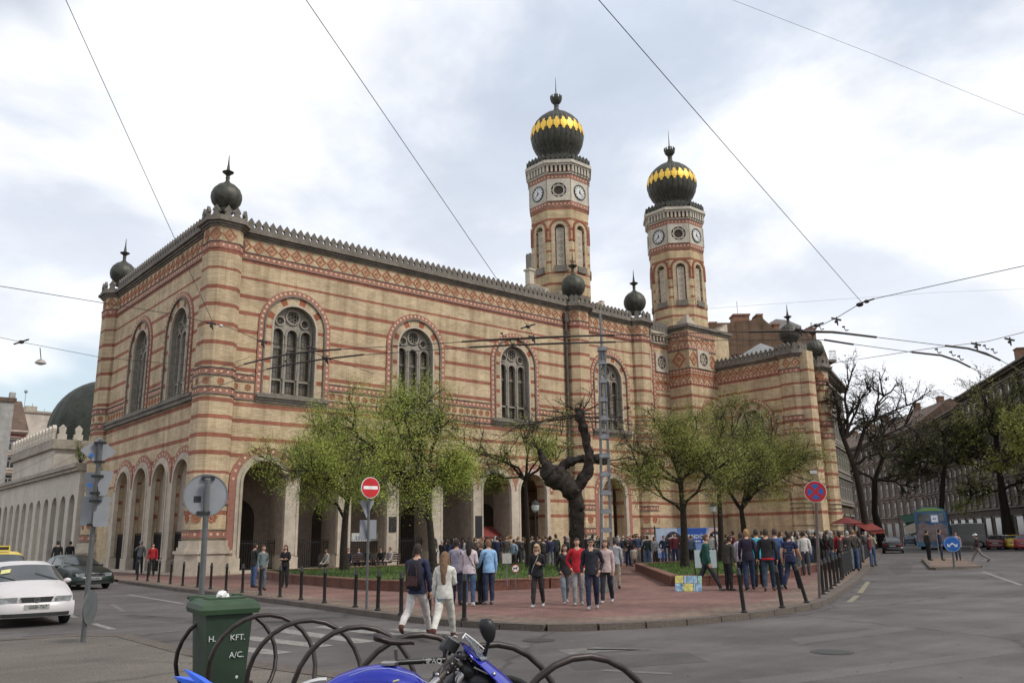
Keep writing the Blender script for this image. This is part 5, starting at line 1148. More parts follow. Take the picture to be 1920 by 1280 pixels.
# lattice mast with its catenary bracket
T_ = thing('catenary_mast', 'tall grey lattice steel mast standing at the lawn corner', 'mast')
p = gp(1139, 1108, .12); q = gp(1139, 1108, .12); D0 = (p-Vector((0, 0, CZ))).dot(CF); pt1 = W(1129, 655, D0); pt2 = W(1125, 588, D0)
ax = (Vector((pt1.x, pt1.y, pt1.z))-p); Hm = pt1.z-.12
def mp_(t, s1, s2): w_ = .17-.09*t; return p+ax*t+_r*(w_*s1)+O_*(w_*s2)
M_mast = mat('mast_grey_paint', (.225, .235, .245), .6, ns=4, var=.2, stain=.3)
for s1, s2 in ((-1, -1), (1, -1), (1, 1), (-1, 1)):
    mb = MB(); a_, b_ = mp_(0, s1, s2), mp_(1, s1, s2); mb.tube([a_, b_], .042, 4); mb.build('leg', M_mast, T_)
for k in range(13):
    t = (k+.3)/13.0; w_ = .17-.09*t+.025; c = p+ax*t
    mb = MB(); mb.obox(c-O_*(w_), _r*w_, O_*.01, Vector((0, 0, .075))); mb.obox(c+O_*(w_), _r*w_, O_*.01, Vector((0, 0, .075))); mb.obox(c-_r*w_, _r*.01, O_*w_, Vector((0, 0, .075))); mb.obox(c+_r*w_, _r*.01, O_*w_, Vector((0, 0, .075))); mb.build('batten_plate', M_mast, T_)
mb = MB(); mb.tube([pt1-Vector((0, 0, .3)), pt2], [.05, .035], 8); mb.obox(pt1, _r*.14, O_*.14, Vector((0, 0, .06))); mb.build('top_tube', M_mast, T_)
mb = MB(); mb.obox(p+Vector((0, 0, .2)), _r*.26, O_*.26, Vector((0, 0, .2))); mb.build('foot_block', mat('mast_concrete', (.2, .18, .16), .9, ns=5), T_)
mb = MB(); c = p+ax*.72; mb.tube([c-_r*.4, c+_r*.55], .02, 5); mb.tube([c+_r*.1, c+_r*.8+Vector((0, 0, .3))], .015, 5); mb.ball(c+_r*.55, .05, .05, .05, 6, 4); mb.ball(c+_r*.8+Vector((0, 0, .3)), .05, .05, .05, 6, 4); mb.build('bracket', M_iron, T_)
# street lanterns in the square
for x, yb, yt, lb, D0 in ((1004, 1068, 960, 'globe lantern on a thin post left of the knotted tree', 40), (1338, 1060, 962, 'dark lantern post in front of the wing by the banner', 44)):
    c = W(x, yt, D0); L_ = thing('street_lantern', lb, 'lantern'); mb = MB(); mb.tube([(c.x, c.y, .12), (c.x, c.y, c.z)], [.06, .035], 8); mb.build('post', M_iron, L_); mb = MB(); mb.lathe((c.x, c.y, c.z), [(.06, 0), (.16, .1), (.19, .3), (.1, .42), (.02, .5)], 10); mb.build('lamp_glass', mat('milky_glass', (.5, .52, .5), .3), L_); mb = MB(); mb.lathe((c.x, c.y, c.z+.38), [(.21, 0), (.15, .1), (.03, .2)], 10); mb.build('cap', M_iron, L_)
# ------------------------------------------------------------------ green bin
T_ = thing('wheelie_bin', 'dark green wheeled rubbish bin with white stencilled letters behind the bike rack', 'bin')
M_bin = mat('dark_green_plastic', (.014, .034, .017), .6, ns=5, var=.25, stain=.3, spec=.5); M_lid = mat('green_lid_plastic', (.030, .064, .030), .6, ns=5, var=.2, stain=.2)
D0 = 9.2; cb_ = W(408, 1290, D0); cx, cy = cb_.x, cb_.y; Fb = turned(Vector((cx, cy, 0)), 14); Fb.O = Vector((cx, cy, 0)); zb_ = .12
def bx(u, d, z): return Fb(u, z, d)
mb = MB(); lo = [(-.20, .28), (.20, .28), (.20, -.28), (-.20, -.28)]; hi = [(-.25, .33), (.25, .33), (.25, -.33), (-.25, -.33)]
A_ = [mb.pt(bx(u, d, zb_+.06)) for u, d in lo]; B_ = [mb.pt(bx(u, d, 1.07)) for u, d in hi]
for j in range(4): mb.face((A_[j], A_[(j+1) % 4], B_[(j+1) % 4], B_[j]))
mb.face(A_[::-1]); mb.face(B_); mb.build('body', M_bin, T_)
mb = MB()
for z0, z1, e in ((1.05, 1.16, .06),): 
    A_ = [mb.pt(bx(u*(1+.2), d*1.12, z0)) for u, d in hi]; B_ = [mb.pt(bx(u*1.27, d*1.16, z0+.05)) for u, d in hi]; C_ = [mb.pt(bx(u*1.22, d*1.12, z1-.01)) for u, d in hi]; D2 = [mb.pt(bx(u*1.0, d*.95, z1+.035)) for u, d in hi]
    for P_, Q_ in ((A_, B_), (B_, C_), (C_, D2)):
        for j in range(4): mb.face((P_[j], P_[(j+1) % 4], Q_[(j+1) % 4], Q_[j]))
    mb.face(A_[::-1]); mb.face(D2)
mb.build('lid', M_lid, T_)
mb = MB(); strip(mb, Fb, -.2, .2, 1.19, 1.215, -.1, .2); strip(mb, Fb, -.29, -.2, 1.17, 1.22, -.4, -.3); strip(mb, Fb, .2, .29, 1.17, 1.22, -.4, -.3); mb.tube([bx(-.3, -.42, 1.2), bx(.3, -.42, 1.2)], .02, 6); mb.build('handle', M_lid, T_)
for u in (-.23, .26): mb = MB(); c = bx(u, .28 if u > 0 else -.3, zb_+.11); mb.tube([c-Fb.U*.03, c+Fb.U*.03], .11, 16); mb.build('wheel', mat('rusty_black_rubber', (.03, .018, .015), .8), T_, smooth=40)
MT = Matrix((Fb.U, Vector((0, 0, 1)), Fb.N)).transposed().to_4x4()
def bin_text(s, u, z, size):
    o = inst('stencil_lettering', text_mesh(s, size, mat('stencil_white', (.5, .52, .5), .7, ns=20, var=.3)), T_, MT); d = .28+.05*(z-.18)/.89+.010; o.location = bx(u, d, z); o.rotation_euler.rotate_axis('X', R(-3.5)) if False else None
bin_text('H.', -.17, .80, .085); bin_text('KFT.', .10, .80, .085); bin_text('A/C.', .10, .62, .085); 
mb = MB(); mb.ball(bx(.12, .285, .39), .02, .02, .02, 6, 4); mb.build('paint_smudge', MATS['stencil_white'], T_)
T_ = thing('litter', 'crumpled white plastic bag lying on the green bin lid', 'litter'); mb = MB(); c = bx(-.04, .1, 1.235); mb.ball(c, .07, .05, .045, 7, 5); mb.ball(c+Vector((.05, .02, -.01)), .05, .04, .03, 6, 4)
mb.v = [tuple(Vector(v)+Vector((random.uniform(-1, 1), random.uniform(-1, 1), random.uniform(-1, 1)))*.012) for v in mb.v]; mb.build('bag', M_signwhite, T_)
# ------------------------------------------------------------------ spiral bicycle rack
T_ = thing('bicycle_rack', 'dark spiral tube bicycle rack curling along the near pavement', 'bike rack')
zt = 1.06; t0 = gp(430, 1143, zt); t1 = gp(1093, 1230, zt); A_ = (t1-t0); A_.z = 0; La = A_.length; A_.normalize(); Nn = Vector((-A_.y, A_.x, 0))
if Nn.dot(_r) > 0: Nn = -Nn
Rr = .475; pitch = La/6.0; c0_ = t0-Vector((0, 0, Rr))
pts = []
for i in range(int(24*7.2)):
    th = -PI*1.6/2+i*2*PI/24*1.0; k = (th-PI/2)/(2*PI); q = c0_+A_*(pitch*k)+Nn*(Rr*math.cos(th))+Vector((0, 0, Rr*math.sin(th))); pts.append(q)
mb = MB(); mb.tube(pts, .0235, 10); M_tube = mat('dark_painted_tube', (.05, .04, .037), .4, metal=.45, ns=9, var=.35, stain=.3); mb.build('spiral_tube', M_tube, T_, smooth=50)
mb = MB(); b0_ = c0_-A_*.9-Vector((0, 0, Rr-.05)); mb.tube([b0_, b0_+A_*(La+1.6)], .03, 8); mb.build('base_rail', M_tube, T_, smooth=50)
# ------------------------------------------------------------------ bicycle behind the motorcycle
M_bikef = mat('black_bicycle_paint', (.012, .012, .013), .35, ns=9); M_rub = mat('black_rubber', (.015, .014, .014), .8, ns=9)
BK = thing('bicycle', 'black mountain bicycle with white lettering on its top tube, locked at the rack', 'bicycle')
D0 = 6.1; ub = (_r*math.cos(R(6))+O_*math.sin(R(6))).normalized()
s0 = W(742, 1200, D0)
hd = W(834, 1236, D0+.15); st = W(744, 1241, D0); rw = s0-ub*.50; rw.z = .46; bb = s0+ub*.10; bb.z = .42; fw = hd+ub*.42; fw.z = .46
mb = MB()
for a_, b_, r_ in ((st, bb, .017), (st, hd, .021), (bb, hd-Vector((0, 0, .12)), .021), (bb, rw, .011), (st, rw, .009), (hd, hd-Vector((0, 0, .16))+ub*.05, .022), (hd-Vector((0, 0, .16))+ub*.05, fw, .014)): mb.tube([a_, b_], r_, 8)
mb.build('frame', M_bikef, BK, smooth=50)
mb = MB(); mb.tube([st, s0-Vector((0, 0, .06))], .014, 8); mb.build('seat_post', mat('bike_chrome', (.3, .3, .3), .3, metal=.9), BK)
mb = MB()
for k in range(9):
    t = k/8; 
sp_ = [( -.16, .05, .035), (-.14, .072, .034), (-.11, .078, .028), (-.04, .06, .0), (.04, .03, -.012), (.11, .02, -.012), (.135, .012, -.02)]
lat = Vector((-ub.y, ub.x, 0)); rows = []
for x_, w_, z_ in sp_: rows.append([mb.pt(s0+ub*x_+lat*(w_*math.cos(t))+Vector((0, 0, z_+.022*math.sin(t) if math.sin(t) > 0 else z_+(.012+w_*.35)*math.sin(t)))) for t in [2*PI*j/10 for j in range(10)]])
for P_, Q_ in zip(rows, rows[1:]):
    for j in range(10): mb.face((P_[j], P_[(j+1) % 10], Q_[(j+1) % 10], Q_[j]))
mb.face(rows[0][::-1]); mb.face(rows[-1]); mb.build('saddle', mat('worn_black_saddle', (.03, .02, .018), .5), BK, smooth=60)
for c in (rw, fw):
    mb = MB(); mb.tube([c+ub*(.33*math.cos(t))+Vector((0, 0, .33*math.sin(t))) for t in [2*PI*i/28 for i in range(29)]], .024, 7); wl = mb.build('wheel', M_rub, BK, smooth=60)
    mb = MB()
    for i in range(14): t = 2*PI*i/14; mb.tube([c, c+ub*(.31*math.cos(t))+Vector((0, 0, .31*math.sin(t)))], .002, 3)
    mb.tube([c-lat*.04, c+lat*.04], .02, 8); mb.build('spoke', MATS['bike_chrome'], wl)
mb = MB(); hb = hd+Vector((0, 0, .14)); mb.tube([hd, hb], .015, 6); mb.tube([hb-lat*.28, hb-lat*.1+ub*.02, hb+lat*.1+ub*.02, hb+lat*.28], .013, 8); mb.build('handlebar', M_bikef, BK)
mb = MB(); mb.tube([rw+ub*(.38*math.cos(t))+Vector((0, 0, .38*math.sin(t))) for t in [R(a) for a in range(88, 122, 8)]], .018, 5); mb.build('mudguard', mat('white_mudguard', (.5, .5, .5), .5), BK)
o = inst('lettering', text_mesh('COMPAQ', .052, mat('white_transfer', (.62, .62, .6), .5), .001), BK, Matrix((ub, Vector((0, 0, 1)), Vector((ub.y, -ub.x, 0)))).transposed().to_4x4()); o.location = st+(hd-st)*.62+Vector((ub.y, -ub.x, 0))*.0225-Vector((0, 0, .001)); 
# ------------------------------------------------------------------ motorcycle at the bottom edge
MC = thing('motorcycle', 'blue sports motorcycle with black mirror cropped by the bottom edge', 'motorcycle')
M_blue = mat('metallic_blue_paint', (.012, .022, .36), .18, metal=.35, ns=3, var=.2, spec=.9); M_chr = mat('worn_chrome', (.35, .34, .34), .28, metal=.95, ns=9, var=.2); M_blk = mat('satin_black_plastic', (.012, .012, .013), .4, ns=9)
D0 = 4.45; ha = R(9); mA = (_r*math.cos(ha)+O_*math.sin(ha)).normalized(); mL = Vector((-mA.y, mA.x, 0)); Zv = Vector((0, 0, 1))
tc_ = W(722, 1243, D0); tc_.z -= .25                     # tank: centre below its top
mb = MB(); rows = []
prof = [(-.36, .05, .10), (-.32, .10, .16), (-.24, .135, .205), (-.14, .165, .238), (-.03, .185, .25), (.08, .185, .235), (.17, .17, .195), (.235, .145, .135), (.265, .10, .06), (.275, .05, .0)]
for x_, w_, h_ in prof:
    r_ = []
    for j in range(20):
        t = 2*PI*j/20; c_, s_ = math.cos(t), math.sin(t); u_ = w_*math.copysign(abs(c_)**.75, c_); z_ = (h_ if s_ > 0 else .16)*math.copysign(abs(s_)**.85, s_); r_.append(mb.pt(tc_+mA*x_+mL*u_+Zv*z_))
    rows.append(r_)
for P_, Q_ in zip(rows, rows[1:]):
    for j in range(20): mb.face((P_[j], P_[(j+1) % 20], Q_[(j+1) % 20], Q_[j]))
mb.face(rows[0][::-1]); mb.face(rows[-1]); tk = mb.build('fuel_tank', M_blue, MC, smooth=70)
mb = MB(); mb.lathe(tuple(tc_+mA*.02+Zv*.245), [(.05, 0), (.05, .012), (.035, .018), (.001, .018)], 16); mb.build('filler_cap', M_chr, tk, smooth=40)
# front cowl and clear screen
pp = [W(*q) for q in ((874, 1206, D0+.1), (893, 1222, D0+.1), (915, 1238, D0+.12), (945, 1262, D0+.14), (975, 1292, D0+.16), (1000, 1330, D0+.18), (1010, 1380, D0+.18))]
wd = [.10, .135, .16, .18, .19, .19, .17]
def shell(pp, wd, nm, m_, k=2.2, th=.008, tags=None):
    mb = MB(); rows = []
    for q, w_ in zip(pp, wd): rows.append([mb.pt(q+mL*l-mA*(k*l*l)+(-mL if False else Vector((0, 0, 0)))) for l in [w_*(j/5-1) for j in range(11)]])
    rows2 = [[mb.pt(Vector(mb.v[i])-mA*th) for i in r_] for r_ in rows]
    for R_ in (rows, rows2):
        for P_, Q_ in zip(R_, R_[1:]):
            for j in range(10): mb.face((P_[j], P_[j+1], Q_[j+1], Q_[j]))
    for P_, Q_, P2, Q2 in zip(rows, rows[1:], rows2, rows2[1:]):
        for j in (0, 10): mb.face((P_[j], Q_[j], Q2[j], P2[j]))
    for j in range(10): mb.face((rows[0][j], rows[0][j+1], rows2[0][j+1], rows2[0][j])); mb.face((rows[-1][j], rows[-1][j+1], rows2[-1][j+1], rows2[-1][j]))
    return mb.build(nm, m_, MC, smooth=60)
shell(pp, wd, 'front_cowl', M_blue)
M_scr = mat('clear_screen', (.6, .64, .66), .05, spec=.8, ns=1, var=.05); b_ = M_scr.node_tree.nodes['Principled BSDF']; b_.inputs['Transmission Weight'].default_value = .8; b_.inputs['IOR'].default_value = 1.2
shell([W(*q) for q in ((874, 1190, D0+.06), (889, 1203, D0+.08), (905, 1219, D0+.1), (915, 1230, D0+.12))], [.07, .11, .14, .15], 'windscreen', M_scr, th=.005)
mb = MB(); e0 = [W(*q) for q in ((867, 1196, D0-.02), (873, 1187, D0+.04), (890, 1200, D0+.04), (908, 1216, D0+.04))]; mb.tube(e0, .004, 5); mb.build('screen_edge', mat('bright_screen_edge', (.75, .75, .75), .2), MC)
# mirror
mc = W(914.5, 1181, D0-.02); mb = MB(); rows = []
for i in range(9):
    t = PI*i/8; z_ = -.062*math.cos(t); w_ = .042*math.sin(t)**.7*(1+.25*math.cos(t)*-1)+.001; rows.append([mb.pt(mc+_r*(w_*math.cos(a)-.01*math.cos(t)*-1)+O_*(w_*.7*math.sin(a))+Zv*z_) for a in [2*PI*j/12 for j in range(12)]])
for P_, Q_ in zip(rows, rows[1:]):
    for j in range(12): mb.face((P_[j], P_[(j+1) % 12], Q_[(j+1) % 12], Q_[j]))
mb.face(rows[0][::-1]); mb.face(rows[-1]); mb.build('mirror', M_blk, MC, smooth=60)
mb = MB(); mb.tube([W(918, 1196, D0), W(913, 1212, D0), W(908, 1228, D0+.05), W(905, 1240, D0+.1)], [.012, .010, .013, .018], 8); mb.build('mirror_stem', M_blk, MC, smooth=50)
# clocks, yoke, bars, forks, lever
def blob(x, y, dD, rx, ry, rz, nm, m_): mb = MB(); c = W(x, y, D0+dD); mb.ball(c, rx, ry, rz, 14, 9); return mb.build(nm, m_, MC, smooth=60)
def bar(pl, r_, nm, m_): mb = MB(); mb.tube([W(x, y, D0+d) for x, y, d in pl], r_, 9); return mb.build(nm, m_, MC, smooth=50)
mb = MB(); c = W(847, 1206, D0+.02); aa = (mA*.55+Zv*.85).normalized(); 
mb.tube([c-aa*.035, c+aa*.02], .042, 18); g_ = mb.build('gauge', M_blk, MC, smooth=40); mb = MB(); mb.tube([c+aa*.021, c+aa*.025], .038, 18); mb.build('dial', mat('grey_dial', (.22, .21, .19), .2, spec=.8), g_); mb = MB(); c2 = W(838, 1212, D0+.16); mb.tube([c2-aa*.03, c2+aa*.02], .04, 18); mb.build('gauge', M_blk, MC, smooth=40)
bar([(838, 1228, .0), (842, 1214, .0), (846, 1196, .0), (852, 1191, .02), (858, 1194, .02)], .004, 'bezel', M_chr)
bar([(822, 1272, -.05), (838, 1256, 0), (856, 1236, .03)], [.02, .018, .016], 'grip', mat('brown_black_grip', (.05, .038, .035), .5))
bar([(800, 1292, -.1), (822, 1272, -.05)], .021, 'fork_tube', M_chr); bar([(856, 1236, .03), (870, 1246, .05), (880, 1290, .1)], .028, 'steering_head', M_chr)
bar([(812, 1262, -.02), (835, 1262, 0), (862, 1250, .02)], .011, 'brake_lever', M_blk); bar([(889, 1250, .0), (902, 1256, -.01), (915, 1262, -.02), (926, 1263, -.02)], [.008, .006, .005, .007], 'clutch_lever', M_chr)
blob(926, 1263, -.02, .012, .012, .012, 'lever_tip', M_chr); blob(820, 1264, -.05, .014, .014, .012, 'bar_end', M_chr)
blob(880, 1255, .05, .06, .06, .055, 'master_cylinder', M_blk); blob(868, 1226, .05, .045, .05, .03, 'clamp', mat('grey_alloy', (.14, .13, .135), .4, metal=.7)); blob(900, 1275, .06, .09, .09, .07, 'headlamp_bracket', M_blk); blob(858, 1282, .05, .07, .09, .06, 'ignition_barrel', M_blk)
bar([(858, 1292, .0), (861, 1272, .0), (868, 1262, .02)], [.022, .022, .02], 'fork_top', M_chr); bar([(895, 1240, .02), (902, 1262, .03), (898, 1285, .05)], .009, 'cable', M_blk); bar([(876, 1240, .0), (888, 1258, .0), (884, 1282, 0)], .006, 'cable', M_blk); bar([(905, 1285, .0), (910, 1262, .02)], .012, 'indicator_stalk', M_chr)
bar([(842, 1240, -.02), (852, 1262, -.03), (848, 1290, -.02)], .005, 'cable', M_blk); bar([(866, 1236, -.02), (878, 1228, -.01), (893, 1246, 0), (896, 1276, 0)], .005, 'cable', M_blk); bar([(830, 1250, -.02), (824, 1264, -.04), (836, 1284, -.03)], .004, 'cable', mat('grey_cable', (.12, .11, .11), .5))
for x_, y_, d_ in ((862, 1226, .0), (872, 1234, .0), (848, 1244, -.02), (858, 1254, -.02), (840, 1260, -.03), (884, 1238, .0)): blob(x_, y_, d_, .007, .007, .007, 'bolt', M_chr)
bar([(655, 1266, -.16), (690, 1254, -.17), (730, 1252, -.17), (775, 1264, -.16), (802, 1280, -.15)], .0025, 'tank_highlight', mat('pale_blue_highlight', (.25, .30, .6), .3)); bar([(737, 1277, -.17), (748, 1274, -.17)], .005, 'tank_mark', mat('pale_yellow_mark', (.5, .5, .25), .5))  # pale blue tube paints the highlight line on the tank; the mark is a decal
# seat, tail and the rest below the frame
def W2(x, y, z_off, dD=0): q = W(x, y, D0+dD); return q+Zv*z_off
mb = MB(); sA = tc_-mA*.34; 
for x0, x1, z_ in ((-.02, .42, -.02), (.42, .85, .05)): mb.obox(sA-mA*((x0+x1)/2)+Zv*(z_-.12), mA*((x1-x0)/2), mL*.13, Zv*.045)
mb.build('seat', M_blk, MC)
t0_ = W(352, 1262, D0+.25)
def spike(a, b, w_, nm):
    a = W(*a); b = W(*b); mb = MB(); d = (b-a); mb.tube([a, a+d*.12, a+d*.35, a+d*.7, b], [.003, w_*.45, w_*.85, w_, w_*1.1], 5); o = mb.build(nm, mat('bright_blue_fairing', (.015, .10, .62), .25, spec=.8), MC); return o
spike((346, 1254, D0+.15), (432, 1318, D0+.1), .03, 'tail_fin'); spike((326, 1268, D0+.25), (420, 1300, D0+.2), .034, 'tail_fin')
mb = MB(); mb.obox(sA-mA*.62-Zv*.22, mA*.34, mL*.09, Zv*.07); mb.build('tail_unit', M_blue, MC)
for x_ in (-.95, .62):
    c = tc_+mA*x_; c.z = .115+.30; mb = MB(); mb.tube([c+mA*(.245*math.cos(t))+Zv*(.245*math.sin(t)) for t in [2*PI*i/28 for i in range(29)]], .055, 8); wl = mb.build('wheel', M_rub, MC, smooth=60); mb = MB(); mb.tube([c-mL*.03, c+mL*.03], .19, 20); mb.build('rim', M_chr, wl, smooth=40)
mb = MB(); mb.obox(tc_-Zv*.42+mA*.0, mA*.28, mL*.16, Zv*.2); mb.build('engine', MATS['grey_alloy'], MC); mb = MB(); c = tc_+mA*.62; c.z = .42; mb.tube([tc_+mA*.36+Zv*.1, c-mL*.07], .025, 8); mb.tube([tc_+mA*.36+Zv*.1, c+mL*.07], .025, 8); mb.build('fork_tube', M_chr, MC)
# ================================================================== cars
M_cglass = mat('car_glass', (.03, .036, .038), .08, ns=1.5, var=.5, spec=.9)
M_tyre = mat('tyre_rubber', (.016, .015, .015), .85, ns=9); M_rim = mat('alloy_rim', (.28, .28, .28), .4, metal=.7, ns=9)
M_head = mat('headlight_glass', (.20, .21, .21), .15, ns=12, var=.35, spec=.9); M_tail = mat('red_tail_light', (.35, .012, .012), .25, spec=.8); M_trim = mat('dark_plastic_trim', (.02, .02, .02), .6)
M_plate = mat('number_plate_white', (.34, .34, .32), .5)
def paint(n, c, metal=.2, rough=.3): return mat('car_paint_'+n, c, rough, metal=metal, ns=1.2, var=.06, spec=.8)
KIND = {
 'hatch': [(2.02, .34, .52, .56, .60), (1.98, .24, .62, .66, .74), (1.80, .2, .72, .76, .80), (1.35, .2, .82, .87, .82), (.98, .2, .90, .95, .825), (.12, .2, .93, 1.36, .83), (-.75, .2, .93, 1.42, .83), (-1.35, .2, .93, 1.38, .82), (-1.78, .22, .92, 1.02, .79), (-1.92, .26, .88, .92, .76), (-1.98, .36, .6, .64, .70)],
 'sedan': [(2.24, .34, .54, .58, .64), (2.20, .22, .62, .66, .80), (2.0, .2, .70, .74, .85), (1.5, .2, .82, .86, .865), (.95, .2, .89, .94, .87), (.15, .2, .92, 1.34, .87), (-.65, .2, .92, 1.40, .87), (-1.15, .2, .92, 1.34, .865), (-1.72, .2, .92, 1.0, .85), (-2.12, .22, .88, .96, .82), (-2.24, .34, .7, .74, .74)],
 'van': [(2.6, .34, .75, .8, .82), (2.55, .26, .95, 1.0, .92), (2.3, .25, 1.15, 1.2, .96), (1.9, .25, 1.2, 1.3, .97), (1.75, .25, 1.2, 1.4, .97), (1.1, .25, 1.25, 2.35, .98), (0, .25, 1.25, 2.45, .98), (-1.5, .25, 1.25, 2.45, .98), (-2.5, .25, 1.25, 2.42, .98), (-2.62, .25, 1.2, 2.36, .96), (-2.66, .36, .8, .9, .9)],
}
def section(st, van=False):
    x, zb, zbelt, ztop, w = st; cab = ztop-zbelt > .12
    wt = (w*.93 if van else w*.72) if cab else w*.90
    return [(x, w*.90, zb), (x, w*.985, zb+.14), (x, w, (zb+zbelt)/2+.04), (x, w*.965, zbelt-.03), (x, w*.93, zbelt), (x, wt, ztop-.045), (x, wt*.86, ztop-.006), (x, wt*.45, ztop+.012), (x, 0, ztop+.018)]
def make_car(name, label, cat, kind, col, loc, head, detail=True, group=None, plate=None, front=None):
    T = thing(name, label, cat, loc, head, group); van = kind == 'van'; S_ = [section(s, van) for s in KIND[kind]]; N_ = len(S_)
    full = [r_[::1]+[(p[0], -p[1], p[2]) for p in r_[-2::-1]] for r_ in S_]; J = len(full[0])
    # rounder plan at the ends
    full = [[(p[0]-(abs(p[1])/KIND[kind][i][4])**3*(.16 if i < 2 else (-.10 if i > N_-3 else 0)), p[1], p[2]) for p in r_] for i, r_ in enumerate(full)]
    mb = MB(); ids = [[mb.pt(p) for p in r_] for r_ in full]
    for A_, B_ in zip(ids, ids[1:]):
        for j in range(J-1): mb.face((A_[j], A_[j+1], B_[j+1], B_[j]))
        mb.face((A_[J-1], A_[0], B_[0], B_[J-1]))
    mb.face(ids[0]); mb.face(ids[-1][::-1])
    body = mb.build('body', col, T, smooth=32)
    def ev(i, j):
        i0 = min(int(i), N_-2); j0 = min(int(j), J-2); fi, fj = i-i0, j-j0; v = [Vector(full[a][b]) for a, b in ((i0, j0), (i0, j0+1), (i0+1, j0), (i0+1, j0+1))]
        return (v[0]*(1-fj)+v[1]*fj)*(1-fi)+(v[2]*(1-fj)+v[3]*fj)*fi
    def panel(i0, i1, j0, j1, nm, m_, e=.008, ni=2, nj=10):
        mb = MB(); g = [[None]*(nj+1) for _ in range(ni+1)]
        for a in range(ni+1):
            for b in range(nj+1):
                i, j = i0+(i1-i0)*a/ni, j0+(j1-j0)*b/nj; p = ev(i, j); n_ = (ev(min(i+.05, N_-1), j)-ev(max(i-.05, 0), j)).cross(ev(i, min(j+.05, J-1))-ev(i, max(j-.05, 0)))
                if n_.length > 0: n_.normalize()
                if n_.dot(p-Vector((p.x, 0, .7))) < 0 and abs(j0-8) > 4.5: n_ = -n_
                elif abs(j0-8) <= 4.5 and n_.z < 0 and i0 > .5 : n_ = -n_
                g[a][b] = mb.pt(p+n_*e)
        for a in range(ni):
            for b in range(nj): mb.face((g[a][b], g[a][b+1], g[a+1][b+1], g[a+1][b]))
        return mb.build(nm, m_, T, smooth=50)
    panel(4.10, 4.93, 4.35, J-1-4.35, 'windscreen', M_cglass)
    if not van:
        panel(7.10, 7.88, 4.4, J-1-4.4, 'rear_window', M_cglass)
        for sg in (0, 1):
            for a, b in ((4.62, 5.72), (5.86, 7.1)):
                j0, j1 = (4.12, 4.88) if not sg else (J-1-4.12, J-1-4.88); panel(a, b, j0, j1, 'side_window', M_cglass, nj=2)
    else:
        for sg in (0, 1): j0, j1 = (4.1, 4.8) if not sg else (J-1-4.1, J-1-4.8); panel(4.4, 5.5, j0, j1, 'side_window', M_cglass, nj=2)
    w = KIND[kind][5][4]; rw = .31 if not van else .35; xs = (KIND[kind][0][0]-.78, KIND[kind][-1][0]+.72)
    wm = MB(); wm.lathe((0, 0, 0), [(rw-.03, -.09), (rw, -.07), (rw, .07), (rw-.03, .09), (rw*.6, .09), (.001, .07)], 22)
    wm = wm.mesh('tyre', [M_tyre], 40); rm = MB(); rm.lathe((0, 0, 0), [(rw*.62, .085), (rw*.6, .095), (rw*.2, .075), (.001, .085)], 16); rm = rm.mesh('rim', [M_rim], 40)
    for x in xs:
        for s_ in (-1, 1):
            M_ = Matrix.Translation((x, s_*(w-.085), rw)) @ Matrix.Rotation(-s_*PI/2, 4, 'X'); o = inst('wheel', wm, T, M_); inst('rim', rm, o)
            mb = MB(); pts = [(x+(rw+.06)*math.cos(t), rw+.02+(rw+.06)*math.sin(t)) for t in [PI*k/12 for k in range(13)]]+[(x-(rw+.06), .2), (x+(rw+.06), .2)]
            mb.plate(pts, [], lambda u, z, d: Vector((u, s_*(w*.985+d), z)), -.02, .006, cap_back=False); mb.build('wheel_arch', M_trim, T)  # flat dark disc stands in for the shaded hollow round the wheel
    xf = KIND[kind][0][0]; xr = KIND[kind][-1][0]
    P_ = lambda x: (lambda u, z, d: Vector((x+d-(abs(u)/w)**3*.16, u, z)))
    PR = lambda x: (lambda u, z, d: Vector((x-d+(abs(u)/w)**3*.10, u, z)))
    # bumpers
    mb = MB(); n_ = 12
    for sx, xx, nm in ((1, xf, 'front_bumper'), (-1, xr, 'rear_bumper')):
        mb = MB(); rows = []
        for k in range(n_+1):
            u = (-1+2*k/n_)*w*.99; x_ = xx+sx*(.07-(abs(u)/w)**4*.22); rows.append([mb.pt((x_-sx*.25, u, .22)), mb.pt((x_-sx*.03, u, .22)), mb.pt((x_, u, .32)), mb.pt((x_, u, .48)), mb.pt((x_-sx*.05, u, .54)), mb.pt((x_-sx*.25, u, .54))])
        for A_, B_ in zip(rows, rows[1:]):
            for j in range(6): mb.face((A_[j], A_[(j+1) % 6], B_[(j+1) % 6], B_[j]))
        mb.face(rows[0]); mb.face(rows[-1][::-1]); mb.build(nm, col, T, smooth=40)
    mb = MB(); nn = 14
    for k in range(nn):
        u0_, u1_ = -.70+1.4*k/nn, -.70+1.4*(k+1)/nn; Pb = lambda u, z, d: Vector((xf+.070+d-(abs(u)/(w*.99))**4*.22, u, z)); mb.poly([Pb(u0_, .235, .006), Pb(u1_, .235, .006), Pb(u1_, .315, .008), Pb(u0_, .315, .008)])
    mb.build('air_intake', M_trim, T)
    zg = .60 if not van else .75
    mb = MB(); q = .34
    mb.plate([(-q, zg+.06), (q, zg+.06), (q*.84, zg-.06), (-q*.84, zg-.06)], [], P_(xf-.02), 0, .04); gr_ = mb.build('grille', M_trim, T)
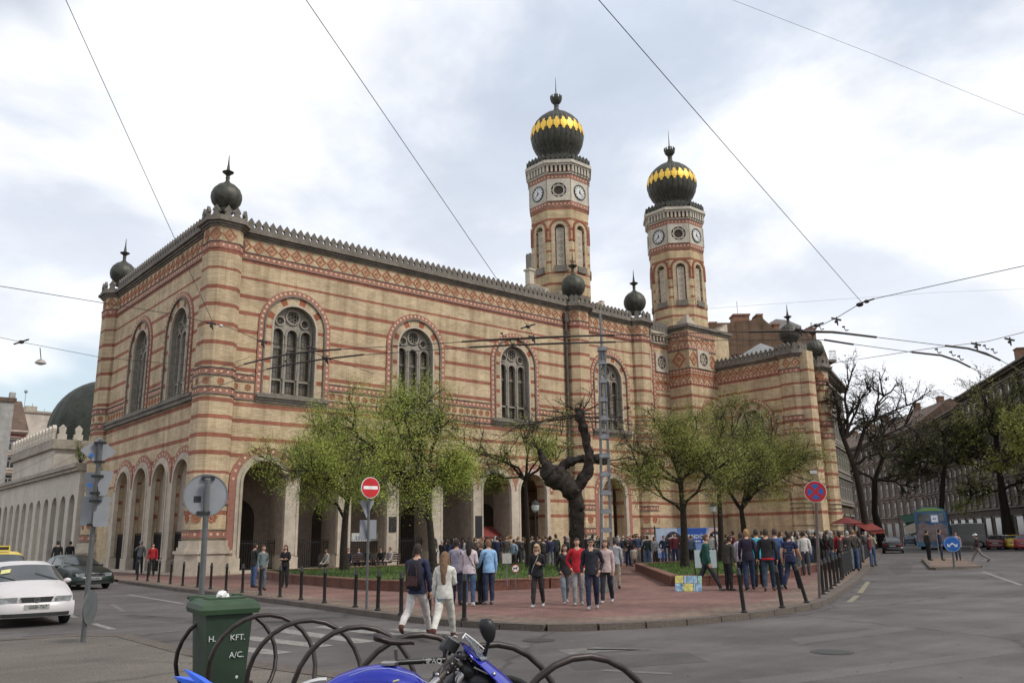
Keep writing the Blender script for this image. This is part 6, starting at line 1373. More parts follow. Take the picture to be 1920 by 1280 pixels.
    for s_ in (-1, 1):
        mb = MB(); mb.plate([(s_*.40, zg-.075), (s_*.70, zg-.06), (s_*.745, zg+.06), (s_*.40, zg+.07)], [], P_(xf-.015), 0, .04); hl = mb.build('headlight', M_head, T)
        mb = MB(); mb.plate([(s_*.50, .66), (s_*.73, .66), (s_*.74, .84), (s_*.5, .84)], [], PR(xr+.08 if not van else xr), 0, .05); mb.build('tail_light', M_tail, T)
        mb = MB(); p = ev(4.55, 4.0 if s_ > 0 else J-1-4.0); mb.ball(p+Vector((.0, s_*.11, .04)), .045, .09, .06, 8, 6); mb.build('wing_mirror', col if kind != 'van' else M_trim, T, smooth=60)
        if detail:
            mb = MB(); mb.tube([ev(5.9, 4 if s_ > 0 else J-1-4)+Vector((0, s_*.028, -.12)), ev(5.7, 4 if s_ > 0 else J-1-4)+Vector((0, s_*.028, -.12))], .014, 5); mb.build('door_handle', M_trim, T)
    mb = MB(); mb.plate([(-.26, .39), (.26, .39), (.26, .50), (-.26, .50)], [], P_(xf+.07), 0, .012); pl = mb.build('number_plate', M_plate, T)
    mb = MB(); mb.plate([(-.26, .60), (.26, .60), (.26, .71), (-.26, .71)], [], PR(xr+.02), 0, .02); mb.build('number_plate', M_plate, T)
    if detail:
        for s_ in (-1, 1):
            mb = MB(); a_ = ev(4.12, 8+s_*.4 if False else 8); mb.tube([ev(4.08, 6.2 if s_ > 0 else 9.0)+Vector((0, 0, .02)), ev(4.4, 7.6 if s_ > 0 else 10.6)+Vector((0, 0, .03))], .009, 4); mb.build('wiper', M_trim, T)
    return T, ev, P_, xf
SGN = Matrix((Vector((0, 1, 0)), Vector((0, 0, 1)), Vector((1, 0, 0)))).transposed().to_4x4()
M_wp = paint('white', (.52, .49, .48), .0, .35)
HD = R(-90)
c_, ev, P_, xf = make_car('parked_car', 'white hatchback with black grille coming towards the viewer at left', 'car', 'hatch', M_wp, (5.0, 24.35, 0), R(-93))
o = inst('lettering', text_mesh('GEB-767', .105, M_black, .001), c_, Matrix.Translation((xf+.084, .02, .445)) @ SGN)
mb = MB(); F = lambda u, z, d: Vector((xf+.022+d, u, z)); mb.plate(circ(0, .592, .062, 20), [circ(0, .592, .052, 20)], F, 0, .012); 
for q in ([(-.026, .632), (-.016, .632), (0, .603), (.016, .632), (.026, .632), (.004, .596), (-.004, .596)], [(-.044, .612), (-.034, .612), (-.018, .566), (0, .590), (.018, .566), (.034, .612), (.044, .612), (.022, .546), (0, .574), (-.022, .546)]): mb.plate(q, [], F, 0, .012)
mb.build('emblem', MATS['worn_chrome'], c_)
mb = MB(); g_ = [ev(4.52, 9.4), ev(4.52, 10.35), ev(4.72, 10.2), ev(4.72, 9.3)]; mb.poly([p+Vector((.03, 0, .014)) for p in g_]); mb.build('paper_sign', mat('yellow_paper', (.55, .52, .22), .7), c_)
mb = MB()
for k in (-.25, .3): mb.tube([ev(1.2, 8+k*5)+Vector((0, 0, .004)), ev(4.0, 8+k*7)+Vector((0, 0, .004))], .006, 4)
mb.build('bonnet_crease', mat('panel_gap', (.2, .19, .19), .6), c_)
# plate backing for the lettering is darker than the paint
c2, ev2, P2, xf2 = make_car('parked_car', 'dark green saloon with chrome grille turning at the corner', 'car', 'sedan', paint('dark_green', (.010, .020, .016), .4), (10.35, 41.1, 0), R(-84))
mb = MB(); F = lambda u, z, d: Vector((xf2+.03+d, u, z)); mb.plate([(-.38, .66), (.38, .66), (.31, .53), (-.31, .53)], [[(-.35, .645), (.35, .645), (.29, .545), (-.29, .545)]], F, 0, .02); mb.build('grille_surround', MATS['worn_chrome'], c2)
mb = MB()
for k in range(4): mb.plate(circ(-.105+.07*k, .595, .045, 14), [circ(-.105+.07*k, .595, .034, 14)], F, 0, .012)
mb.build('emblem', MATS['worn_chrome'], c2)
mb = MB()
for k in range(7): mb.plate([(-.2+k*.058, .415), (-.165+k*.058, .415), (-.165+k*.058, .475), (-.2+k*.058, .475)], [], lambda u, z, d: Vector((xf2+.084+d, u, z)), 0, .002)
mb.build('plate_characters', M_black, c2)
M_tax = paint('taxi_yellow', (.62, .44, .03), .0, .35)
c3, ev3, P3, xf3 = make_car('parked_car', 'yellow taxi with roof light behind the white hatchback', 'car', 'sedan', M_tax, (5.75, 31.8, 0), R(-95))
c3.scale = (1.0, 1.0, 1.17)
p = ev3(5.5, 8); mb = MB(); mb.box(p.x-.12, p.x+.12, -.28, .28, 1.42, 1.56); mb.build('roof_sign', M_tax, c3); mb = MB(); mb.box(p.x+.121, p.x+.125, -.24, .24, 1.45, 1.53); mb.build('roof_sign_face', M_black, c3); mb = MB(); mb.tube([(p.x-.8, -.3, 1.4), (p.x-1.0, -.3, 1.85)], .012, 4); mb.build('aerial', M_black, c3)
make_car('parked_car', 'silver grey car partly hidden behind the yellow taxi', 'car', 'hatch', paint('silver', (.32, .34, .34), .5), (7.9, 43.5, 0), R(-92), detail=False)
# far side street
SD_ = R(24.5)
def far_car(px_, py_, kind, col, lb, turn=0.0, grp='cars along the street on the right', z=0.0):
    p = gp(px_, py_, z); d = Vector((math.cos(SD_+turn), math.sin(SD_+turn), 0)); p = p+d*2.0; return make_car('parked_car', lb, 'van' if kind == 'van' else 'car', kind, col, (p.x, p.y, z), SD_+turn, detail=False, group=grp)
far_car(1675, 1037, 'sedan', paint('black', (.02, .016, .018), .2), 'dark saloon seen from behind beside the end of the railing')
far_car(1655, 1024, 'sedan', paint('grey_white', (.42, .42, .42), .2), 'pale car just beyond the dark saloon', 0)
far_car(1707, 1022, 'hatch', paint('slate_blue', (.07, .11, .14), .3), 'slate blue car with red light band beyond the dark saloon')
vc_ = far_car(1838, 1026, 'van', paint('van_white', (.33, .32, .30), .0, .5), 'dirty white van parked across the street behind the island', R(82)); vc_[0].scale = (1.1, 1.1, 1.12)
far_car(1857, 1026, 'hatch', paint('white_b', (.55, .55, .54), .0), 'white hatchback between the van and the maroon car', R(-9))
far_car(1868, 1030, 'sedan', paint('maroon', (.10, .02, .025), .2), 'maroon car behind the running woman', R(-8))
far_car(1886, 1029, 'hatch', paint('white_c', (.6, .6, .58), .0), 'white car parked beside the yellow one at the right edge', R(-10))
far_car(1901, 1029, 'hatch', paint('post_yellow', (.65, .42, .02), .0), 'bright yellow car at the right edge', R(-10))
far_car(1921, 1031, 'hatch', paint('red', (.25, .012, .02), .1), 'red car cut off by the right edge', R(-8))
# sightseeing bus with pictures on its side
p = gp(1752, 1030, 0); BU = thing('tour_bus', 'tall bus covered in blue and skin toned pictures behind the island', 'bus', p, R(20.5))
def bbox(n_, m_, x0, x1, y0, y1, z0, z1, parent=BU): mb = MB(); mb.box(x0, x1, y0, y1, z0, z1); return mb.build(n_, m_, parent)
mb = MB(); W_ = 1.55; sect = [(-W_, .35), (-W_, 3.7), (-W_*.86, 4.2), (-W_*.4, 4.42), (W_*.4, 4.42), (W_*.86, 4.2), (W_, 3.7), (W_, .35)]
a_ = [mb.pt((0, u, z)) for u, z in sect]; b_ = [mb.pt((10, u, z)) for u, z in sect]
for j in range(8): mb.face((a_[j], a_[(j+1) % 8], b_[(j+1) % 8], b_[j]))
mb.face(a_); mb.face(b_[::-1]); mb.build('body', mat('bus_print_blue', (.05, .14, .34), .4, ns=.9, var=.4, col2=(.10, .25, .4)), BU)
mb = MB(); mb.plate([(-1.45, .8), (1.45, .8), (1.45, 2.5), (.8, 2.9), (0, 2.5), (-.8, 2.8), (-1.45, 2.4)], [], lambda u, z, d: Vector((-d, u, z)), .005, .02); mb.build('picture_panel', mat('bus_print_skin', (.32, .20, .15), .5, ns=1.6, var=.5, col2=(.42, .33, .34)), BU)
mb = MB(); mb.plate([(-1.4, 4.0), (1.4, 4.0), (.6, 4.36), (-.6, 4.36)], [], lambda u, z, d: Vector((-d, u, z)), .01, .03); mb.build('roof_stripe', mat('bus_lime', (.30, .48, .15), .5), BU)
bbox('rear_window', M_cglass, -.03, -.01, -1.25, 1.25, 2.95, 3.75)
for y_ in (-1.2, 1.2):
    for x_ in (2.2, 7.8): mb = MB(); mb.tube([(x_, y_-.15, .48), (x_, y_+.15, .48)], .48, 16); mb.build('wheel', M_tyre, BU)
# awnings and parasols along the far pavement
def awn(x0, y0, x1, y1, D, col, nm, lb, drop=1.0, outd=2.0):
    a = W(x0, y0, D); b = W(x1, y1, D); T_ = thing('awning', lb, 'awning'); n_ = -O_; k = 7; mb = MB()
    for i in range(k):
        p = a+(b-a)*(i/k); q = a+(b-a)*((i+1)/k); dn = n_*outd-Vector((0, 0, drop)); mb.poly([p, q, q+dn, p+dn]); mb.poly([p+dn, q+dn, q+dn-Vector((0, 0, .25)), (p+q)/2+dn-Vector((0, 0, .32)), p+dn-Vector((0, 0, .25))])
    mb.build('canvas', mat(nm, tuple(c*.62 for c in col), .8, ns=3), T_); mb = MB(); mb.tube([a, b], .05, 5); mb.tube([a+n_*outd-Vector((0, 0, drop)), b+n_*outd-Vector((0, 0, drop))], .04, 5)
    for q in (a, b): mb.tube([q-Vector((0, 0, 1.1)), q+n_*outd-Vector((0, 0, drop))], .03, 4); mb.tube([Vector((q.x, q.y, .1)), q], .05, 5)
    mb.build('frame', M_iron, T_)
awn(1684, 967, 1716, 962, 120, (.02, .09, .05), 'dark_green_canvas', 'dark green awning over a shop far down the street')
awn(1693, 987, 1717, 978, 112, (.42, .36, .27), 'cream_canvas', 'cream awning below the dark green one')
awn(1602, 982, 1634, 980, 74, (.30, .045, .03), 'brick_red_canvas', 'brick red cafe awning by the railing', .6, 2.5)
def parasol(px_, py_, D, col, lb, rad=1.3):
    c = W(px_, py_, D); T_ = thing('parasol', lb, 'parasol', (c.x, c.y, .12), group='red cafe parasols'); h = c.z-.12; mb = MB(); mb.lathe((0, 0, h-.55), [(rad, 0), (rad, .02), (rad*.5, .32), (.02, .55)], 8); mb.build('canopy', mat('red_parasol', tuple(c*.62 for c in col), .8, ns=3), T_); mb = MB(); mb.tube([(0, 0, 0), (0, 0, h)], .03, 6); mb.build('post', M_iron, T_)
parasol(1586, 968, 66, (.20, .035, .03), 'nearest red cafe parasol at the wing end'); parasol(1612, 975, 80, (.24, .04, .03), 'second red cafe parasol farther down'); parasol(1632, 985, 92, (.22, .035, .03), 'third red cafe parasol at the railing end')
# ================================================================== people
SKIN = mat('skin', (.46, .27, .19), .55, ns=20, var=.1)
MC_ = {}
def cloth(c, n='cloth'):
    k = tuple(round(x, 3) for x in c)
    if k not in MC_: MC_[k] = mat('%s_%02d' % (n, len(MC_)), c, .85, ns=14, var=.22, bump=.9, bs=9)
    return MC_[k]
def hairm(c): return cloth(c, 'hair')
PEOPLE = []
def person(px_, py_, hpx, label, top=(.03, .03, .035), bot=(.03, .03, .04), hair=(.03, .02, .015), shoe=(.03, .025, .02), head=0.0, stride=0.0, arms=('down', 'down'), longhair=0, group=None, zf=.12, sleeve=1, sex='m', near=True, seat=False, pos=None, hstyle='short', lean=0.0, cap=None, ht=None, glasses=False, stripe=None, bagcol=None, wide=1.0):
    """px_,py_: feet in the photograph; head: heading in degrees relative to walking away from the viewer (0), 180 faces the viewer, -90 to the right"""
    base = gp(px_, py_, zf) if pos is None else Vector(pos)
    D = (base-Vector((0, 0, CZ))).dot(CF)
    H = ht or max(1.5, min(1.9, hpx*D/FOC*1.01))
    ang = math.atan2(base.y, base.x)+R(head)-PI/2      # local +Y is forward
    k = H/1.75; fm = .93 if sex == 'f' else 1.0
    J = []; E_ = []; Rd = []; tagz = []
    def J_(p, r_, par=None, tg='top'):
        J.append(Vector(p)*k); Rd.append((r_[0]*k, r_[1]*k) if isinstance(r_, tuple) else (r_*k, r_*k)); tagz.append(tg)
        if par is not None: E_.append((par, len(J)-1))
        return len(J)-1
    hz_ = .93 if not seat else .50
    sh = (.185 if sex == 'm' else .16)*wide
    ln = lean
    wide = wide*1.12; pel = J_((0, 0, hz_), (.148*wide, .118), None, 'bot')
    wai = J_((0, ln*.3, hz_+.17), (.142*fm*wide, .118), pel)
    che = J_((0, ln*.75, hz_+.36), (.172*fm*wide, .13), wai)
    nk0 = J_((0, ln*1.0, hz_+.50), (.115, .085), che)
    nk1 = J_((0, ln*1.1+.01, hz_+.575), (.052, .052), nk0, 'skin')
    nk2 = J_((0, ln*1.15+.02, hz_+.64), (.05, .05), nk1, 'skin')
    headc = Vector((0, ln*1.2+.03, hz_+.72))*k
    fing = []
    for s_, st in ((1, stride), (-1, -stride)):
        if not seat:
            hip = J_((s_*.09, 0, .86), (.098, .105), pel, 'bot')
            a1 = st*.55; kx = s_*.10; knee = (kx, math.sin(a1)*.42+.02, .88-math.cos(a1)*.42)
            bend = max(0, -st)*.5+.04; a2 = a1-bend
            an = (kx, knee[1]+math.sin(a2)*.40, knee[2]-math.cos(a2)*.40)
            dz = 0
            kn = J_(knee, (.078, .082), hip, 'bot'); cf = J_(((knee[0]+an[0])/2, (knee[1]+an[1])/2-.012, (knee[2]+an[2])/2+.03), (.070, .074), kn, 'bot'); ank = J_(an, (.056, .062), cf, 'bot')
            fp = 0 if st >= 0 else .5*min(1, -st*1.6)
            h_ = J_((an[0], an[1]-.03, an[2]-.055), (.04, .045), ank, 'shoe'); J_((an[0]+s_*.02, an[1]+.16*math.cos(fp), an[2]-.06-.16*math.sin(fp)), (.042, .032), h_, 'shoe')
        else:
            hip = J_((s_*.09, .02, hz_-.02), (.09, .09), pel, 'bot'); kn = J_((s_*.13, .42, hz_), (.068, .068), hip, 'bot'); ank = J_((s_*.12, .40, .09), (.045, .048), kn, 'bot'); J_((s_*.13, .55, .04), (.042, .032), ank, 'shoe')
        md = arms[0] if s_ < 0 else arms[1]
        z0 = hz_+.47; sd_ = J_((s_*sh, ln*1.0, z0), (.072, .075), nk0)
        if md == 'down': el = (s_*(sh+.05), -.02+ln*.8, z0-.29); wr = (s_*(sh+.06), .05+ln*.6, z0-.53)
        elif md == 'swing': el = (s_*(sh+.04), -.12, z0-.27); wr = (s_*(sh+.04), -.10, z0-.52)
        elif md == 'fwd': el = (s_*(sh+.03), .10, z0-.26); wr = (s_*(sh+.02), .27, z0-.42)
        elif md == 'bent': el = (s_*(sh+.06), -.02, z0-.28); wr = (s_*(sh-.02), .20, z0-.22)
        elif md == 'cross': el = (s_*(sh+.05), .06, z0-.27); wr = (s_*(sh-.20), .21, z0-.25)
        elif md == 'pocket': el = (s_*(sh+.10), -.06, z0-.27); wr = (s_*(sh-.0), .06, z0-.47)
        elif md == 'up': el = (s_*(sh+.10), .08, z0-.16); wr = (s_*(.08), .16, z0+.06)
        elif md == 'hip': el = (s_*(sh+.16), -.08, z0-.24); wr = (s_*(sh-.02), .03, z0-.40)
        fore = 'top' if sleeve else 'skin'
        ua = J_(tuple((a+b)/2 for a, b in zip((s_*sh, ln, z0), el)), (.062, .064), sd_); e_ = J_(el, (.052, .053), ua, 'top' if sleeve else 'skin'); w_ = J_(wr, (.036, .037), e_, fore)
        dv = (Vector(wr)-Vector(el)).normalized(); hp = Vector(wr)+dv*.075; J_(tuple(hp), (.036, .022), w_, 'skin'); fing.append((Vector(wr), dv, s_, md))
    me = bpy.data.meshes.new('sk'); me.from_pydata([tuple(v) for v in J], E_, []); o = bpy.data.objects.new('sk', me); COL.objects.link(o)
    sk = o.modifiers.new('s', 'SKIN'); sk.use_smooth_shade = True
    for i, d in enumerate(me.skin_vertices[0].data): d.radius = Rd[i]; d.use_root = (i == 0)
    sb = o.modifiers.new('b', 'SUBSURF'); sb.levels = 2 if near else 1; sb.render_levels = sb.levels
    PEOPLE.append(dict(o=o, J=J, E=E_, tag=tagz, k=k, headc=headc, fing=fing, label=label, top=top, bot=bot, hair=hair, shoe=shoe, longhair=longhair, group=group, base=base, ang=ang, near=near, cap=cap, hstyle=hstyle, glasses=glasses, stripe=stripe, sex=sex))
    return base, ang, H
def finish_people():
    dg = bpy.context.evaluated_depsgraph_get(); dg.update()
    for P in PEOPLE:
        me = bpy.data.meshes.new_from_object(P['o'].evaluated_get(dg)); bpy.data.objects.remove(P['o']); k = P['k']; J = P['J']
        vs = [v.co.copy() for v in me.vertices]; fs = [tuple(p.vertices) for p in me.polygons]; bpy.data.meshes.remove(me)
        tags = {'top': 0, 'bot': 1, 'skin': 2, 'shoe': 3}
        segs = [(J[a], J[b], tags[P['tag'][b]]) for a, b in P['E']]
        mi = []
        for f in fs:
            c = sum((vs[i] for i in f), Vector())/len(f); best = None
            for a, b, t in segs:
                ab = b-a; t_ = max(0, min(1, (c-a).dot(ab)/max(1e-9, ab.length_squared))); d = (c-a-ab*t_).length
                if best is None or d < best[0]: best = (d, t)
            t = best[1]
            if t == 1 and c.z > J[0].z+.02*k: t = 0
            if t == 0 and c.z < J[0].z-.06*k and abs(c.x) < .16*k and P['tag'][0] == 'bot' and abs(c.y) < .2*k: t = 1 if c.z < J[0].z-.06*k else 0
            mi.append(t)
        if P['near']:
            zn = set(i for f, t in zip(fs, mi) if t in (0, 1) for i in f); sd_ = Vector(P['base'])
            for i in zn:
                v = vs[i]; r_ = Vector((v.x, v.y, 0)); r_ = r_.normalized() if r_.length > .01 else r_; q = noise.noise(Vector((v.x*7, v.y*7, v.z*11+v.x*5))+sd_)*.016+noise.noise(Vector((v.x*18, v.y*18, v.z*26))+sd_)*.008; vs[i] = v+r_*q
        mb = MB(); mb.v = [tuple(v) for v in vs]; mb.f = list(fs); mb.m = mi
        # head: skull narrowing to a chin, brow, nose, ears
        hc = P['headc']; mb.mi = 2; n, kk = (16, 12) if P['near'] else (10, 8); rings = []
        for i in range(kk+1):
            ph = PI*i/kk; z_ = -math.cos(ph); r_ = max(.02, math.sin(ph)); row = []
            for j in range(n):
                t = 2*PI*j/n; x, y = r_*math.cos(t), r_*math.sin(t); w_ = .074*(1-.28*max(0, -z_-.1)); dpt = .092*(1-.10*max(0, -z_)); yy = y*dpt
                if y > .3 and z_ < 0: yy += .010*(-z_)
                if abs(x) < .32 and y > .5 and -.42 < z_ < .12: yy += .022*(1-abs(x)/.32)*(.12-z_)/.54
                if .05 < z_ < .25 and .25 < abs(x) < .7 and y > .4: yy -= .008
                row.append(mb.pt(hc+Vector((x*w_, yy, z_*.118))*k))
            rings.append(row)
        for A_, B_ in zip(rings, rings[1:]):
            for j in range(n): mb.face((A_[j], A_[(j+1) % n], B_[(j+1) % n], B_[j]))
        if P['near']:
            for s_ in (-1, 1): mb.ball(hc+Vector((s_*.076, -.005, -.005))*k, .010*k, .018*k, .028*k, 6, 5)
            for wr, dv, s_, md in P['fing']:      # four unequal fingers and a thumb, slightly curled
                side = Vector((0, 1, 0)) if md in ('down', 'swing', 'pocket', 'hip') else Vector((0, 0, 1)); side = (side-dv*side.dot(dv)).normalized(); inn = dv.cross(side)*1.0
                if inn.x*s_ > 0: inn = -inn
                for q, (o_, l_) in enumerate(((.027, .062), (.009, .072), (-.009, .067), (-.025, .050))):
                    a = wr+dv*.085+side*o_; b = a+dv*l_*.55+inn*.006; c = b+dv*l_*.4+inn*.022; mb.tube([a*k, b*k, c*k], [.0085*k, .0078*k, .006*k], 5)
                a = wr+dv*.035+side*.028; mb.tube([a*k, (a+dv*.03+side*.022+inn*.006)*k, (a+dv*.062+side*.024+inn*.018)*k], [.010*k, .009*k, .007*k], 5)
        top, bot = cloth(P['top']), cloth(P['bot']); T_ = thing('person', P['label'], 'person', P['base'], P['ang'], P['group'])
        b = mb.build('body', [top, bot, SKIN, cloth(P['shoe'])], T_, smooth=80)
        # sit the soles exactly on the ground
        zmin = min(v[2] for v in mb.v); b.location.z = -zmin
        off = Vector((0, 0, -zmin))
        hm = hairm(P['hair']); mb = MB(); rings = []; n = 14; rows = []
        if P['hstyle'] != 'bald':
            lh = P['longhair']
            for i in range(9):
                ph = PI*i/8; row = []
                for j in range(n):
                    t = 2*PI*j/n; x, y = math.cos(t), math.sin(t)
                    zz = math.cos(ph*.5) if True else 0; rr = math.sin(ph*.5)
                    e = 1.13; front = y > .15
                    low = (.38 if front else -.62) if not lh else (.34 if y > .35 else -.85)
                    zlim = max(zz, low) if True else zz
                    z_ = 1-(1-low)*(i/8); r_ = math.sqrt(max(0.0, 1-min(1, z_)**2)) if z_ > 0 else 1.0-.12*(-z_)
                    row.append(mb.pt(hc+off+Vector((x*r_*.074*e*(1.06 if lh else 1), y*r_*.092*e-.006, z_*.118*1.03+.002))*k))
                rows.append(row)
            for A_, B_ in zip(rows, rows[1:]):
                for j in range(n): mb.face((A_[j], A_[(j+1) % n], B_[(j+1) % n], B_[j]))
            if lh:
                c0 = hc+off; mb.tube([c0+Vector((0, -.045, .02))*k, c0+Vector((0, -.07, -.08))*k, c0+Vector((0, -.10, -.18-lh*.3))*k, c0+Vector((0, -.105, -.20-lh*.9))*k, c0+Vector((.01, -.10, -.22-lh*1.15))*k], [.07*k, .078*k, .082*k, .06*k, .02*k], 10)
                for s_ in (-1, 1): mb.tube([c0+Vector((s_*.06, 0, .04))*k, c0+Vector((s_*.082, -.02, -.08))*k, c0+Vector((s_*.08, -.03, -.18-lh*.3))*k], [.03*k, .034*k, .015*k], 7)
            mb.build('hair', hm, T_, smooth=70)
        if P['cap']:
            mb = MB(); c = hc+off+Vector((0, -.005, .035))*k; mb.lathe(c, [(.094*k, 0), (.094*k, .03*k), (.08*k, .07*k), (.04*k, .10*k), (.001, .108*k)], 14); mb.tube([c+Vector((0, .07, .01))*k, c+Vector((0, .15, 0))*k], [.06*k, .045*k], 8); mb.build('cap', cloth(P['cap']), T_, smooth=50)
        if P['near'] and P['hstyle'] != 'bald' or P['glasses']:
            mb = MB()
            for s_ in (-1, 1): mb.ball(hc+off+Vector((s_*.029, .083, .012))*k, .011*k, .006*k, .007*k, 6, 4)
            mb.build('eye', M_black, T_); mb = MB(); mb.ball(hc+off+Vector((0, .094, -.062))*k, .024*k, .006*k, .006*k, 8, 4); mb.build('mouth', mat('lips', (.28, .10, .09), .5), T_)
        if P['glasses']:
            mb = MB(); c = hc+off
            for s_ in (-1, 1): mb.obox(c+Vector((s_*.033, .100, .012))*k, Vector((.026*k, 0, 0)), Vector((0, .004*k, 0)), Vector((0, 0, .017*k))); mb.tube([c+Vector((s_*.06, .095, .018))*k, c+Vector((s_*.078, 0, .015))*k], .003*k, 4)
            mb.obox(c+Vector((0, .100, .02))*k, Vector((.01*k, 0, 0)), Vector((0, .003*k, 0)), Vector((0, 0, .004*k))); mb.build('sunglasses', M_black, T_)
        # hem of the jacket or jumper round the hips
        z_ = J[0].z; mb = MB(); c = Vector((0, 0, 0))+off; rx, ry = (.182*k, .146*k)
        mb.lathe((0, 0, z_+off.z-.10*k), [(rx*1.0, .01*k), (rx*1.02, .03*k), (rx*.97, .14*k), (rx*.84, .26*k)], 16, sy=ry/rx)
        if P['near'] and 'seat' not in P['label']: mb.build('jacket_hem', top, T_, smooth=60)
        if P['stripe']:
            mb = MB()
            for q in range(5): mb.lathe((0, 0, J[0].z+off.z+(.05+q*.085)*k), [(.163*k*(1+.01*q), 0), (.163*k*(1+.01*q), .012*k)], 18, sy=.77)
            mb.build('stripes', cloth(P['stripe']), T_)
    PEOPLE.clear()
NV = (.018, .022, .055); JE = (.05, .085, .16); BL_ = (.014, .013, .015); GY = (.14, .14, .145); LG = (.26, .26, .27); WH = (.52, .50, .47); RD_ = (.30, .012, .018); BG = (.30, .25, .18)
gR = 'people walking on the paved corner'
A1 = person(781, 1193, 173, 'man in navy jacket and white trousers with dark backpack, walking away in the foreground', NV, (.50, .46, .44), (.03, .02, .016), (.09, .035, .02), head=-20, stride=.95, arms=('fwd', 'down'), group='two pedestrians crossing in the foreground', zf=0)
A2 = person(833, 1198, 162, 'woman in white cardigan and white trousers with long light brown hair', (.54, .52, .47), (.52, .50, .44), (.17, .10, .055), (.10, .03, .03), head=-12, stride=.9, arms=('down', 'cross'), longhair=.32, sex='f', group='two pedestrians crossing in the foreground', zf=0)
person(856, 1134, 116, 'person in lilac grey shirt standing behind the woman in white', (.24, .22, .28), (.02, .025, .05), head=-20, arms=('down', 'cross'), group=gR, hair=(.02, .015, .012))
A4 = person(880, 1136, 117, 'woman in pale pink and white jumper with dark shoulder strap and jeans', (.50, .42, .44), JE, (.02, .014, .012), (.5, .5, .5), head=-8, arms=('fwd', 'bent'), longhair=.12, sex='f', group=gR)
person(903, 1132, 112, 'man in black beside the light blue hoodie, mostly hidden', BL_, BL_, (.15, .09, .06), head=60, arms=('cross', 'cross'), group=gR)
person(917, 1133, 115, 'man in light blue hoodie and dark navy jeans standing side on', (.22, .38, .58), (.022, .030, .062), (.16, .09, .05), (.20, .19, .2), head=28, arms=('fwd', 'down'), group=gR)
A7 = person(1009, 1138, 112, 'blonde woman with sunglasses in black jacket walking towards the viewer', (.012, .012, .016), (.022, .020, .022), (.42, .30, .16), (.42, .42, .42), head=165, stride=.35, arms=('bent', 'down'), longhair=.05, sex='f', glasses=True, group=gR)
person(1061, 1131, 103, 'girl in black jacket over pale top with grey jeans', (.02, .016, .018), (.17, .19, .21), (.035, .02, .015), (.45, .38, .38), head=195, stride=.5, arms=('down', 'pocket'), longhair=.15, sex='f', group=gR)
A9 = person(1085, 1134, 118, 'young man in bright red hoodie and grey trousers', (.40, .012, .022), (.22, .215, .22), (.05, .03, .02), (.3, .3, .3), head=185, stride=.25, arms=('pocket', 'pocket'), group=gR)
A10 = person(1112, 1142, 126, 'man in dark jacket walking towards the viewer in front of the red hoodie', (.016, .017, .026), (.014, .02, .045), (.025, .018, .014), (.30, .29, .3), head=178, stride=.35, arms=('pocket', 'down'), glasses=True, group=gR, wide=1.1)
A11 = person(1139, 1130, 112, 'woman in pale pink sweater carrying a tan shoulder bag', (.46, .35, .33), (.018, .02, .03), (.09, .05, .03), (.35, .35, .35), head=170, stride=.4, arms=('down', 'bent'), longhair=.1, sex='f', group=gR)
person(1156, 1103, 88, 'man with grey pullover over his shoulders and beige trousers seen from behind', (.30, .30, .31), (.26, .22, .17), (.04, .025, .02), head=-10, arms=('hip', 'down'), group=gR)
g2 = 'group walking away on the right pavement'
person(1328, 1107, 104, 'man in dark green hoodie striding to the left of the group', (.008, .055, .040), (.025, .025, .03), (.09, .045, .025), (.10, .08, .07), head=-80, stride=.85, arms=('swing', 'down'), group=g2)
person(1368, 1107, 97, 'man in charcoal jumper looking down, right of the green hoodie', (.040, .036, .030), BL_, (.03, .02, .015), head=-50, arms=('fwd', 'down'), group=g2, lean=.10)
person(1396, 1104, 100, 'person in white shirt mostly hidden behind the blond man', (.48, .44, .50), NV, (.04, .025, .02), head=-10, group=g2)
person(1407, 1106, 108, 'blond man in dark purple jumper walking away', (.022, .016, .032), (.02, .03, .07), (.30, .17, .07), (.05, .04, .04), head=0, stride=.3, arms=('down', 'down'), group=g2)
person(1425, 1100, 102, 'man in bright turquoise shirt between two dark ones', (.04, .34, .46), BL_, (.03, .025, .02), head=10, group=g2)
A19 = person(1444, 1108, 111, 'man in black jumper with a red jacket tied round his waist', (.016, .014, .016), (.020, .034, .055), (.04, .028, .02), (.12, .09, .08), head=-5, stride=.4, group=g2, cap=None, wide=1.1)
person(1461, 1103, 106, 'man in blue denim jacket behind the red waistband', (.045, .09, .20), NV, (.05, .03, .025), (.3, .3, .3), head=15, arms=('down', 'down'), group=g2)
person(1487, 1104, 102, 'man in navy striped polo shirt with bare forearm swinging', (.020, .026, .065), (.012, .018, .05), (.03, .02, .016), head=-25, stride=.55, arms=('swing', 'fwd'), sleeve=0, stripe=(.16, .20, .3), group=g2, wide=1.08)
g3 = 'people by the left end of the arcade'
person(474, 1101, 78, 'dark haired man in black jacket and blue jeans, leftmost of three by the arcade', (.02, .018, .016), JE, head=-60, arms=('cross', 'cross'), group=g3)
person(490, 1106, 79, 'person in grey green jacket and jeans in the middle of three by the arcade', (.11, .14, .14), (.09, .11, .13), (.10, .05, .03), head=-150, arms=('pocket', 'down'), sex='f', group=g3)
person(533, 1101, 75, 'woman in black coat with arms folded before the second arch', (.014, .011, .012), BL_, (.06, .03, .02), head=160, arms=('cross', 'cross'), longhair=.12, sex='f', group=g3)
person(260, 1076, 58, 'man in grey jacket and pale cap walking past the left arches', (.13, .14, .145), (.02, .022, .03), head=170, stride=.3, arms=('down', 'up'), cap=(.25, .25, .25), group=g3, near=False)
person(283, 1080, 58, 'man in red top and black trousers by the left arches', RD_, BL_, head=175, stride=.25, group=g3, near=False)
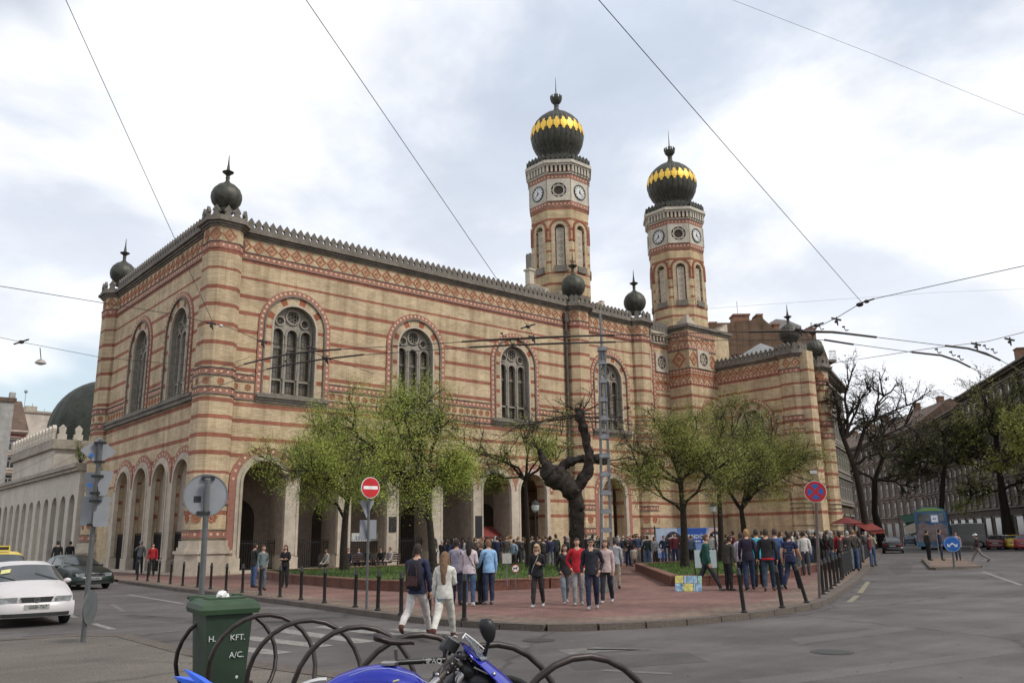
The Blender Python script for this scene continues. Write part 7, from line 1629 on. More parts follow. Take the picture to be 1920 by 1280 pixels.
person(103, 1078, 62, 'man in black farthest left on the pavement', BL_, BL_, head=10, stride=.3, group=g3, near=False); person(127, 1072, 56, 'second man in black farther along on the left', (.018, .018, .022), BL_, head=20, group=g3, near=False)
g4 = 'people on the traffic island'
person(1743, 1050, 54, 'man in dark green and black on the traffic island, left one', (.025, .027, .022), BL_, head=-60, group=g4, near=False, zf=.13, wide=1.2)
person(1767, 1050, 55, 'person in navy coat in the middle of the island', (.018, .02, .05), (.03, .035, .06), head=-90, group=g4, near=False, zf=.13, wide=1.15)
person(1798, 1050, 50, 'person in pale pink behind the blue arrow sign', (.28, .19, .20), (.05, .05, .07), head=170, group=g4, near=False, zf=.13)
person(1837, 1055, 54, 'woman in white cap and dark coat striding across the road on the right', (.035, .014, .018), (.20, .17, .15), head=95, stride=.9, arms=('fwd', 'swing'), cap=(.6, .6, .58), sex='f', near=False, zf=0)
# people on the benches
g5 = 'people sitting on the benches'
for i, (x, y, c, lb) in enumerate(((652, 1069, (.02, .02, .025), 'seated man in black at the left end of the bench'), (672, 1068, (.04, .05, .09), 'seated person in dark blue in the middle of the bench'), (690, 1068, (.02, .018, .018), 'seated person in black at the right end of the left bench'), (714, 1067, BL_, 'seated dark haired person on the right bench'), (731, 1067, (.3, .27, .26), 'seated person in pale top on the right bench'), (612, 1073, (.26, .25, .22), 'seated man in pale jacket alone by the lawn edge'))):
    person(x, y, 60, lb, c, (.03, .03, .035), (.05, .03, .02), head=180-12*i, seat=True, arms=('fwd', 'fwd'), group=g5, near=False, ht=1.72)
# the crowd in the square
rnd = random.Random(11); cols = [BL_, NV, GY, (.05, .04, .035), (.03, .05, .09), (.18, .05, .04), LG, (.10, .13, .18), WH, BG, (.06, .05, .04), (.02, .03, .028), (.22, .30, .38), (.12, .02, .03)]
hairs = [(.03, .02, .015), (.06, .035, .02), (.20, .12, .06), (.02, .015, .012), (.3, .3, .28), (.10, .06, .035)]
cname = ['black', 'navy', 'grey', 'dark brown', 'dark blue', 'brick red', 'light grey', 'slate blue', 'white', 'beige', 'brown', 'black green', 'light blue', 'maroon']
def crowd(n, x0, x1, y0, y1, where, grp, bias=None):
    for i in range(n):
        x = x0+(x1-x0)*(i+rnd.uniform(.1, .9))/n; y = rnd.uniform(y0, y1); ci = rnd.randrange(len(cols)) if rnd.random() < .55 else rnd.choice([0, 1, 3, 10, 11]); 
        person(x, y, 0, 'bystander in %s, %s from left, crowd %s' % (cname[ci], ORD[i], where), cols[ci], rnd.choice([BL_, JE, NV, GY, (.04, .035, .03)]), rnd.choice(hairs), head=rnd.choice([0, 20, -30, 90, -90, 150, 200]), arms=(rnd.choice(['down', 'cross', 'pocket', 'bent']), rnd.choice(['down', 'pocket', 'bent'])), group=grp, near=False, ht=rnd.uniform(1.6, 1.86), longhair=.1 if rnd.random() < .35 else 0, sex=rnd.choice('mf'))
crowd(30, 808, 1048, 1056, 1072, 'before the arcade entrance, back row', 'crowd before the arcade entrance')
crowd(18, 812, 1040, 1054, 1068, 'before the arcade entrance', 'crowd before the arcade entrance')
crowd(12, 1040, 1170, 1052, 1070, 'around the lattice mast', 'crowd around the lattice mast')
crowd(14, 1165, 1300, 1054, 1064, 'left of the banner, front row', 'crowd by the banner')
crowd(20, 1160, 1300, 1046, 1062, 'left of the banner', 'crowd by the banner')
crowd(20, 1340, 1520, 1050, 1066, 'behind the walking group', 'crowd behind the walking group')
crowd(10, 1270, 1400, 1050, 1062, 'behind the right lawn', 'crowd behind the right lawn')
crowd(22, 1500, 1620, 1052, 1072, 'in front of the wing end', 'crowd along the railing')
crowd(30, 1480, 1640, 1040, 1062, 'along the railing', 'crowd along the railing')
crowd(10, 1500, 1600, 1062, 1078, 'near the no stopping sign', 'crowd along the railing')
person(1513, 1078, 0, 'man in white shirt in the crowd just left of the red top', WH, (.05, .05, .06), head=0, ht=1.75, group='crowd along the railing', near=False)
person(1580, 1069, 0, 'person in bright red jacket in the crowd at the railing', (.34, .012, .02), BL_, head=0, ht=1.75, group='crowd along the railing', near=False)
person(1190, 1062, 0, 'person sitting low in cream coat in front of the crowd by the right lawn', (.40, .35, .27), BG, (.05, .02, .02), head=0, ht=1.6, seat=True, arms=('fwd', 'fwd'), near=False, group='crowd by the banner')
person(1338, 1064, 0, 'man in white shirt at the right end of the banner', WH, NV, head=-30, ht=1.78, near=False, group='crowd behind the right lawn')
finish_people()
# carried things
def local(A, x, y, z): b, a, H = A; k = H/1.75; return Matrix.Translation(b) @ Matrix.Rotation(a, 4, 'Z') @ Matrix.Translation((x*k, y*k, z*k)) @ Matrix.Scale(k, 4)
T_ = thing('backpack', 'black backpack with brownish straps on the back of the man in navy', 'backpack'); T_.matrix_world = local(A1, .0, -.17, 1.13)
mb = MB(); rows = []
for z_, w_, d_ in ((-.27, .10, .05), (-.25, .145, .085), (-.1, .155, .11), (.1, .15, .10), (.22, .12, .07), (.27, .06, .03)): rows.append([mb.pt((w_*math.copysign(abs(math.cos(t))**.6, math.cos(t)), d_*math.copysign(abs(math.sin(t))**.6, math.sin(t)), z_)) for t in [2*PI*j/14 for j in range(14)]])
for P_, Q_ in zip(rows, rows[1:]):
    for j in range(14): mb.face((P_[j], P_[(j+1) % 14], Q_[(j+1) % 14], Q_[j]))
mb.face(rows[0][::-1]); mb.face(rows[-1]); mb.build('bag', cloth((.012, .012, .02)), T_, smooth=60)
mb = MB(); mb.tube([(-.09, -.115, -.2), (-.1, -.125, 0), (-.06, -.105, .2)], .012, 5); mb.tube([(.09, -.115, -.2), (.1, -.125, 0), (.06, -.105, .2)], .012, 5); mb.box(-.1, .1, -.13, -.10, -.2, -.02); mb.build('strap', cloth((.06, .025, .025)), T_)
for s_ in (-1, 1): mb = MB(); mb.tube([(s_*.1, .05, .2), (s_*.13, .16, .27), (s_*.15, .28, .2), (s_*.15, .30, 0), (s_*.14, .12, -.15)], .02, 6); mb.build('shoulder_strap', cloth((.06, .025, .025)), T_)
T_ = thing('shoulder_bag', 'tan leather shoulder bag at the side of the woman in pink', 'bag'); T_.matrix_world = local(A11, .24, .06, .93); mb = MB(); mb.ball((0, 0, 0), .06, .14, .10, 10, 7); mb.build('bag', cloth((.28, .15, .06)), T_, smooth=60); mb = MB(); mb.tube([(0, -.1, .06), (-.02, -.05, .3), (-.06, .0, .48), (-.02, .06, .3), (0, .1, .06)], .01, 5); mb.build('strap', cloth((.28, .15, .06)), T_)
T_ = thing('tied_jacket', 'bright red jacket tied round the waist of the man in black', 'jacket'); T_.matrix_world = local(A19, 0, 0, .92); mb = MB(); mb.lathe((0, 0, -.04), [(.165, 0), (.19, .02), (.188, .06), (.165, .09)], 18, sy=.80); mb.build('red_cloth', cloth((.42, .012, .02)), T_, smooth=60)
T_ = thing('cross_strap', 'thin pale bag strap across the black jacket of the blonde woman', 'strap'); T_.matrix_world = local(A7, 0, 0, 0); mb = MB(); mb.tube([(-.06, .10, 1.46), (.0, .135, 1.3), (.08, .135, 1.15), (.16, .06, .98), (.14, -.08, 1.0), (0, -.13, 1.25), (-.06, -.06, 1.46)], .010, 5); mb.build('strap', cloth((.4, .36, .3)), T_)
T_ = thing('cross_strap', 'black strap across the back of the woman in the pink and white jumper', 'strap'); T_.matrix_world = local(A4, 0, 0, 0); mb = MB(); mb.tube([(-.07, -.07, 1.47), (.0, -.135, 1.35), (.1, -.13, 1.15), (.17, -.02, 1.0), (.1, .12, 1.1), (-.04, .12, 1.35), (-.07, .02, 1.47)], .012, 5); mb.build('strap', cloth((.02, .018, .02)), T_)
T_ = thing('shirt_tail', 'blue shirt hem showing under the white cardigan', 'shirt'); T_.matrix_world = local(A2, 0, 0, .80); mb = MB(); mb.lathe((0, 0, -.04), [(.165, .02), (.163, .1)], 18, sy=.8); mb.poly([(-.15, -.10, .02), (.1, -.145, .02), (-.10, -.14, -.07)]); mb.build('hem', cloth((.09, .16, .24)), T_, smooth=60)
# ================================================================== trees
M_bark = mat('dark_bark', (.032, .024, .018), .95, ns=7, var=.45, bump=.8, bs=26)
M_barkk = mat('gnarled_bark', (.026, .019, .015), .95, ns=5, var=.55, bump=1.0, bs=14, col2=(.055, .042, .034))
M_bark2 = mat('grey_brown_bark', (.060, .045, .034), .95, ns=7, var=.4, bump=.8, bs=26)
M_leafA = mat('young_green_leaf', (.27, .34, .055), .7, ns=1.3, var=.35, col2=(.42, .47, .09), coord='Object')
M_leafB = mat('olive_leaf', (.22, .24, .05), .75, ns=1.0, var=.4, col2=(.34, .35, .08))
M_leafC = mat('brown_green_bud', (.060, .062, .020), .8, ns=.7, var=.4, col2=(.11, .115, .03))
def tree(label, trunkpts, rad, ends, seed, leaf=None, nleaf=9000, spread=1.0, twigs=1.0, bark=None, group=None, name='tree', lsize=.040, dens=1.0, depth=4, tw_r=.006, droop=.15, crown_r=None, limb_len=None):
    """trunkpts: world points; ends: list of (start index or point, target point, radius) giving the main limbs; limbs split into finer branches that carry the leaves"""
    rnd = random.Random(seed); bark = bark or M_bark; T_ = thing(name, label, 'tree', trunkpts[0], group=group); O0 = Vector(trunkpts[0]); tp = [Vector(p)-O0 for p in trunkpts]
    mb = MB(); n = len(tp); mb.tube(tp, [rad*(1.35 if i == 0 else 1)*(1-.45*i/max(1, n-1)) for i in range(n)], 12)
    tips = []; tw = MB(); count = [0]
    def rv(s): return Vector((rnd.gauss(0, s), rnd.gauss(0, s), rnd.gauss(0, s)))
    def grow(p, d, L_, r_, lv):
        pts = [p]; q = p.copy(); dd = d.copy(); k = 4 if lv < depth-1 else 3
        for i in range(k):
            dd = (dd+rv(.16)+Vector((0, 0, .05 if lv < 2 else -droop*.3))).normalized(); q = q+dd*(L_/k); pts.append(q.copy())
        (mb if lv < 2 else tw).tube(pts, [max(tw_r*.7, r_*(1-.55*i/k)) for i in range(k+1)], 6 if lv < 2 else 3, cap=False)
        if lv >= depth-2: tips.extend([(x, dd) for x in pts[1:]])
        if lv >= depth: return
        nb = int((4 if lv < 2 else 4)*twigs+rnd.random())
        for i in range(nb):
            t = (.30+.70*rnd.random())*k; j = min(k-1, int(t)); b = pts[j].lerp(pts[j+1], t-j); nd = (dd+rv(.62)+Vector((0, 0, .10 if lv < 2 else 0))).normalized(); grow(b, nd, L_*rnd.uniform(.48, .72), r_*.48, lv+1)
    for st, tgt, r_ in ends:
        s_ = tp[st] if isinstance(st, int) else Vector(st)-O0; t_ = Vector(tgt)-O0; d = (t_-s_); L_ = d.length; d.normalize(); pts = [s_]; k = 5
        for i in range(1, k+1): pts.append(s_.lerp(t_, i/k)+Vector((0, 0, math.sin(PI*i/k)*L_*.06))+rv(L_*.03))
        mb.tube(pts, [max(.015, r_*(1-.65*i/k)) for i in range(k+1)], 8, cap=False)
        for i in range(2, k+1):
            for j in range(2 if i < k else 3): nd = (d*.7+rv(.6)+Vector((0, 0, .15))).normalized(); grow(pts[i], nd, L_*rnd.uniform(.30, .5)*spread, r_*(.45 if i < k else .5), 1)
    mb.build('trunk', bark, T_, smooth=60); tw.build('twigs', bark, T_, kind='stuff')
    if leaf and tips:
        lf = MB()
        # clumps: only some twigs are well leafed
        w = [max(.10, .6+1.1*noise.noise((x+O0)*.55)) for x, _ in tips]; tot = rnd.choices(range(len(tips)), weights=w, k=nleaf)
        for i in tot:
            x, d = tips[i]; c = x+d*rnd.uniform(-.1, .75)*spread+rv(.10*spread)+Vector((0, 0, -abs(rnd.gauss(0, droop*.8)))); a = rv(1).normalized(); b = a.cross(rv(1)).normalized(); s_ = lsize*rnd.uniform(.5, 1.2); lf.face([lf.pt(c+a*s_), lf.pt(c+b*s_*.42), lf.pt(c-a*s_), lf.pt(c-b*s_*.42)])
        me = lf.mesh('crown', [leaf]); o = inst('crown', me, T_); o['kind'] = 'stuff'
    return T_
def tr(px_, py_, D, z=None): p = W(px_, py_, D); return p
GT = 'young green trees in the square'
def plaza_tree(label, base_px, D, trunk_px, limbs_px, rad, seed, **k):
    b = W(*base_px, D); b.z = .12; rnd = random.Random(seed+50); t = [b]+[W(x, y, D+dd) for x, y, dd in trunk_px]; ends = []
    for (si, x, y, dd, r_) in limbs_px:
        if k.get('group') == GT and y < 880: y += 34
        ends.append((si, W(x, y, D+dd), r_))
    return tree(label, t, rad, ends, seed, **k)
plaza_tree('young green tree left of the no entry sign, its trunk forking low', (646, 1085), 40.5, [(644, 1030, 0), (647, 975, .2), (652, 935, .3)],
 [(3, 575, 850, -.5, .10), (3, 640, 800, 1, .11), (3, 700, 830, -.8, .10), (2, 560, 890, .6, .08), (3, 600, 790, .8, .09), (3, 520, 845, 0, .07), (3, 668, 765, .3, .08), (3, 590, 880, -2.0, .07), (3, 650, 860, 2.2, .07), (3, 700, 790, 1.5, .07)], .21, 3, leaf=M_leafA, nleaf=60000, group=GT, spread=.95)
plaza_tree('young green tree right of the no entry sign behind the woman in white', (812, 1100), 35.0, [(811, 1040, 0), (806, 980, .1), (800, 925, .2)],
 [(3, 730, 850, .4, .10), (3, 770, 790, -.8, .11), (3, 845, 840, .6, .10), (3, 700, 800, -.4, .09), (3, 820, 775, 1, .09), (3, 735, 760, .5, .08), (2, 730, 890, -1.2, .08), (3, 850, 890, 1.2, .07), (3, 690, 850, 1.5, .07), (3, 780, 745, .3, .07)], .19, 5, leaf=M_leafA, nleaf=62000, group=GT, spread=.95)
plaza_tree('thin sparse young tree behind the knotted trunk to its left', (992, 1078), 42, [(990, 1020, 0), (988, 960, 0), (985, 900, .2)],
 [(3, 930, 820, .5, .08), (3, 985, 790, -.5, .08), (3, 1040, 830, .4, .08), (3, 880, 790, 0, .07), (3, 905, 860, .8, .06), (3, 1050, 780, .8, .06)], .15, 8, leaf=M_leafA, nleaf=18000, group=GT, spread=1.0)
plaza_tree('spreading tree on the right lawn, leftmost of the three there', (1285, 1085), 38, [(1284, 1030, 0), (1281, 960, 0), (1276, 905, .2)],
 [(3, 1215, 850, .5, .10), (3, 1260, 800, -.6, .10), (3, 1320, 830, .5, .10), (2, 1200, 890, -.6, .08), (3, 1195, 810, .8, .08), (3, 1300, 780, .8, .08), (2, 1345, 880, -.5, .08), (3, 1240, 775, -.3, .07)], .20, 10, leaf=M_leafB, nleaf=46000, group=GT, spread=.95)
plaza_tree('middle tree of the three on the right lawn', (1352, 1072), 44, [(1352, 1020, 0), (1350, 960, 0), (1348, 910, 0)],
 [(3, 1300, 830, .6, .10), (3, 1350, 785, 0, .10), (3, 1400, 820, .5, .10), (3, 1380, 770, -.8, .08), (3, 1420, 860, .9, .08)], .18, 12, leaf=M_leafB, nleaf=24000, group=GT, spread=.95)
plaza_tree('right tree of the three on the right lawn, forking into two low', (1396, 1068), 47, [(1396, 1020, 0), (1394, 985, 0), (1390, 955, 0)],
 [(3, 1350, 900, .5, .12), (3, 1420, 880, -.4, .12), (3, 1460, 830, .6, .10), (3, 1410, 800, -.5, .10), (3, 1480, 880, .4, .08), (3, 1450, 790, .8, .08), (3, 1500, 840, 0, .08)], .22, 14, leaf=M_leafB, nleaf=46000, group=GT, spread=.95)
# the old knotted trunk, limbs sawn off short
b = W(1083, 1092, 37.5); b.z = .12; D0 = 37.5; KT = thing('knotted_tree', 'massive dark knotted tree trunk with sawn-off limbs beside the lattice mast', 'tree', b)
O0 = Vector(b)
def Kp(x, y, dd=0): return W(x, y, D0+dd)-O0
def gnarl(mb, pts, rs, n, seed):
    rq = random.Random(seed); P = []; Q = []; m_ = len(pts)
    for i in range(m_-1):
        p0, p1, p2, p3 = pts[max(0, i-1)], pts[i], pts[i+1], pts[min(m_-1, i+2)]
        for k in range(6):
            t = k/6; P.append(.5*((2*p1)+(p2-p0)*t+(2*p0-5*p1+4*p2-p3)*t*t+(3*p1-p0-3*p2+p3)*t**3)); Q.append((rs[i]*(1-t)+rs[i+1]*t)*rq.uniform(.90, 1.14))
    P.append(pts[-1]); Q.append(rs[-1]*.8); mb.tube(P, Q, n)
mb = MB(); gnarl(mb, [Vector((0, 0, -.1)), Kp(1083, 1040), Kp(1082, 980), Kp(1080, 930), Kp(1079, 910)], [.42, .34, .31, .33, .38], 14, 129)
gnarl(mb, [Kp(1080, 925), Kp(1062, 910), Kp(1042, 895), Kp(1030, 880), Kp(1026, 868)], [.38, .46, .50, .42, .18], 12, 247)
gnarl(mb, [Kp(1040, 895), Kp(1050, 880, .2), Kp(1066, 868, .3), Kp(1082, 862, .3), Kp(1100, 860, .3), Kp(1122, 860, .2), Kp(1140, 866, .1)], [.22, .22, .20, .21, .19, .20, .15], 12, 429)
gnarl(mb, [Kp(1080, 915), Kp(1092, 900), Kp(1102, 880), Kp(1104, 850), Kp(1098, 820), Kp(1091, 795), Kp(1086, 778)], [.28, .27, .24, .21, .20, .22, .25], 12, 587)
gnarl(mb, [Kp(1028, 878), Kp(1018, 862), Kp(1012, 848)], [.2, .12, .10], 8, 664); mb.ball(Kp(1012, 848), .14, .14, .16, 8, 6); mb.ball(Kp(1087, 778), .26, .24, .22, 10, 7); mb.ball(Kp(1038, 893, -.1), .42, .35, .34, 12, 8)
for bx_, by_, dd_, r_ in ((1050, 885, -.25, .22), (1030, 872, .1, .2), (1072, 925, -.25, .2), (1100, 893, -.15, .17), (1106, 858, -.1, .15), (1070, 866, .15, .17), (1118, 860, .1, .14), (1094, 800, -.1, .15), (1080, 985, -.2, .16), (1090, 950, -.2, .17), (1020, 862, 0, .13), (1084, 770, .1, .17), (1092, 774, -.1, .15)):
    mb.ball(Kp(bx_, by_, dd_), r_, r_*.9, r_*1.05, 9, 7)
mb.v = [tuple(Vector(v)+Vector((noise.noise(Vector(v)*3.1), noise.noise(Vector(v)*3.1+Vector((5, 5, 5))), noise.noise(Vector(v)*3.1+Vector((9, 2, 1)))))*.11+Vector(v).normalized()*.03*noise.noise(Vector(v)*9)) for v in mb.v]
mb.build('trunk', M_barkk, KT, smooth=50)
rnd = random.Random(4); tw = MB()
def shoot(p, d, L_, r_, lv=0):
    pts = [p]; q = p.copy(); dd = d.copy()
    for i in range(5): dd = (dd+Vector((rnd.gauss(0, .12), rnd.gauss(0, .12), rnd.gauss(0, .08)))).normalized(); q = q+dd*(L_/5); pts.append(q.copy())
    tw.tube(pts, [max(.005, r_*(1-.15*i)) for i in range(6)], 4, cap=False)
    if lv < 2:
        for j in range(4): i = rnd.randint(1, 4); shoot(pts[i], (dd+Vector((rnd.gauss(0, .6), rnd.gauss(0, .6), rnd.gauss(0, .4)))).normalized(), L_*.5, r_*.5, lv+1)
KSH = []
for x0, y0, x1, y1 in ((1087, 775, 1150, 745), (1087, 775, 1130, 720), (1088, 780, 1180, 790), (1090, 790, 1160, 800), (1085, 778, 1020, 795), (1084, 775, 1040, 740), (1086, 772, 1090, 735), (1087, 776, 1170, 770), (1085, 780, 900, 795), (1012, 846, 990, 800), (1012, 848, 1000, 830), (1140, 864, 1190, 850), (1085, 777, 960, 790), (1140, 866, 1175, 890)):
    a = Kp(x0, y0); bb_ = Kp(x1, y1, rnd.uniform(-.6, .6)); d = (bb_-a); shoot(a, d.normalized(), d.length, .035)
tw.build('shoots', M_bark, KT, kind='stuff')
# taller trees down the street, some nearly bare
GS = 'old street trees on the right'
def street_tree(label, bx_, D, trunk_px, limbs, rad, seed, **k): return plaza_tree(label, (bx_, 1010), D, trunk_px, limbs, rad, seed, group=GS, **k)
street_tree('leaning nearly bare street tree whose branches reach over the sky by the wing', 1618, 74, [(1622, 975, 0), (1612, 915, 0), (1600, 870, 0), (1582, 822, 0)],
 [(4, 1565, 740, 0, .22), (4, 1612, 765, 1, .18), (3, 1660, 740, 1, .2), (4, 1590, 715, -.5, .15), (4, 1640, 790, 0, .16), (3, 1690, 800, 2, .18), (4, 1575, 770, -1, .12), (3, 1650, 850, -1, .16), (4, 1700, 760, 1, .14), (4, 1625, 735, 1, .14)], .34, 21, leaf=M_leafC, nleaf=900, spread=.8, twigs=.8, tw_r=.009, lsize=.12, bark=M_bark)
street_tree('dark old street tree with long bare limbs in the middle of the street view', 1655, 98, [(1640, 960, 0), (1640, 900, 0), (1655, 860, 0)],
 [(3, 1620, 810, 0, .24), (3, 1690, 830, 1, .24), (3, 1740, 850, 1, .22), (2, 1590, 880, 0, .2), (3, 1660, 790, 0, .2), (2, 1760, 890, 0, .2), (2, 1700, 910, -2, .2)], .42, 23, leaf=M_leafC, nleaf=5000, spread=.8, tw_r=.012, lsize=0.130)
street_tree('bushy brown green street tree left of the big one at the right', 1770, 92, [(1765, 960, 0), (1768, 900, 0), (1772, 870, 0)],
 [(3, 1720, 830, 0, .22), (3, 1770, 810, 1, .22), (3, 1830, 820, 0, .22), (3, 1700, 870, 1, .2), (3, 1850, 860, 0, .2), (3, 1740, 840, -2, .2)], .34, 25, leaf=M_leafC, nleaf=11000, spread=.95, tw_r=.014, lsize=0.122)
street_tree('big dark trunked street tree with green crown at the right edge', 1893, 92, [(1885, 960, 0), (1878, 920, 0), (1874, 885, 0)],
 [(3, 1820, 815, 0, .26), (3, 1870, 790, 1, .26), (3, 1930, 800, 0, .26), (3, 1800, 870, 1, .2), (2, 1825, 925, -1, .2), (3, 1850, 770, -1, .2), (3, 1950, 850, 0, .2), (2, 1940, 900, 1, .2), (3, 1900, 760, 1, .16)], .55, 27, leaf=M_leafB, nleaf=20000, spread=.95, tw_r=.013, lsize=0.115)
street_tree('green crowned street tree cut off by the right edge', 1965, 74, [(1962, 960, 0), (1955, 900, 0), (1950, 860, 0)],
 [(3, 1900, 810, 0, .22), (3, 1940, 790, 0, .22), (3, 1990, 780, 0, .22), (3, 1885, 860, 1, .2), (3, 2020, 840, 1, .2)], .36, 29, leaf=M_leafB, nleaf=14000, spread=.95, tw_r=.012, lsize=0.108)
# small shrub growing on the arcade roof
p = Vector((17.4, 70.5, 7.7)); rnd = random.Random(9); SH = thing('shrub', 'wispy shrub sprouting from the arcade roof beside the striped building', 'shrub', p); mb = MB(); lf = MB()
for i in range(14):
    a = rnd.uniform(0, 2*PI); e = Vector((math.cos(a)*rnd.uniform(.2, .7), math.sin(a)*rnd.uniform(.2, 1.2), rnd.uniform(1.0, 2.1))); mb.tube([(0, 0, 0), e*.5+Vector((0, 0, .15)), e], [.025, .015, .006], 4)
    for j in range(26): c = e*rnd.uniform(.35, 1.05)+Vector((rnd.gauss(0, .1), rnd.gauss(0, .1), rnd.gauss(0, .1))); q = Vector((rnd.gauss(0, 1), rnd.gauss(0, 1), rnd.gauss(0, 1))).normalized()*.07; r2 = q.orthogonal()*.5; lf.face([lf.pt(c+q), lf.pt(c+r2), lf.pt(c-q), lf.pt(c-r2)])
mb.build('stem', M_bark, SH); lf.build('leaves', M_leafB, SH, kind='stuff')
# ================================================================== overhead wires
M_wire = mat('wire_black', (.03, .028, .027), .5, metal=.4); M_fit = mat('wire_fitting', (.05, .04, .035), .5, metal=.4)
GW = 'overhead trolley and span wires'
def wire(label, pts, r_=.009, sag=0.0, fit=()):
    T_ = thing('overhead_wire', label, 'wire', group=GW); P = [ (Vector((0, 0, CZ))+ray(x, y)*((z-CZ)/ray(x, y).z)) for x, y, z in pts]
    mb = MB(); q = []
    for a, b in zip(P, P[1:]):
        n = 8
        for i in range(n): t = i/n; q.append(a.lerp(b, t)-Vector((0, 0, sag*4*t*(1-t))))
    q.append(P[-1]); mb.tube(q, r_, 5); mb.build('wire', M_wire, T_)
    for (x, y, z, kind) in fit:
        c = Vector((0, 0, CZ))+ray(x, y)*((z-CZ)/ray(x, y).z); D = (c-Vector((0, 0, CZ))).dot(CF); s_ = D/FOC; mb = MB()
        if kind == 'ball': mb.ball(c, 7*s_, 7*s_, 4*s_, 8, 6)
        elif kind == 'clamp': mb.tube([c-CR*9*s_+CU*2*s_, c+CR*9*s_-CU*2*s_], 2.0*s_, 5); mb.tube([c+CU*4*s_, c-CU*12*s_+CR*3*s_], 1.4*s_, 5); mb.ball(c-CU*5*s_, 3.5*s_, 3.5*s_, 3*s_, 6, 5)
        elif kind == 'ear': mb.tube([c-CR*4*s_+CU*7*s_, c], 1.0*s_, 4); mb.tube([c+CR*5*s_+CU*2*s_, c], 1.0*s_, 4); mb.tube([c-CR*7*s_+CU*7*s_, c-CR*2*s_+CU*8*s_], 1.5*s_, 4)
        elif kind == 'white': mb.ball(c, 4.5*s_, 4.5*s_, 2.5*s_, 8, 6)
        elif kind == 'rod': mb.tube([c-CR*14*s_-CU*4*s_, c+CR*14*s_+CU*5*s_], 1.6*s_, 5); mb.ball(c, 5*s_, 5*s_, 3.5*s_, 8, 6)
        mb.build('insulator' if kind in ('ball', 'white') else 'clamp', M_signwhite if kind == 'white' else M_fit, T_)
    return T_
def rigid(label, pts, r_=.028):
    T_ = thing('contact_rail', label, 'wire', group='rigid curved rails of the trolley wires'); P = [(Vector((0, 0, CZ))+ray(x, y)*((z-CZ)/ray(x, y).z)) for x, y, z in pts]; mb = MB(); mb.tube(P, r_, 6); mb.build('rail', M_fit, T_)
Zc = 5.8
wire('long wire running from the upper left corner down to the corner pier', [(105, -40, 9.6), (400, 606, 6.6)], .0055)
wire('long diagonal wire from the top centre left down to the facade', [(560, -20, 9.0), (935, 528, 6.9), (998, 625, 6.4)], .006, fit=[(990, 612, 6.4, 'rod'), (1000, 632, 6.3, 'clamp')])
wire('long diagonal wire from the top right of centre down to the right junction', [(1105, -20, 8.6), (1616, 567, 7.2)], .0065)
wire('faint thin wire crossing the upper right corner', [(1360, -5, 14.5), (1640, 103, 13.2), (1940, 224, 12)], .004)
wire('span wire at left crossing the corner pier', [(-20, 533, 6.6), (330, 590, 6.4), (398, 607, 6.4), (432, 614, 6.4), (485, 638, 6.35), (560, 652, 6.3), (700, 700, 6.2)], .007, fit=[(396, 606, 6.4, 'clamp'), (414, 611, 6.4, 'white'), (492, 640, 6.3, 'clamp'), (585, 652, 6.25, 'clamp')])
wire('low left span wire with a hanging lamp', [(-20, 628, 7.4), (40, 641, 7.4), (190, 670, 7.2), (420, 690, 6.6)], .007, fit=[(40, 641, 7.4, 'rod')])
wire('upper trolley wire across the facade', [(-10, 905, Zc), (210, 800, Zc), (400, 704, Zc), (458, 682.5, Zc), (520, 668, Zc), (580, 660, Zc), (636, 655, Zc), (864, 641, Zc), (1151, 628, Zc), (1402, 622, Zc), (1560, 624, Zc), (1643, 632, Zc), (1773, 648, Zc), (1820, 655, Zc), (1874, 674, Zc), (1930, 705, Zc)], .008, fit=[(545, 664, Zc, 'clamp'), (945, 632, Zc, 'ear'), (1065, 630, Zc, 'ear'), (1500, 618, Zc, 'clamp'), (1540, 618, Zc, 'ear'), (1586, 620, Zc, 'ear'), (1850, 655, Zc, 'ear'), (1865, 662, Zc, 'ear')])
wire('lower trolley wire across the facade', [(-10, 935, Zc), (210, 815, Zc), (400, 727, Zc), (501, 691.7, Zc), (560, 680, Zc), (620, 671, Zc), (681, 665, Zc), (879, 651, Zc), (1153, 641, Zc), (1320, 638, Zc), (1546, 637, Zc), (1600, 645, Zc), (1710, 660, Zc), (1770, 667, Zc), (1818, 687, Zc), (1845, 704, Zc)], .008, fit=[(612, 671, Zc, 'clamp'), (540, 684, Zc, 'ear'), (960, 645, Zc, 'ear'), (1760, 662, Zc, 'ear'), (1787, 667, Zc, 'ear'), (1802, 675, Zc, 'ear')])
rigid('upper curved contact rail in front of the first big window', [(458, 682.5, Zc-.02), (500, 672, Zc-.02), (540, 664, Zc-.02), (580, 659, Zc-.02), (640, 654.5, Zc-.02)], .02)
rigid('lower curved contact rail in front of the first big window', [(501, 691.7, Zc-.02), (545, 682.5, Zc-.02), (600, 674, Zc-.02), (682, 664.5, Zc-.02)], .02)
rigid('upper straight contact rail by the third window', [(866, 640.7, Zc-.02), (945, 635.5, Zc-.02), (1050, 631, Zc-.02), (1152, 628, Zc-.02)], .02)
rigid('lower straight contact rail by the third window', [(880, 651, Zc-.02), (960, 647, Zc-.02), (1060, 643, Zc-.02), (1154, 641, Zc-.02)], .02)
rigid('upper contact rail against the sky right of the wing', [(1404, 622, Zc-.02), (1480, 620, Zc-.02), (1560, 622, Zc-.02), (1643, 632, Zc-.02)], .024)
rigid('lower short contact rail against the sky right of the wing', [(1546, 637, Zc-.02), (1600, 645.5, Zc-.02)], .022)
rigid('upper bent contact rail at the far right', [(1773, 648, Zc-.02), (1815, 653, Zc-.02), (1848, 662, Zc-.02), (1875, 675, Zc-.02)], .024)
rigid('lower bent contact rail at the far right', [(1710, 660, Zc-.02), (1765, 666, Zc-.02), (1795, 676, Zc-.02), (1819, 688, Zc-.02)], .024)
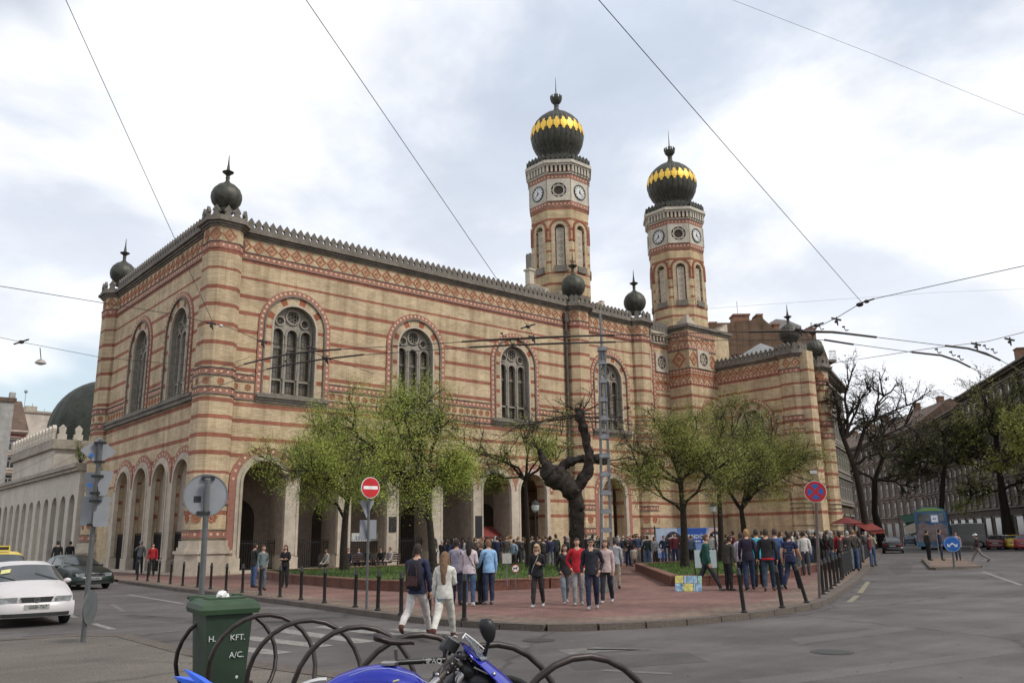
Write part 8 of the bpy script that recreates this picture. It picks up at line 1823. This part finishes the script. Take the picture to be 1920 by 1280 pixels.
wire('span wire from the right edge down to the wing', [(1940, 494, 7.4), (1640, 560, 7.2), (1616, 567, 7.2), (1570, 595, 6.9), (1522, 618, 6.4), (1500, 640, 6.0)], .009, fit=[(1612, 571, 7.15, 'ball'), (1625, 565, 7.2, 'rod'), (1568, 598, 6.8, 'clamp'), (1530, 610, 6.4, 'rod')])
wire('thin long wire from the tower to the right', [(1318, 579, 10.5), (1760, 548, 11.5), (1960, 540, 12)], .004)
wire('thin wire crossing low on the right towards the roofs', [(1560, 681, 7.0), (1730, 655, 6.8), (1850, 640, 6.8), (1930, 620, 6.8)], .008, fit=[(1830, 645, 6.7, 'clamp'), (1893, 636, 6.7, 'clamp')])
wire('wire pair crossing the pale temple at left', [(-10, 856, 6.2), (210, 762, 6.2), (470, 668, 6.2)], .006)
# hanging lamp at left
T_ = thing('hanging_street_lamp', 'pale street lamp hanging from a wire over the street at left', 'lamp'); c = Vector((0, 0, CZ))+ray(76, 681)*((7.1-CZ)/ray(76, 681).z); s_ = (c-Vector((0, 0, CZ))).dot(CF)/FOC
mb = MB(); mb.lathe(c, [(10*s_, 0), (9.5*s_, 2*s_), (6*s_, 6*s_), (2.5*s_, 8*s_), (.01, 8.5*s_)], 14); mb.build('shade', mat('lamp_shade_grey', (.35, .33, .29), .5), T_, smooth=50)
mb = MB(); mb.lathe(c-Vector((0, 0, 3*s_)), [(3*s_, 0), (8.5*s_, 2.2*s_), (9*s_, 3*s_)], 14); mb.build('lamp_glass', MATS['milky_glass'], T_); mb = MB(); mb.tube([c+Vector((0, 0, 8*s_)), Vector((0, 0, CZ))+ray(75, 652)*((7.35-CZ)/ray(75, 652).z)], .012, 4); mb.build('hanger', M_wire, T_)
# a bird in the sky
T_ = thing('bird', 'small pigeon flying above the bare tree', 'bird'); c = W(1661, 712, 60); mb = MB(); mb.ball(c, .16, .07, .07, 8, 6); mb.ball(c+_r*.17+Vector((0, 0, .05)), .05, .05, .05, 6, 5); mb.poly([c-_r*.05, c+_r*.07, c+_r*.02+O_*.28+Vector((0, 0, .14)), c-_r*.10+O_*.24+Vector((0, 0, .12))]); mb.poly([c-_r*.05, c+_r*.07, c+_r*.02-O_*.28+Vector((0, 0, .16)), c-_r*.10-O_*.24+Vector((0, 0, .14))]); mb.poly([c-_r*.14+O_*.03, c-_r*.14-O_*.03, c-_r*.26-O_*.06, c-_r*.26+O_*.06]); mb.build('body', mat('pigeon_grey', (.12, .10, .10), .8), T_)
# ------------------------------------------------------------------ put every thing's origin at its base
def settle(root, loc):
    loc = Vector(loc); root.location = loc
    for ch in root.children: ch.location = Vector(ch.location)-loc
settle(SYN, (17.6, 47, 0)); settle(A, (16.9, 68.2, 0)); settle(H_, (17.2, 78, 0))
bpy.context.view_layer.update()
for o in list(COL.objects):
    if o.parent is None and o.type == 'EMPTY' and o.location.length < 1e-6 and o.rotation_euler.to_matrix() == Matrix.Identity(3) and o.children:
        xs = []
        for ch in o.children:
            if ch.type == 'MESH' and ch.data.vertices:
                for c in ch.bound_box: xs.append(ch.matrix_world @ Vector(c))
        if xs: settle(o, (sum(v.x for v in xs)/len(xs), sum(v.y for v in xs)/len(xs), min(v.z for v in xs)))
